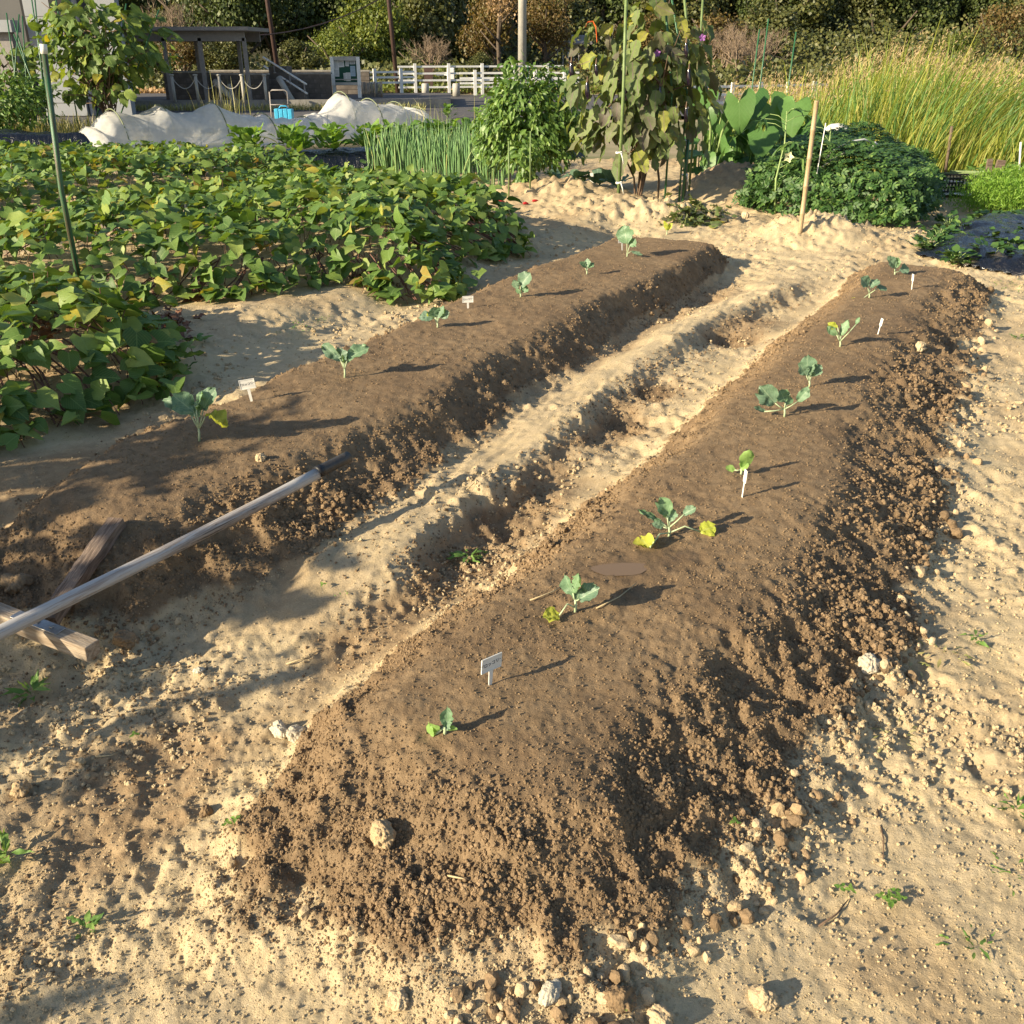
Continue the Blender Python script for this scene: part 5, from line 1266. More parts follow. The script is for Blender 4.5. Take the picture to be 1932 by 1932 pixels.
def bundle():
    k = 0
    for i in range(9):
        z = .15 + .024 * (i // 3) ; y = 11.9 + .04 * (i % 3); x0 = at(1778, 325, y).x + rng.uniform(-.05, .3)
        o = pole('green_pole', [(x0, y, z + rng.uniform(-.01, .02)), (x0 + 1.6, y, z + rng.uniform(-.02, .02)), (x0 + 3.2, y + rng.uniform(-.05, .05), z - .02)], .011, M['oldgreen'], ['lowest front','lowest middle','lowest rear','middle-layer front','centre','middle-layer rear','top front','top middle','top rear'][i] + ' green pole in the stack lying above the crate', 'pole', 'green poles stacked on the cross stakes')
    for x, x2, yt, yb, w_, lab in ((1862, 1868, 300, 352, .06, 'narrow grey plank stake holding the stacked poles'), (1878, 1890, 302, 330, .10, 'wide grey plank behind the stacked poles')):
        a = at(x, yb, 11.75 if w_ < .1 else 12.15); b = at(x2, yt, a.y); mb = MB(); a.z = 0; mb.beam(a, b, w_ * 1.0, .03, (0, 1, 0)) if False else mb.beam(a, b, .03, w_, (1, 0, 0))
        o = mb.build('wooden_stake', M['wood_grey'], None, False, a); o.location = a; tag(o, lab, 'stake')
    a = at(1775, 341, 11.5); b = at(1868, 350, 11.2); pole('white_pipe', [a, (a + b) / 2, b], .014, M['whiteplastic'], 'white pipe lying across the top of the black crate', 'pipe')
    for x, yt, yb, Y in ((1921, 285, 340, 12.4),):
        t_ = at(1926, 268, Y); pole('white_rod', [(at(x, yb, Y).x, Y, .1), t_], .012, M['whiteplastic'], 'white rod standing at the right edge before the tall grass', 'rod')
bundle()

# ---------------------------------------------------------------- tall grass
def tall_grass():
    root = empty('tall_grass', (8, 18, 0), 'field of tall yellow-green grass leaning to the right, behind the crops', 'tall grass'); root['kind'] = 'stuff'; o0 = np.array(root.location)
    def strips(n, y0, y1, L0, L1, wd, mat, name, wind=.22, xr=None):
        Y = y0 + (y1 - y0) * rng.random(n) ** .8; lo = .195 * Y + .2; hi = .62 * Y + 3; X = lo + (hi - lo) * rng.random(n); X = X + .3 * rng.normal(0, 1, n) * 0
        den = fbm(X, Y, 1.2, 3, 500); L_ = rng.uniform(L0, L1, n) * (1 + .7 * den) * (.72 + .28 * ss(.20, .34, X / Y))
        segs = 4; ln = rng.normal(wind, .16, n) + .35 * fbm(X, Y, 1.0, 2, 520); ly = rng.normal(0, .22, n); th = rng.uniform(-.9, .9, n); w_ = wd * rng.uniform(.6, 1.3, n) * (Y / 14)
        V = np.zeros((n, segs * 2 + 2, 3)); uv = np.zeros((n, segs * 2 + 2, 2))
        for j in range(segs + 1):
            f = j / segs; cx = X + ln * L_ * f ** 1.8; cy = Y + ly * L_ * f ** 1.5; cz = L_ * (f - .35 * np.abs(ln) * f ** 3) - .05; hw = w_ * (1 - f ** 2 * .9) / 2
            V[:, 2 * j] = np.stack([cx - np.cos(th) * hw, cy - np.sin(th) * hw, cz], 1); V[:, 2 * j + 1] = np.stack([cx + np.cos(th) * hw, cy + np.sin(th) * hw, cz], 1)
        k = 2 * segs + 2; F_ = np.array([[2 * j, 2 * j + 1, 2 * j + 3, 2 * j + 2] for j in range(segs)]); Fq = (F_[None] + (np.arange(n) * k)[:, None, None]).reshape(-1, 4)
        tag(link(name, np_mesh(name, (V - o0).reshape(-1, 3), Fq, mat, uv.reshape(-1, 2), np.repeat(rng.random(n), k)), root), kind='stuff')
        return X + ln * L_, Y + ly * L_, L_
    strips(15000, 13.6, 21, .75, 1.18, .016, M['grass'], 'grass_blades')
    strips(1500, 14, 20, 1.15, 1.6, .024, M['grass'], 'long_blades', .24); strips(3500, 13.5, 17, .8, 1.3, .026, M['weed'], 'green_blades', .3)
    strips(7000, 13.3, 15.5, .45, .9, .016, M['grass'], 'short_blades', .15)
    X, Y, L_ = strips(1800, 13.9, 22, 1.0, 1.32, .008, M['plume'], 'flower_stalks', .15)
    n = len(X); k = 9; P = np.stack([np.repeat(X, k), np.repeat(Y, k), np.repeat(L_ * .95, k)], 1) + rng.normal(0, .045, (n * k, 3)) * np.array([1, 1, 1.8])
    me = leaves_mesh('plumes', 'quad', P - o0, unit(rng.normal(0, .5, P.shape) + np.array([.4, 0, .8])), unit(rng.normal(0, 1, P.shape)), rng.uniform(.035, .06, len(P)), M['plume'], .18)
    tag(link('plumes', me, root), kind='stuff')
tall_grass()

# ---------------------------------------------------------------- rear left: tunnel, mulch beds, radishes, bushes
def tunnel():
    a = Vector((-6.75, 15.6, 0)); b = Vector((-1.75, 21.2, 0)); d = (b - a); L_ = d.length; u = d / L_; v = Vector((-u.y, u.x, 0))
    root = empty('row_cover_tunnel', a, 'long sagging white row cover tunnel over hoops', 'row cover'); o0 = root.location
    top = [(0, .05), (.03, .40), (.07, .66), (.13, .68), (.20, .70), (.27, .68), (.33, .70), (.38, .66), (.46, .50), (.54, .40), (.60, .40), (.65, .60), (.69, .80), (.74, .80), (.79, .66), (.84, .66), (.88, .58), (.92, .52), (.96, .46), (1, .06)]
    tf = np.array([p[0] for p in top]); tz = np.array([p[1] for p in top]); n = 260; m = 40; V = []; HF = (.09, .20, .33, .46, .58, .70, .79, .88, .96)
    for i in range(n):
        f = i / (n - 1); hh = float(np.interp(f, tf, tz)); wv = .46 + .10 * math.sin(f * 37) * .4 + (.12 if hh < .5 else 0)
        for j in range(m):
            q = -1 + 2 * j / (m - 1); ang = q * math.pi / 2
            xw = math.sin(ang) * wv + (.14 * np.sign(q) * max(0, abs(q) - .86) / .14); z = hh * max(0, math.cos(ang)) ** .75
            dd = float(fbm(f * L_ * 1.0, q * 1.3 + f * 3, .5, 3, 600)); cr = abs(float(fbm(f * L_ + q * .8, q * .5, .16, 2, 610)))
            z = max(0.012, z * (1 + .08 * dd) - .045 * cr * (1 - abs(q)) - .05 * (1 - abs(q)) * abs(math.sin(f * 60 + q * 4 * math.sin(f * 23))) ** 3 * (1 if hh < .6 else .4)) + .22 * (1 - abs(q)) * 0; xw += .10 * cr * math.sin(ang) * (1 if j % 2 else .3)
            hp = min(abs(f - h_) for h_ in HF) * L_; z *= 1 - .15 * min(1., hp / .30) ** .8 * (1 if hh > .5 else .3) ; p = a + u * (f * L_) + v * xw; V.append((p.x - o0.x, p.y - o0.y, z + .02))
    F_ = np.array([[i * m + j, i * m + j + 1, (i + 1) * m + j + 1, (i + 1) * m + j] for i in range(n - 1) for j in range(m - 1)])
    link('cover_cloth', np_mesh('cover_cloth', np.array(V, float), F_, M['cover']), root)
    for f in (.09, .20, .33, .46, .58, .70, .79, .88, .96):
        hh = float(np.interp(f, tf, tz)) + .035; c = a + u * (f * L_) - o0; mb = MB(); mb.tube([c + v * (.47 * math.cos(t)) + Vector((0, 0, hh * math.sin(t) ** .9)) for t in np.linspace(0, math.pi, 16)], .010, 6); mb.build('hoop', M['wire'], root, True)
tunnel()
def hoop(xc, yb, yt, wpx, Y, label):
    c = at(xc, yb, Y); t = at(xc, yt, Y); w_ = at(xc + wpx / 2, yb, Y).x - c.x; h_ = t.z - c.z; mb = MB()
    mb.tube([Vector((w_ * math.cos(a), .10 * math.cos(a), h_ * math.sin(a) ** .85)) for a in np.linspace(0, math.pi, 18)], .009, 6); o = mb.build('tunnel_hoop', M['wire'], None, True); o.location = c; tag(o, label, 'hoop', 'bare wire hoops around the white tunnel')
hoop(496, 308, 258, 82, 15.2, 'bare wire hoop at the front left of the radish row'); hoop(600, 300, 258, 78, 15.4, 'bare wire hoop in front of the sagging middle of the tunnel')
hoop(772, 292, 253, 72, 16.0, 'bare wire hoop before the high right part of the tunnel'); hoop(850, 285, 226, 66, 17.2, 'bare wire hoop standing at the right end of the tunnel')
hoop(510, 235, 224, 52, 20.8, 'bare wire hoop behind the tunnel, near the blue container'); hoop(570, 235, 228, 44, 21.2, 'bare wire hoop behind the tunnel, between the containers'); hoop(735, 222, 216, 60, 21.2, 'bare wire hoop tangle behind the high part of the tunnel')
hoop(620, 240, 235, 30, 21.4, 'small bare wire hoop beside the grey box')
film_sheet('mulch_film', None, 0, .24, 'black mulch film ridge under the radish plants', .2, world=[(-4.2, 13.6), (-3.7, 13.2), (1.2, 15.6), (.9, 16.2), (-1.8, 15.5)], n=90)
film_sheet('mulch_film', None, 0, .34, 'black mulch film bed at the left edge beneath the bushes', .25, world=[(-10.5, 13.6), (-7.2, 13.9), (-5.9, 14.6), (-6.2, 15.3), (-8, 15.3), (-10.5, 15.0)], n=90)
rad = [(-3.55 + .5 * i + .04 * math.sin(i * 3), 13.75 + .235 * i) for i in range(10)]
labs = ['radish plant at the left end of the film ridge', 'second radish plant from the left end of the film ridge', 'radish plant in front of the sagging tunnel', 'radish plant left of the wire hoop', 'radish plant under the wire hoop', 'tall radish plant in the middle of the film ridge', 'radish plant right of the ridge middle', 'radish plant behind the spring onions, left one', 'radish plant behind the spring onions, middle one', 'radish plant behind the spring onions beside the peppers']
for (x, y), lb in zip(rad, labs):
    z = .24; root = empty('radish_plant', (x, y, z), lb, 'radish', 'radish plants on the black film'); n = 70; a = rng.uniform(0, 6.28, n); r_ = rng.uniform(.02, .22, n)
    P = np.stack([np.cos(a) * r_, np.sin(a) * r_, rng.uniform(.03, .30, n)], 1)
    foliage(root, 'egg', P + np.array(root.location), unit(np.stack([np.cos(a), np.sin(a), rng.uniform(.2, 1.3, n)], 1)), unit(np.stack([-np.cos(a) * .4, -np.sin(a) * .4, 1 + 0 * a], 1) + rng.normal(0, .3, (n, 3))), rng.uniform(.10, .19, n), M['radish'], 10)
small_plants([(905, 232), (845, 222), (925, 226)], 'ovate', M['radish'], (.1, .16), 40, ['potato-like leafy plant behind the onions, right one', 'potato-like leafy plant at the tunnel end', 'leafy plant against the pepper bush by the road'], 'leafy plant', 'leafy_vegetable', .35, .9, None, .6, 0)
# bushes at the upper left
bush('eggplant_bush', 'large yellowing eggplant bush at the upper left with long bare stems', 'eggplant', (-6.5, 16.6, .25), 2.0, 2.1, 'egg', 620, (.14, .24), M['egg2'], 110, droop=1.0, stems=16, zmin=.38, depth=1.6, inner=.5, upn=.2, stemr=.014)
bush('eggplant_bush', 'yellowing eggplant with thin stakes at the left edge', 'eggplant', (-8.5, 17.4, .2), 1.55, 1.7, 'egg', 260, (.12, .2), M['egg2'], 30, droop=.8, stems=10, zmin=.3, depth=1.2, inner=.5, upn=.3, stemr=.012)
bush('pepper_bush', 'bright low pepper bush at the left edge below the stakes', 'pepper plant', (-7.9, 15.9, .2), 1.05, 1.9, 'pepper', 1300, (.08, .14), M['pepper'], 0, droop=.5, stems=14, zmin=.30, depth=1.0, stem_mat=M['stem_green'], upn=.7)
for x0, y0, x1, y1, Y, lab in ((30, 150, 12, 24, 16.8, 'thin green stake leaning left at the upper left edge'), (27, 150, 36, 27, 16.6, 'upright thin green stake left of the corner bush'), (58, 150, 24, 34, 16.9, 'thin green stake leaning strongly right at the left edge'), (60, 150, 26, 64, 16.4, 'lowest thin green stake crossing at the left edge'),
        (82, 150, 54, -40, 16.9, 'tall thin green stake running out of the top left'), (80, 150, 64, -20, 16.7, 'second tall thin green stake near the top left corner'), (215, 90, 230, 30, 16.9, 'green stake tip poking out of the big eggplant bush, left'), (270, 100, 300, 18, 16.9, 'green stake tip poking out of the big eggplant bush, right'), (230, 60, 238, 7, 17.0, 'green stake ending high above the big eggplant bush'), (120, 80, 100, -30, 17.1, 'green stake leaving the frame above the big eggplant bush'), (50, 160, 42, 30, 17.0, 'thin stake just behind the crossing stakes at the left')):
    a = at(x0, y0, Y); b = at(x1, y1, Y); a2 = a + (a - b) * ((a.z - .1) / max(.1, b.z - a.z)); pole('support_pole', [a2, (a2 + b) / 2, b], .011, M['greenpole'], lab, 'stake', 'thin stakes at the upper left')
for x, y in ((147, 205), (62, 205), (345, 150), (348, 92)):
    pass
dg = empty('dry_grass', (-7, 16.6, 0), 'dry straw-coloured weeds under the upper left bushes', 'dry grass'); dg['kind'] = 'stuff'
n = 5200; blades(dg, np.stack([rng.uniform(-12, -7.0, n), rng.uniform(15.9, 18.5, n), np.full(n, .02)], 1), rng.uniform(.25, .6, n), .02, .35, M['drygrass'], 'grass_blades')
for x, y0, hpx, Y in ((430, 225, 85, 19.5),):
    wd_ = empty('dry_weed', (at(430, 228, Y).x, Y, 0), 'tall dry grass stalks standing in front of the chain posts', 'dry weed'); n = 60
    blades(wd_, np.stack([wd_.location.x + rng.normal(0, .22, n), Y + rng.normal(0, .2, n), np.zeros(n)], 1), rng.uniform(.5, 1.35, n), .015, .22, M['drygrass'], 'grass_blades')
wd_ = empty('dry_weed', (at(800, 226, 20).x, 20, 0), 'arching dry grass by the road right of the tunnel', 'dry weed'); n = 24
blades(wd_, np.stack([wd_.location.x + rng.normal(0, .25, n), 20 + rng.normal(0, .2, n), np.zeros(n)], 1), rng.uniform(.5, .95, n), .015, .4, M['drygrass'], 'grass_blades')
#@@SPLIT5
# ---------------------------------------------------------------- road, walls, fences, board
def sheet(name, pts, z, mat, kind='structure'):
    mb = MB(); mb.add([(x, y, z) for x, y in pts], [tuple(range(len(pts)))]); o = mb.build(name, mat); tag(o, kind=kind); return o
sheet('road', [(-40, 22.2), (-1.2, 22.6), (2.0, 27), (60, 30), (60, 41), (-1.3, 40.5), (-14, 38.5), (-40, 36)], -.02, M['asphalt'])
sheet('verge', [(-40, 40.5), (-1.3, 40.6), (60, 41.1), (60, 62), (-40, 62)], -.014, M['verge'] if 'verge' in M else M['soil_far'])
def kerb():
    mb = MB(); a = Vector((at(262 * .0 + 330, 208, 29.5).x - 8, 29.5, 0)); b = Vector((at(850, 188, 31.5).x, 31.5, 0))
    mb.beam(a + Vector((0, 0, .09)), b + Vector((0, 0, .09)), .16, .26); o = mb.build('kerb', M['concrete'], None, False, a); o.location = a; tag(o, kind='structure')
    sheet('raised_yard', [(a.x, a.y + .08), (b.x, b.y + .08), (b.x - .3, 37.0), (-24, 36.0)], .19, M['asphalt'])
kerb()
kg = empty('kerb_weeds', (-4, 29.2, 0), 'ragged weeds along the foot of the kerb', 'weeds'); kg['kind'] = 'stuff'; n = 1500
f = rng.random(n); blades(kg, np.stack([-11.5 + 9.0 * f, 29.25 + .45 * f * 4 / 4 + rng.normal(0, .08, n), np.zeros(n)], 1), rng.uniform(.08, .25, n), .03, .5, M['drygrass'], 'grass_blades')
def block_wall(name, x0, x1, ytop, ybase, Y, label, rows, Y1=None, bl=.4):
    Y1 = Y1 or Y; a = at(x0, ybase, Y); b = at(x1, ybase, Y1); zt_ = at(x0, ytop, Y).z; a.z = b.z = .19; d = (b - a); L_ = d.length; u = d.normalized(); nn = Vector((u.y, -u.x, 0)); ang = math.atan2(u.y, u.x)
    root = empty(name, a, label, 'wall'); H_ = zt_ - .19; mb = MB(); mb.box((L_ / 2 * u.x, L_ / 2 * u.y, H_ / 2), (L_, .13, H_ - .01), ang); mb.build('core', M['mortar'], root)
    rh = H_ / rows; nb = int(round(L_ / bl)); bl = L_ / nb; me = None
    for r_ in range(rows):
        for k in range(nb + 1):
            s0 = max(0, (k - (.5 if r_ % 2 else 0)) * bl); s1 = min(L_, (k + 1 - (.5 if r_ % 2 else 0)) * bl)
            if s1 - s0 < .05: continue
            mb = MB(); c = u * ((s0 + s1) / 2); mb.box((0, 0, 0), (s1 - s0 - .014, .155, rh - .014), ang); o = mb.build('block', M['block'], root); o.location = (c.x, c.y, (r_ + .5) * rh); o.rotation_euler = (0, 0, rng.normal(0, .004))
    mb = MB(); mb.box((L_ / 2 * u.x, L_ / 2 * u.y, H_ + .025), (L_ + .06, .19, .05), ang); mb.build('coping', M['concrete'], root); return root
block_wall('block_wall', 318, 402, 137, 202, 31.6, 'stained block wall behind the chain posts, left of the stairs', 5)
block_wall('block_wall', 404, 512, 141, 200, 31.8, 'stained block wall between the pergola post and the stairs', 5)
block_wall('block_wall', 566, 628, 140, 198, 32.4, 'stained block wall between the stairs and the notice board', 5)
block_wall('block_wall', 404, 700, 135, 190, 35.8, 'long rear block wall behind the stairs', 5, bl=.8)
def stairs():
    a = at(515, 198, 32.0); a.z = .19; root = empty('stairs', a, 'dark concrete stairs rising to the left between the block walls', 'stairs')
    for k in range(5):
        mb = MB(); w_ = 1.15 - k * .20; mb.box((w_ / 2 - .06 - .1, .35 + k * .28, .09 + k * .18), (w_ + .2, .9, .18)); mb.build('step', M['concrete'] if k == 9 else M['block'], root)
stairs()
def handrail():
    a = at(497, 108, 33.5); b = at(578, 159, 31.6); root = empty('handrail', (b.x, b.y, .19), 'white double stair handrail sloping down to the right', 'handrail'); o0 = root.location
    for off in (0, -.26):
        mb = MB(); mb.tube([a + Vector((0, 0, off)) - o0, b + Vector((0, 0, off)) - o0], .03, 8); mb.build('rail', M['whitepaint'], root, True)
    for f in (.25, .62, .95):
        p = a.lerp(b, f) - o0; mb = MB(); mb.tube([p, Vector((p.x, p.y, 0))], .025, 8); mb.build('post', M['greymetal'], root, True)
    a = at(500, 118, 35); 
handrail()
for i, (x0, y0, x1, y1) in enumerate(((380 + 100, 172, 545, 190), )):
    pass
def log(x0, y0, x1, y1, Y, lab, r=.09):
    a = at(x0, y0, Y); b = at(x1, y1, Y - .25); pole('diagonal_pipe', [a, (a + b) / 2, b], r, M['concrete_pale'], lab, 'pipe')
log(404, 153, 451, 198, 31.3, 'thick pale pipe sloping down in front of the left block wall'); log(525, 146, 556, 197, 31.9, 'thick pale pipe sloping down beside the stairs')
log(300 * 0 + 432, 160, 444, 195, 31.25, 'second pale pipe leaning by the chain posts', .06)
def pergola():
    base = at(377, 203, 31); root = empty('pergola', (base.x, base.y, .0), 'grey steel pergola with a flat roof left of the stairs', 'pergola'); o0 = root.location
    a = at(300, 50, 31.0); b = at(474, 52, 31.0); mb = MB()
    L_ = b.x - a.x + 2.0; mb.box(((a.x - 2 + b.x) / 2 - o0.x, .9, a.z - .06), (L_, 2.6, .10)); mb.build('roof', M['greymetal'], root)
    mb = MB(); mb.box(((a.x - 2 + b.x) / 2 - o0.x - .1, 0, a.z - .25), (L_ - .25, .10, .26)); mb.build('beam', M['greymetal'], root)
    mb = MB(); mb.box(((a.x - 2 + b.x) / 2 - o0.x - .1, 1.9, a.z - .25), (L_ - .25, .10, .26)); mb.build('beam', M['greymetal'], root)
    for x, dy in ((380, 0), (463, 0), (372, 1.9), (452, 1.9), (312, 0)):
        p = at(x, 100, 31 + dy); mb = MB(); mb.box((p.x - o0.x, dy, (a.z - .3) / 2), (.10, .10, a.z - .3)); mb.build('post', M['greymetal'], root)
pergola()
def chain_posts():
    xs = (333, 377, 420, 463, 505); pts = [at(x, 208, 29.9) for x in xs]
    for i, p in enumerate(pts):
        p.z = .19; mb = MB(); mb.tube([(0, 0, 0), (0, 0, .70)], .045, 10); mb.tube([(0, 0, .70), (0, 0, .74)], .065, 10)
        o = mb.build('chain_post', M['concrete_pale'], None, True); o.location = p; tag(o, ['first chain post from the left, beside the pergola foot', 'second chain post from the left', 'middle chain post by the dry grass', 'fourth chain post by the pale pipe', 'chain post nearest the stairs'][i], 'post', 'posts linked by a chain')
    for i in range(4):
        a, b = pts[i] + Vector((0, 0, .66)), pts[i + 1] + Vector((0, 0, .66)); mb = MB(); mb.tube([a.lerp(b, f) - Vector((0, 0, .30 * 4 * f * (1 - f))) - a for f in np.linspace(0, 1, 14)], .013, 5)
        o = mb.build('chain', M['concrete_pale'], None, True); o.location = a; tag(o, ['sagging chain between the first two posts', 'sagging chain between the second and middle posts', 'sagging chain behind the dry grass', 'sagging chain ending at the stairs post'][i], 'chain', 'chains between the posts')
chain_posts()
def notice_board():
    Y = 33; a = at(623, 107, Y); b = at(681, 161, Y); foot = .19; root = empty('notice_board', ((a.x + b.x) / 2, Y, foot), 'notice board with a grey frame and papers pinned on green', 'notice board', rz=.12)
    W_ = b.x - a.x; H_ = a.z - b.z; zc = (a.z + b.z) / 2 - foot; T_ = .11
    mb = MB(); mb.box((0, 0, zc), (W_ - .1, .05, H_ - .1)); mb.build('back_panel', M['boardgreen'], root)
    for nm, c, s_ in (('frame_side', (-W_ / 2 + .05, -.03, zc), (T_, .14, H_)), ('frame_side', (W_ / 2 - .05, -.03, zc), (T_, .14, H_)), ('frame_top', (0, -.03, zc + H_ / 2 - .05), (W_ - 2 * T_ - .0, .16, .12)), ('frame_bottom', (0, -.03, zc - H_ / 2 + .05), (W_ - 2 * T_, .14, .08))):
        mb = MB(); mb.box(c, s_); mb.build(nm, M['concrete_pale'] if nm != 'frame_side' else M['whitepaint'], root)
    for s_ in (-1, 1): mb = MB(); mb.box((s_ * (W_ / 2 - .06), 0, (zc - H_ / 2) / 2), (.11, .09, zc - H_ / 2)); mb.build('leg', M['whitepaint'], root)
    mb = MB(); mb.box((0, -.06, zc - H_ / 2 + .17), (W_ - .22, .03, .03)); mb.build('rail', M['concrete_pale'], root)
    for i, (x, z, w_, h_, m_, r_) in enumerate(((-.30, .20, .17, .30, 'paper', .05), (-.15, .27, .22, .26, 'paper', -.06), (-.30, -.06, .15, .26, 'paper', .02), (.07, .28, .12, .22, 'paper', .05), (.25, .31, .19, .14, 'paper', 0), (.25, 0, .17, .36, 'paper_blue', 0), (.08, -.20, .16, .30, 'paper', .0), (-.04, -.20, .08, .26, 'paper', -.02))):
        x *= W_; z *= H_; mb = MB(); mb.box((0, 0, 0), (w_ * W_, .004, h_ * H_)); o = mb.build('paper_notice', M[m_], root); o.location = (x, -.029 - .003 * i, zc + z); o.rotation_euler = (0, r_, 0)
        mb = MB()
        for k in range(6): mb.box((0, 0, h_ * H_ * (.36 - .13 * k)), (w_ * W_ * (.7 if k % 2 else .8), .002, .010))
        p = mb.build('print', M['ink2'], o); p.location = (0, -.0035, 0)
M['ink2'] = simple('faded_print', (.22, .22, .23), .8, .1, bump=0)
notice_board()
def mat_fence():
    a = at(684, 190, 33.4); root = empty('reed_screen', (a.x, 33.4, .19), 'grey reed screen with pale posts right of the notice board', 'screen'); H_ = at(690, 152, 33.4).z - .19 - .05
    for k in range(16):
        mb = MB(); mb.tube([(k * .042, .1, 0), (k * .042 + rng.normal(0, .004), .1, H_ * rng.uniform(.96, 1.02))], .018, 6); mb.build('reed', M['concrete'], root, True)
    for x in (.42, .64): mb = MB(); mb.tube([(x, 0, 0), (x, 0, H_ * 1.03)], .028, 6); mb.build('post', M['wood_pale'], root, True)
mat_fence()
def fence(x0, x1, Y0, Y1, ztop, nrail, posts, label, gap=.17, foot=0.):
    a = at(x0, 160, Y0); b = at(x1, 160, Y1); a.z = b.z = foot; root = empty('white_fence', a, label, 'fence'); d = b - a; ang = math.atan2(d.y, d.x)
    for k in range(nrail):
        mb = MB(); z = ztop - .05 - k * gap; mb.beam(Vector((0, 0, z)), d + Vector((0, 0, z)), .05, .065); mb.build('rail', M['whitepaint'], root)
    for k in range(posts):
        p = d * ((k + .5) / posts); mb = MB(); mb.box((p.x, p.y - .055, (ztop + .06) / 2), (.11, .06, ztop + .06), ang); mb.build('post', M['whitepaint'], root)
fence(683, 782, 36.2, 37.2, .80, 3, 2, 'short white three-rail fence right of the notice board', foot=.12)
fence(752, 1062, 39.8, 41.5, 1.05, 4, 5, 'white four-rail fence rising to the right behind the bollards', .24)
fence(868, 1092, 38.5, 39.5, .80, 3, 4, 'white three-rail fence in front of the utility pole', foot=.05)
fence(1300, 1560, 30.5, 33, .62, 3, 5, 'white rail fence half hidden by the tall grass', .22)
for x, lab in ((803, 'left concrete bollard before the white fence'), (861, 'right concrete bollard before the white fence')):
    p = at(x, 180, 39.2); p.z = 0; mb = MB(); mb.tube([(0, 0, 0), (0, 0, .40), (0, 0, .44)], [.14, .14, .11], 14); o = mb.build('bollard', M['concrete_pale'], None, True); o.location = p; tag(o, lab, 'bollard', 'bollards')
def hpole(x, Y, r, mat, label, top=9, name='pole', lean=0, cat='pole'):
    p = at(x, 160, Y); p.z = 0; return pole(name, [p, p + Vector((lean * .5, 0, top / 2)), p + Vector((lean, 0, top))], [r, r * .95, r * .9], mat, label, cat, n=12)
hpole(985, 42, .17, M['utility'], 'pale concrete utility pole behind the white fence', 10, 'utility_pole', cat='utility pole')
hpole(529, 38, .085, M['brownpole'], 'brown pole rising behind the block wall', 9, lean=-.25 * 2); hpole(750, 41, .085, M['brownpole'], 'brown pole rising behind the white fence', 9, lean=-.5)
def wire():
    a = at(545, 60, 38); b = at(760, -30, 44); mb = MB(); mb.tube([a.lerp(b, f) - Vector((0, 0, .25 * f * (1 - f) * 4)) - a for f in np.linspace(-.3, 1.3, 12)], .022, 5); o = mb.build('overhead_wire', M['brownpole'], None, True); o.location = a; tag(o, 'grey overhead wire rising to the right past the dark trees', 'wire')
wire()
def hydrant():
    p = at(851, 158, 42); p.z = .2; root = empty('white_standpipe', p, 'white bent standpipe beside the brown pole', 'standpipe'); z1 = at(851, 133, 42).z
    mb = MB(); mb.box((0, 0, (z1 - .2) / 2 + .2), (.30, .25, z1 - .2 - .2)); mb.build('pipe', M['whitepaint'], root, bev=.03)
    mb = MB(); mb.box((-.35, 0, z1 - .32), (.45, .15, .12)); mb.build('arm', M['whitepaint'], root); mb = MB(); mb.box((-.9, 0, (z1) / 2), (.35, .15, z1)); mb.build('frame', M['brownpole'], root)
hydrant()
def cart():
    p = at(530, 235, 22.3); p.z = 0; root = empty('hand_cart', p, 'folding hand cart with a tall grey tubular handle behind the tunnel', 'cart'); h_ = at(530, 170, 22.3).z; w_ = .19; mb = MB()
    mb.tube([(-w_, 0, 0), (-w_ * 1.02, .05, h_ * .95), (-w_ * .7, .05, h_), (w_ * .7, .05, h_), (w_ * 1.02, .05, h_ * .95), (w_, 0, 0)], .014, 8); mb.tube([(-w_, .02, h_ * .62), (w_, .02, h_ * .62)], .01, 6); mb.build('handle', M['greymetal'], root, True)
    for s_ in (-1, 1):
        mb = MB(); n_ = 12; mb.tube([(s_ * w_ + .03 * s_, .09 * math.cos(a), .09 + .09 * math.sin(a)) for a in np.linspace(0, 6.28, 16)], .016, 6); mb.build('wheel', M['black'], root, True)
    mb = MB(); mb.box((0, -.15, .12), (.40, .32, .02)); mb.build('platform', M['greymetal'], root)
    q = at(538, 237, 21.9); q.z = .14; r2 = empty('blue_container', q, 'bright blue plastic water container on the cart', 'container'); H_ = at(538, 222, 21.9).z - .14 + .18
    for k in range(4): mb = MB(); mb.box((-.14 + k * .095, 0, H_ / 2), (.088, .22, H_ * (1 - .05 * (k % 2)))); mb.build('rib', M['blue'], r2, bev=.012)
    mb = MB(); mb.tube([(-.1, 0, H_), (-.06, 0, H_ + .05), (.06, 0, H_ + .05), (.1, 0, H_)], .012, 6); mb.build('carry_handle', M['blue'], r2, True)
cart()
def boxes():
    p = at(600, 238, 22.4); p.z = 0; root = empty('storage_box', p, 'grey plastic storage box with a pale lid behind the tunnel', 'box'); z1 = at(600, 216, 22.4).z
    mb = MB(); mb.box((0, 0, z1 * .45), (.46, .3, z1 * .9)); mb.build('body', M['boxgrey'], root, bev=.02); mb = MB(); mb.box((0, 0, z1 * .95), (.52, .34, z1 * .12)); mb.build('lid', M['concrete_pale'], root, bev=.01)
    p = at(624, 238, 22.2); p.z = 0; root = empty('storage_box', p, 'small white box right of the grey storage box', 'box'); z1 = at(624, 219, 22.2).z
    mb = MB(); mb.box((0, 0, z1 / 2), (.26, .25, z1)); mb.build('body', M['whiteplastic'], root, bev=.02); mb = MB(); mb.box((0, 0, z1 + .02), (.3, .28, .04)); mb.build('lid', M['whiteplastic'], root)
boxes()
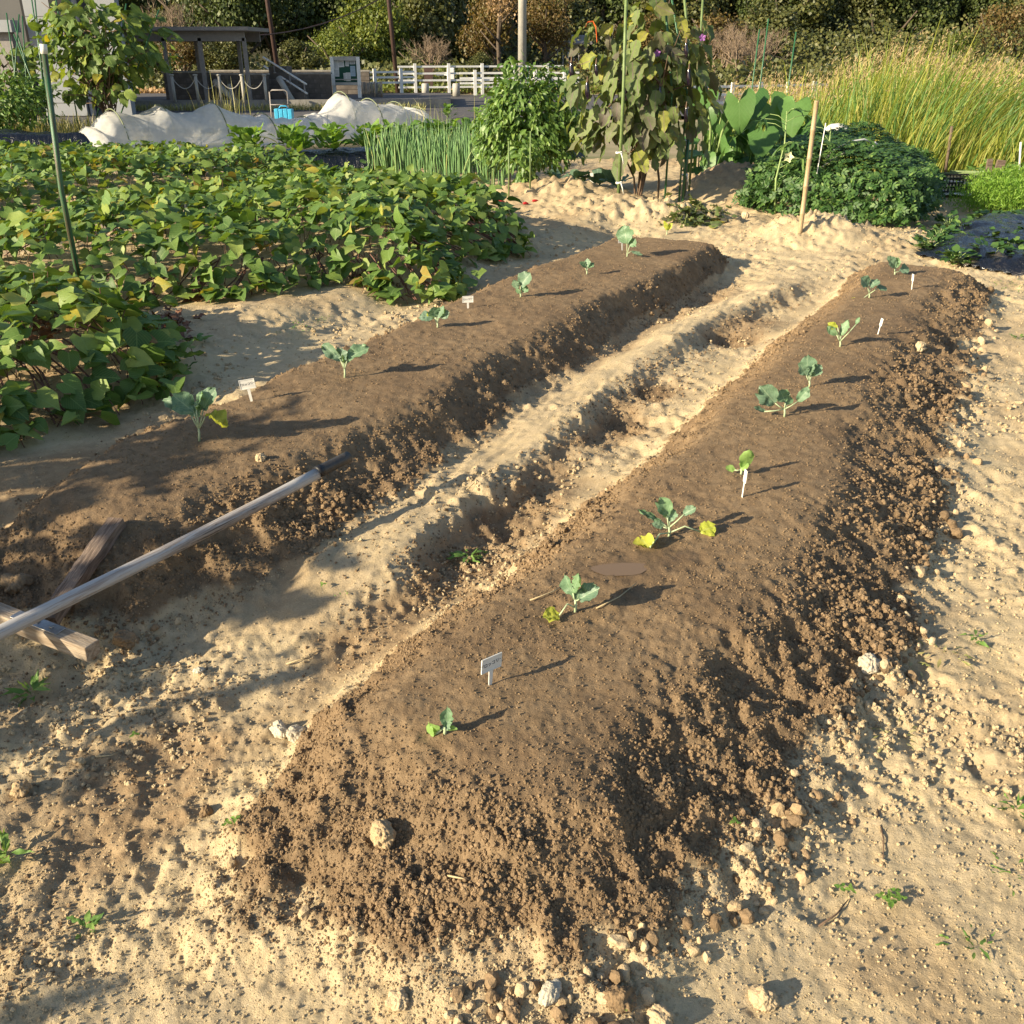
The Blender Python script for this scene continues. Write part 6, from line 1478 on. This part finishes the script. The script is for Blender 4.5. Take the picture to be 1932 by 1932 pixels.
# house at the top left
def house():
    Y = 27; p = at(120, 160, Y); root = empty('house', (p.x, Y, 0), 'pale grey house with dark openings behind the corner bush', 'house'); o0 = root.location
    X = lambda x: at(x, 60, Y).x - o0.x
    def slab(nm, x0, x1, z0, z1, m_, dy=0, th=.12, par=None):
        mb = MB(); mb.box(((X(x0) + X(x1)) / 2, dy, (z0 + z1) / 2), (X(x1) - X(x0), th, z1 - z0)); return mb.build(nm, M[m_], par or root)
    slab('rear_wall', -700, 60, 0, 5, 'wallgrey', .9); slab('rear_wall', 60, 150, 0, 5, 'wallgrey', 2.6)
    slab('wall_panel', 58, 142, 0, 5, 'wallwhite_shaded', 0, .3)
    for k in range(9): slab('board_joint', 58, 142, .3 + k * .5, .315 + k * .5, 'wallgrey', -.153, .006)
    slab('opening', 22, 57, .9, 5, 'darkglass', .80, .06); slab('pillar', 146, 152, 0, 5, 'wallwhite_shaded', 0, .15)
    slab('opening', 108, 138, 2.0, 5, 'darkglass', -.18, .05)
    slab('pillar', 174, 181, 0, 5, 'greymetal', 0, .15); slab('pillar', 181, 226, 0, 5, 'wallwhite_shaded', .1, .3)
    slab('counter', -300, 42, H + .30 + .15, H + .30 + .42, 'wallwhite_shaded', -.3, .5); slab('counter_front', -300, 30, 0, H + .45, 'greymetal', -.2, .2)
house()
#@@SPLIT6
# ---------------------------------------------------------------- trees and the wooded hill
SH['diamond'] = ([(0, 0, 0), (.42, .45, .05), (0, 1, -.05), (-.42, .45, .05)], [(0, 1, 2, 3)])
def crown_mesh(name, n, leaf, mat, seed, sx=1., sz=1., lobes=13, low=.0, shell=.75):
    rs = np.random.default_rng(seed); C = []
    for i in range(lobes):
        v = rs.normal(0, 1, 3); v /= np.linalg.norm(v); v[2] = abs(v[2]) * (1 - low) - .55 * rs.random()
        r = rs.uniform(.30, .68); C.append((v[0] * r * sx, v[1] * r * sx, v[2] * r * sz, rs.uniform(.26, .46)))
    C = np.array(C); w_ = C[:, 3] ** 2; k = rs.choice(lobes, n, p=w_ / w_.sum()); v = rs.normal(0, 1, (n, 3)); v /= np.linalg.norm(v, axis=1)[:, None]
    rr = rs.random(n) ** .35 * (shell + .3 * rs.random(n)) * (1 + .5 * vn(v[:, 0] * 2.5 + k, v[:, 1] * 2.5 + v[:, 2] * 2, seed)); P = C[k, :3] + v * (rr * C[k, 3])[:, None] * np.array([1, 1, .85])
    Nr = unit(v + rs.normal(0, .45, v.shape) + np.array([0, 0, .35])); Dr = unit(rs.normal(0, 1, v.shape) + np.array([0, 0, -.4]))
    return leaves_mesh(name, 'diamond', P, Dr, Nr, leaf * rs.uniform(.6, 1.3, n), mat)
CR = {}
for k_, (mt, n_, lf, sd, sx_, sz_) in {'dark1': ('tree_dark', 9000, .055, 1, 1, 1.15), 'dark2': ('tree_dark', 9000, .05, 2, 1, 1.3), 'olive1': ('tree_olive', 9000, .055, 3, 1.05, 1), 'olive2': ('tree_olive', 8000, .06, 4, 1, 1.1), 'light1': ('tree_light', 9000, .05, 5, 1.1, .9), 'brown1': ('tree_brown', 6500, .055, 6, 1, 1.1), 'tan1': ('tree_tan', 4200, .055, 7, .9, 1.2)}.items():
    CR[k_] = crown_mesh('crown', n_, lf, M[mt], sd, sx_, sz_)
def tree(kind, x, Y, rad, zc, label, hs=1., group='trees along the far side of the road', z0=0., rz=None, name='broadleaf_tree', trunk=True):
    p = at(x, 100, Y); root = empty(name, (p.x, Y, z0), label, 'tree', group, rz=rng.uniform(0, 6.28) if rz is None else rz)
    o = link('crown', CR[kind], root); o.location = (0, 0, zc); o.scale = (rad, rad, rad * hs); tag(o, kind='stuff')
    if trunk:
        mb = MB(); mb.tube([(0, 0, -.2), (.08 * rad, 0, zc * .45), (-.03 * rad, .05 * rad, zc)], [.075 * rad, .055 * rad, .03 * rad], 8)
        for k in range(6):
            a = k * 1.05; zz = zc * (.35 + .1 * k); mb.tube([(0, 0, zz), (math.cos(a) * rad * .3, math.sin(a) * rad * .3, zz + rad * .25), (math.cos(a) * rad * .62, math.sin(a) * rad * .62, zz + rad * .55)], [.035 * rad, .022 * rad, .01 * rad], 6)
        mb.build('trunk', M['bark'], root, True)
    return root
T = [('olive1', 385, 56, 3.2, 2.6, 'dark evergreen right behind the pergola roof', 1.25), ('dark2', 455, 54, 3.2, 2.9, 'tall dark evergreen above the stair rail', 1.3), ('dark1', 520, 58, 3.6, 3.2, 'dark evergreen behind the left brown pole', 1.2),
     ('dark2', 590, 60, 3.8, 3.4, 'dark tree rising behind the vine-covered mound, left side', 1.2), ('dark1', 660, 64, 4.2, 4.6, 'dark tree showing above the bright vine mound', 1.1), ('dark1', 730, 60, 3.8, 4.0, 'dark tree between the vine mound and the right brown pole', 1.2),
     ('olive1', 795, 55, 3.2, 2.9, 'olive-green tree just right of the right brown pole', 1.25), ('olive2', 850, 58, 3.4, 2.8, 'olive-green tree above the white standpipe', 1.2), ('dark2', 905, 62, 3.6, 3.4, 'dark tree behind the withered tree', 1.3),
     ('brown1', 935, 50, 1.9, 2.4, 'orange-brown autumn tree left of the utility pole', 1.2), ('tan1', 945, 48, 1.7, 4.1, 'withered tree with hanging tan leaves left of the utility pole', 1.35), ('brown1', 1025, 52, 2.0, 2.6, 'orange-brown autumn tree right of the utility pole', 1.15),
     ('olive2', 1075, 66, 3.2, 2.2, 'rounded olive tree behind the small shed', .8), ('dark1', 1130, 72, 4.5, 4.4, 'dark tree behind the top of the eggplant', 1.0), ('olive1', 300, 50, 2.6, 1.9, 'shrubby tree seen between the bush and the pergola', 1.0),
     ('brown1', 345, 44, 1.5, 1.5, 'reddish autumn shrub seen under the pergola roof', .9), ('olive2', 425, 44, 1.6, 1.1, 'low green shrub behind the rear block wall', .8), ('dark2', 240, 58, 3.6, 3.0, 'dark tree behind the grey house', 1.2), ('olive1', 150, 56, 3.4, 3.0, 'olive tree seen beside the white pillar of the house', 1.2),
     ('olive2', 560, 47, 1.7, .9, 'low shrub behind the handrail', .7), ('light1', 640, 50, 2.3, 1.1, 'left shoulder of bright yellow-green vines over a mound', .95), ('light1', 690, 52, 3.0, 1.7, 'bright yellow-green vine-covered mound behind the notice board', 1.25), ('light1', 735, 51, 1.6, .8, 'small bright shrub at the right foot of the vine mound', .9),
     ('light1', 842, 45, 1.0, .45, 'bright green shrub behind the white fence near the standpipe', .9), ('olive2', 905, 46, 1.2, .6, 'brownish low shrub behind the four-rail fence', .8), ('olive1', 800, 50, 2.0, .8, 'thorny grey-green shrub beneath the right brown pole', .8), ('brown1', 1110, 50, 1.8, .5, 'rusty low shrub by the small shed', .6),
     ('brown1', 1350, 58, 3.0, 1.8, 'brown leafless-looking thicket left in the tall grass', .8), ('olive2', 1440, 62, 3.2, 1.6, 'grey-brown thicket rising behind the tall grass', .8), ('olive2', 1470, 70, 4.0, 3.2, 'broad olive tree with thin crown on the slope', .9), ('dark1', 1580, 74, 3.6, 2.4, 'dark green tree at the foot of the wooded slope', 1.0),
     ('olive1', 1660, 70, 4.5, 1.6, 'wide brownish-olive tree above the grass plumes', .8), ('brown1', 1865, 62, 2.6, 2.3, 'reddish autumn tree at the upper right', 1.0), ('light1', 1800, 58, 1.9, 1.4, 'bright round vine shrub in the tall grass at the upper right', .9), ('olive2', 1940, 66, 3.6, 1.8, 'olive tree at the right frame edge', .9),
     ('dark2', 1760, 76, 4.0, 3.0, 'dark tree on the slope behind the bright vine shrub', .9), ('olive2', 1250, 70, 4.0, 3.0, 'olive tree behind the eggplant poles', .9), ('brown1', 1200, 62, 2.4, 2.2, 'round brown-green tree left of the eggplant top', .8)]
for k_, x, Y, rad, zc, lab, hs in T: tree(k_, x, Y, rad, zc, lab, hs)
def bare_tree(x, Y, h_, label):
    p = at(x, 100, Y); root = empty('bare_tree', (p.x, Y, 0), label, 'tree'); mb = MB()
    def br(p0, d, l, r, n):
        d = d.normalized(); p1 = p0 + d * l * .5 + Vector(rng.normal(0, .04 * l, 3)); p2 = p0 + d * l; mb.tube([p0, p1, p2], [r, r * .8, r * .55], 4, False)
        if n: 
            for _ in range(4): br(p0.lerp(p2, rng.uniform(.5, 1)), d + Vector(rng.normal(0, .5, 3)) + Vector((0, 0, .25)), l * rng.uniform(.5, .75), r * .55, n - 1)
    for _ in range(3): br(Vector((0, 0, 0)), Vector((rng.normal(0, .25), rng.normal(0, .25), 1)), h_ * .4, .06, 4)
    mb.build('branches', M['twig'], root); return root
M['twig'] = simple('bare_twigs', (.27, .20, .14), .9, .3, bump=0)
bare_tree(340, 45, 4.2, 'leafless pale-branched tree above the pergola'); bare_tree(1370, 50, 3.6, 'leafless brown brambles behind the tall grass'); bare_tree(1400, 46, 2.8, 'pale leafless twigs sticking out of the tall grass'); bare_tree(810, 46, 2.6, 'leafless twiggy shrub beneath the olive tree')
bare_tree(1440, 52, 3.4, 'tangled leafless brambles near the green net poles'); bare_tree(1720, 95, 7.5, 'pale dead tree on the wooded slope')
for x, yt, lab in ((1588 - 0, 38, 'thin green pole in the tall grass, middle of three'), (1562, 55, 'thin green pole in the tall grass, left of three'), (1648, 60, 'thin green pole in the tall grass, right of three')):
    xx = x * 1.0 - (1932 * 0); 
for x, yt, lab in ((1433, 55, 'thin green pole in the tall grass, left of three'), (1450, 35, 'tallest thin green pole in the tall grass'), (1502, 60, 'thin green pole in the tall grass, right of three')):
    q = at(x, yt, 16.5); pole('support_pole', [(q.x - .05, 16.5, 0), (q.x, 16.5, q.z)], .012, M['greenpole'], lab, 'pole')
def shed():
    p = at(1070, 120, 60); root = empty('shed', (p.x, 60, 0), 'small old grey shed with white window frames behind the trees', 'shed'); z1 = at(1070, 84, 60).z
    mb = MB(); mb.box((0, 1.2, z1 / 2), (2.3, 2.2, z1)); mb.build('wall', M['block'], root)
    mb = MB(); mb.add([(-1.4, -.1, z1), (1.4, -.1, z1), (1.4, 2.6, z1 + .45), (-1.4, 2.6, z1 + .45), (-1.4, -.1, z1 + .08), (1.4, -.1, z1 + .08), (1.4, 2.6, z1 + .53), (-1.4, 2.6, z1 + .53)], [(0, 1, 2, 3), (7, 6, 5, 4), (0, 4, 5, 1), (1, 5, 6, 2), (2, 6, 7, 3), (3, 7, 4, 0)]); mb.build('roof', M['greymetal'], root)
    for x in (-.55, .35):
        mb = MB(); mb.box((x, .07, z1 - .65), (.6, .06, .75)); w_ = mb.build('window', M['darkglass'], root)
        for a, b in (((x - .3, .02, z1 - .65), (.06, .06, .8)), ((x + .3, .02, z1 - .65), (.06, .06, .8)), ((x, .02, z1 - .27), (.66, .06, .05)), ((x, .02, z1 - 1.04), (.66, .06, .05)), ((x, .02, z1 - .65), (.04, .05, .72))):
            mb = MB(); mb.box(a, b); mb.build('window_frame', M['whitepaint'], w_)
shed()
def undergrowth(name, x0, x1, y0, y1, n, hgt, mat, label, leaf=.22):
    root = empty(name, (0, (y0 + y1) / 2, 0), label, 'undergrowth'); root['kind'] = 'stuff'; Y = rng.uniform(y0, y1, n); X = rng.uniform(x0, x1, n); hh = hgt * (.6 + .9 * (fbm(X, Y * 1.2, 2.2, 3, 700) + .35)); 
    P = np.stack([X, Y, rng.random(n) * np.maximum(hh, .1)], 1); Nr = unit(rng.normal(0, .5, P.shape) + np.array([-.2, -.6, .6])); Dr = unit(rng.normal(0, 1, P.shape))
    tag(link('leaves', leaves_mesh('leaves', 'diamond', P - np.array(root.location), Dr, Nr, leaf * rng.uniform(.5, 1.3, n), mat), root), kind='stuff')
undergrowth('undergrowth', -26, 30, 43, 52, 26000, 1.1, M['tree_olive'], 'tangled green undergrowth behind the white fences', .2)
undergrowth('fallen_leaves', -16, 8, 41.6, 43.5, 6000, .12, M['tree_tan'], 'brown fallen leaves and weeds along the road verge', .14)
undergrowth('verge_grass', -8, 6, 41.2, 43.5, 5000, .35, M['tree_light'], 'green weeds under the white fence', .14)
undergrowth('undergrowth', -10, 60, 56, 66, 42000, 2.4, M['tree_olive'], 'scrub at the foot of the wooded slope', .2)
def hill():
    n = 60; X, Y = np.meshgrid(np.linspace(-190, 190, n), np.linspace(60, 330, n), indexing='ij'); Z = hillz(X, Y)
    i = np.arange(n * n).reshape(n, n); Fq = np.stack([i[:-1, :-1], i[1:, :-1], i[1:, 1:], i[:-1, 1:]], -1).reshape(-1, 4)
    tag(link('hill', np_mesh('hill', np.stack([X, Y, Z], -1).reshape(-1, 3), Fq, M['hill'])), kind='structure')
def hillz(X, Y): return -.3 + np.maximum(0, Y - 64) * .27 + 3 * fbm(X, Y, 40, 2, 800) * ss(64, 110, Y)
hill()
def forest():
    P = []; sc = []
    rows = np.arange(72, 215, 3.6)
    for y in rows:
        for x in np.arange(-.85 * y - 10, .85 * y + 10, 3.9): P.append((x + rng.uniform(-1.5, 1.5), y + rng.uniform(-1.5, 1.5)))
    P = np.array(P); z = hillz(P[:, 0], P[:, 1]) + 2.0; sc = rng.uniform(2.4, 4.3, len(P))
    me = bpy.data.meshes.new('forest'); me.vertices.add(len(P)); me.vertices.foreach_set('co', np.column_stack([P, z]).astype(np.float32).ravel())
    a = me.attributes.new('sc', 'FLOAT', 'POINT'); a.data.foreach_set('value', sc.astype(np.float32))
    o = link('forest', me); tag(o, kind='stuff')
    ng = bpy.data.node_groups.new('forest', 'GeometryNodeTree'); ng.interface.new_socket('Geometry', in_out='INPUT', socket_type='NodeSocketGeometry'); ng.interface.new_socket('Geometry', in_out='OUTPUT', socket_type='NodeSocketGeometry')
    N = ng.nodes; L = ng.links; gi = N.new('NodeGroupInput'); go = N.new('NodeGroupOutput'); g2 = N.new('GeometryNodeGeometryToInstance'); ob = {}
    for ob_ in bpy.data.objects:
        if ob_.name.startswith('crown') and ob_.data and ob_.data not in ob: ob[ob_.data] = ob_
    keys = ['dark1', 'olive1', 'dark2', 'olive2', 'olive1', 'dark1', 'brown1', 'dark2', 'olive2', 'light1', 'olive1', 'light1', 'dark2']
    for k_ in keys:
        if CR[k_] not in ob: continue
        oi = N.new('GeometryNodeObjectInfo'); oi.inputs['Object'].default_value = ob[CR[k_]]; oi.inputs['As Instance'].default_value = False; oi.transform_space = 'ORIGINAL'; L.new(oi.outputs['Geometry'], g2.inputs[0])
    ip = N.new('GeometryNodeInstanceOnPoints'); L.new(gi.outputs[0], ip.inputs['Points']); L.new(g2.outputs[0], ip.inputs['Instance']); ip.inputs['Pick Instance'].default_value = True
    rv = N.new('FunctionNodeRandomValue'); rv.data_type = 'FLOAT_VECTOR'; rv.inputs[1].default_value = (0, 0, 6.28); L.new(rv.outputs[0], ip.inputs['Rotation'])
    na = N.new('GeometryNodeInputNamedAttribute'); na.data_type = 'FLOAT'; na.inputs['Name'].default_value = 'sc'; L.new(na.outputs[0], ip.inputs['Scale']); L.new(ip.outputs[0], go.inputs[0])
    o.modifiers.new('scatter', 'NODES').node_group = ng
forest()
#@@SPLIT7
# ---------------------------------------------------------------- weeds on the ground near the camera
def weed(x, y, n, size, shape, mat, label, name='weed', hgt=.03, flatv=.5, wide=.02, cat='weed', mats=None):
    b = gt(x, y); root = empty(name, b, label, cat); a = rng.uniform(0, 6.28, n); r_ = rng.uniform(0, 1, n) * wide
    P = np.stack([np.cos(a) * r_, np.sin(a) * r_, rng.uniform(.1, 1, n) * min(hgt, .012 if wide > .04 else .02)], 1); k_ = .62 if b.y < 3 else .8
    foliage(root, shape, P + np.array(b), unit(np.stack([np.cos(a), np.sin(a), rng.uniform(.0, 1, n) * flatv], 1)), unit(np.stack([-np.cos(a) * .4, -np.sin(a) * .4, 1 + 0 * a], 1) + rng.normal(0, .25, (n, 3))), k_ * rng.uniform(size[0], size[1], n), mat, min(n, 12)); return root
weed(1838, 1212, 9, (.045, .075), 'strap', M['weed'], 'star-shaped green rosette weed on the sand at the right', flatv=.35)
weed(165, 1752, 9, (.03, .05), 'pepper', M['weed'], 'green rosette weed at the lower left', flatv=.5)
weed(60, 1312, 16, (.05, .11), 'strap', M['weed'], 'grassy weed at the left edge below the timber crossbar', flatv=.9)
weed(15, 1620, 14, (.05, .12), 'strap', M['weed'], 'thin grassy weed at the left frame edge', flatv=1.2)
weed(372, 645, 9, (.06, .10), 'pepper', M['weed'], 'broad-leaved weed below the dead leaves', flatv=.6)
weed(350, 700, 8, (.05, .08), 'pepper', M['weed'], 'small weed on the path beside the potato leaves', flatv=.6)
weed(545, 622, 60, (.012, .022), 'leaflet', M['weed'], 'low clover-like weed patch on the path', wide=.14, hgt=.03); weed(600, 605, 40, (.012, .022), 'leaflet', M['weed'], 'second clover-like weed patch nearer the potato leaves', wide=.10, hgt=.03)
weed(885, 1052, 14, (.05, .11), 'strap', M['weed'], 'grass tuft lying in the furrow beside the near bed', flatv=.15); weed(1720, 1252, 12, (.03, .06), 'strap', M['drygrass'], 'pale thin creeping grass right of the near bed', flatv=.2, wide=.06); weed(1775, 1235, 14, (.03, .07), 'strap', M['drygrass'], 'pale creeping grass just below the star-shaped weed', flatv=.2, wide=.07)
weed(1690, 1392, 12, (.03, .06), 'strap', M['drygrass'], 'sparse pale grass on the sand below the creeping grass', flatv=.3, wide=.06); weed(1915, 1535, 16, (.03, .07), 'strap', M['weed'], 'grass tuft at the right frame edge', flatv=.8, wide=.03); weed(1905, 1650, 12, (.02, .05), 'strap', M['weed'], 'thin sprouting grass below the right-edge tuft', flatv=.6, wide=.05)
weed(1840, 1790, 12, (.02, .05), 'strap', M['weed'], 'sparse grass sprouts at the lower right', flatv=.7, wide=.05); weed(650, 905 + 230, 8, (.01, .02), 'leaflet', M['weed'], 'tiny seedlings in the furrow', wide=.04)
weed(1890, 548, 40, (.02, .05), 'strap', M['weed'], 'low green weed strip before the mulch film', wide=.22); weed(1925, 540, 30, (.02, .05), 'strap', M['weed'], 'green weeds at the right edge before the mulch film', wide=.18); weed(1920, 640, 10, (.03, .05), 'pepper', M['weed'], 'small weed at the right frame edge on the sand', wide=.03)
weed(640, 250 + 245, 20, (.03, .06), 'pepper', M['weed'], 'weed at the foot of the middle potato bed', wide=.1) if False else None
def clover(x, y, label, k=4):
    b = gt(x, y); root = empty('clover', b, label, 'clover')
    for i in range(k):
        a = rng.uniform(0, 6.28); c = Vector((math.cos(a) * .018 * (i > 0), math.sin(a) * .018 * (i > 0), .016)); P = np.array([c[:]] * 3) + np.array(b); aa = a + np.array([0, 2.09, 4.19])
        foliage(root, 'ovate', P, unit(np.stack([np.cos(aa), np.sin(aa), .1 + 0 * aa], 1)), unit(np.array([[-.1, -.2, 1.]] * 3) + rng.normal(0, .1, (3, 3))), np.full(3, .014), M['radish'], 3, 'leaflet', jig=.02)
clover(1678, 1700, 'bright green clover on the sand at the lower right', 6); clover(1602, 1688, 'single small clover left of the bright clover', 2); clover(1385, 1560, 'tiny green clover at the foot of the near bed', 1); clover(1180, 1905, 'tiny green sprout at the bottom edge', 1)
clover(430, 1562, 'tiny green sprout left of the near bed front', 2); clover(255, 1395, 'tiny green sprout on the sand at the left', 1); clover(610, 1110, 'small sprout in the shaded furrow', 1)
def cracks(lst):
    for i, (pts, lab) in enumerate(lst):
        b = gt(*pts[0]); mb = MB(); P = []
        for j in range(len(pts) - 1):
            for f in np.linspace(0, 1, 5)[:-1]:
                q = gt(pts[j][0] * (1 - f) + pts[j + 1][0] * f + rng.normal(0, 3), pts[j][1] * (1 - f) + pts[j + 1][1] * f + rng.normal(0, 3)); P.append(q - b + Vector((0, 0, .001)))
        mb.tube(P, .0012, 4); mb.build('twig', M['stem_brown'], None, True)
def twigs():
    L_ = [((1105, 1585), (1145, 1640), 'brown bent twig on the right flank of the near bed', 'stem_brown'), ((845, 1655), (885, 1662), 'short pale straw on the front slope of the near bed', 'drystraw'), ((1125, 1150), (1200, 1103), 'long straw beside the puddle', 'drystraw') , ((1060, 1125), (1200, 1060), 'x', 'x'),
          ((1000, 1135), (1075, 1098), 'pale straw lying across the furrow edge', 'drystraw'), ((1655, 1530), (1665, 1640), 'long thin root hanging on the right flank', 'stem_brown'), ((1180, 1930), (1245, 1970), 'x', 'x'), ((960, 2060), (1010, 2110), 'x', 'x'),
          ((1545, 1750), (1600, 1700), 'thin twig on the sand at the lower right', 'stem_brown'), ((540, 1255), (610, 1225), 'straw in the furrow below the rake', 'drystraw'), ((880, 925), (905, 890), 'thin root on the flank of the far bed', 'drystraw'), ((255, 1270), (300, 1255), 'short straw by the timber crossbar', 'drystraw'), ((1068, 548), (1105, 545), 'pale straw on top of the far bed', 'drystraw'), ((180, 1430), (225, 1422), 'short straw on the sand at the left', 'drystraw')]
    for a, b, lab, m_ in L_:
        if m_ == 'x': continue
        p = gt(*a); q = gt(*b); mid = gt((a[0] + b[0]) / 2 + 6, (a[1] + b[1]) / 2 + 3); mb = MB(); up = Vector((0, 0, .004)); mb.tube([up, mid - p + up * 1.5, q - p + up], [.0022, .0018, .001], 5)
        o = mb.build('twig', M[m_], None, True); o.location = p; tag(o, lab, 'twig')
M['drystraw'] = simple('dry_straw', (.48, .38, .22), .7, .2, bump=0)
twigs()
# ---------------------------------------------------------------- plants just outside the frame that shade its left side
bush('eggplant_bush', 'eggplant bush standing left of the frame, shading the beds', 'eggplant', (-3.9, 1.95, .1), 1.45, 1.0, 'egg', 210, (.13, .2), M['egg2'], 0, droop=.8, stems=8, zmin=.2)
bush('eggplant_bush', 'second eggplant bush left of the frame beside the first', 'eggplant', (-3.7, .85, .1), 1.35, 1.05, 'egg', 230, (.13, .2), M['egg2'], 0, droop=.8, stems=8, zmin=.2)
bush('eggplant_bush', 'third eggplant bush left of the frame nearest the camera', 'eggplant', (-3.5, -.35, .1), .95, .8, 'egg', 130, (.12, .18), M['egg2'], 0, droop=.8, stems=7, zmin=.2)
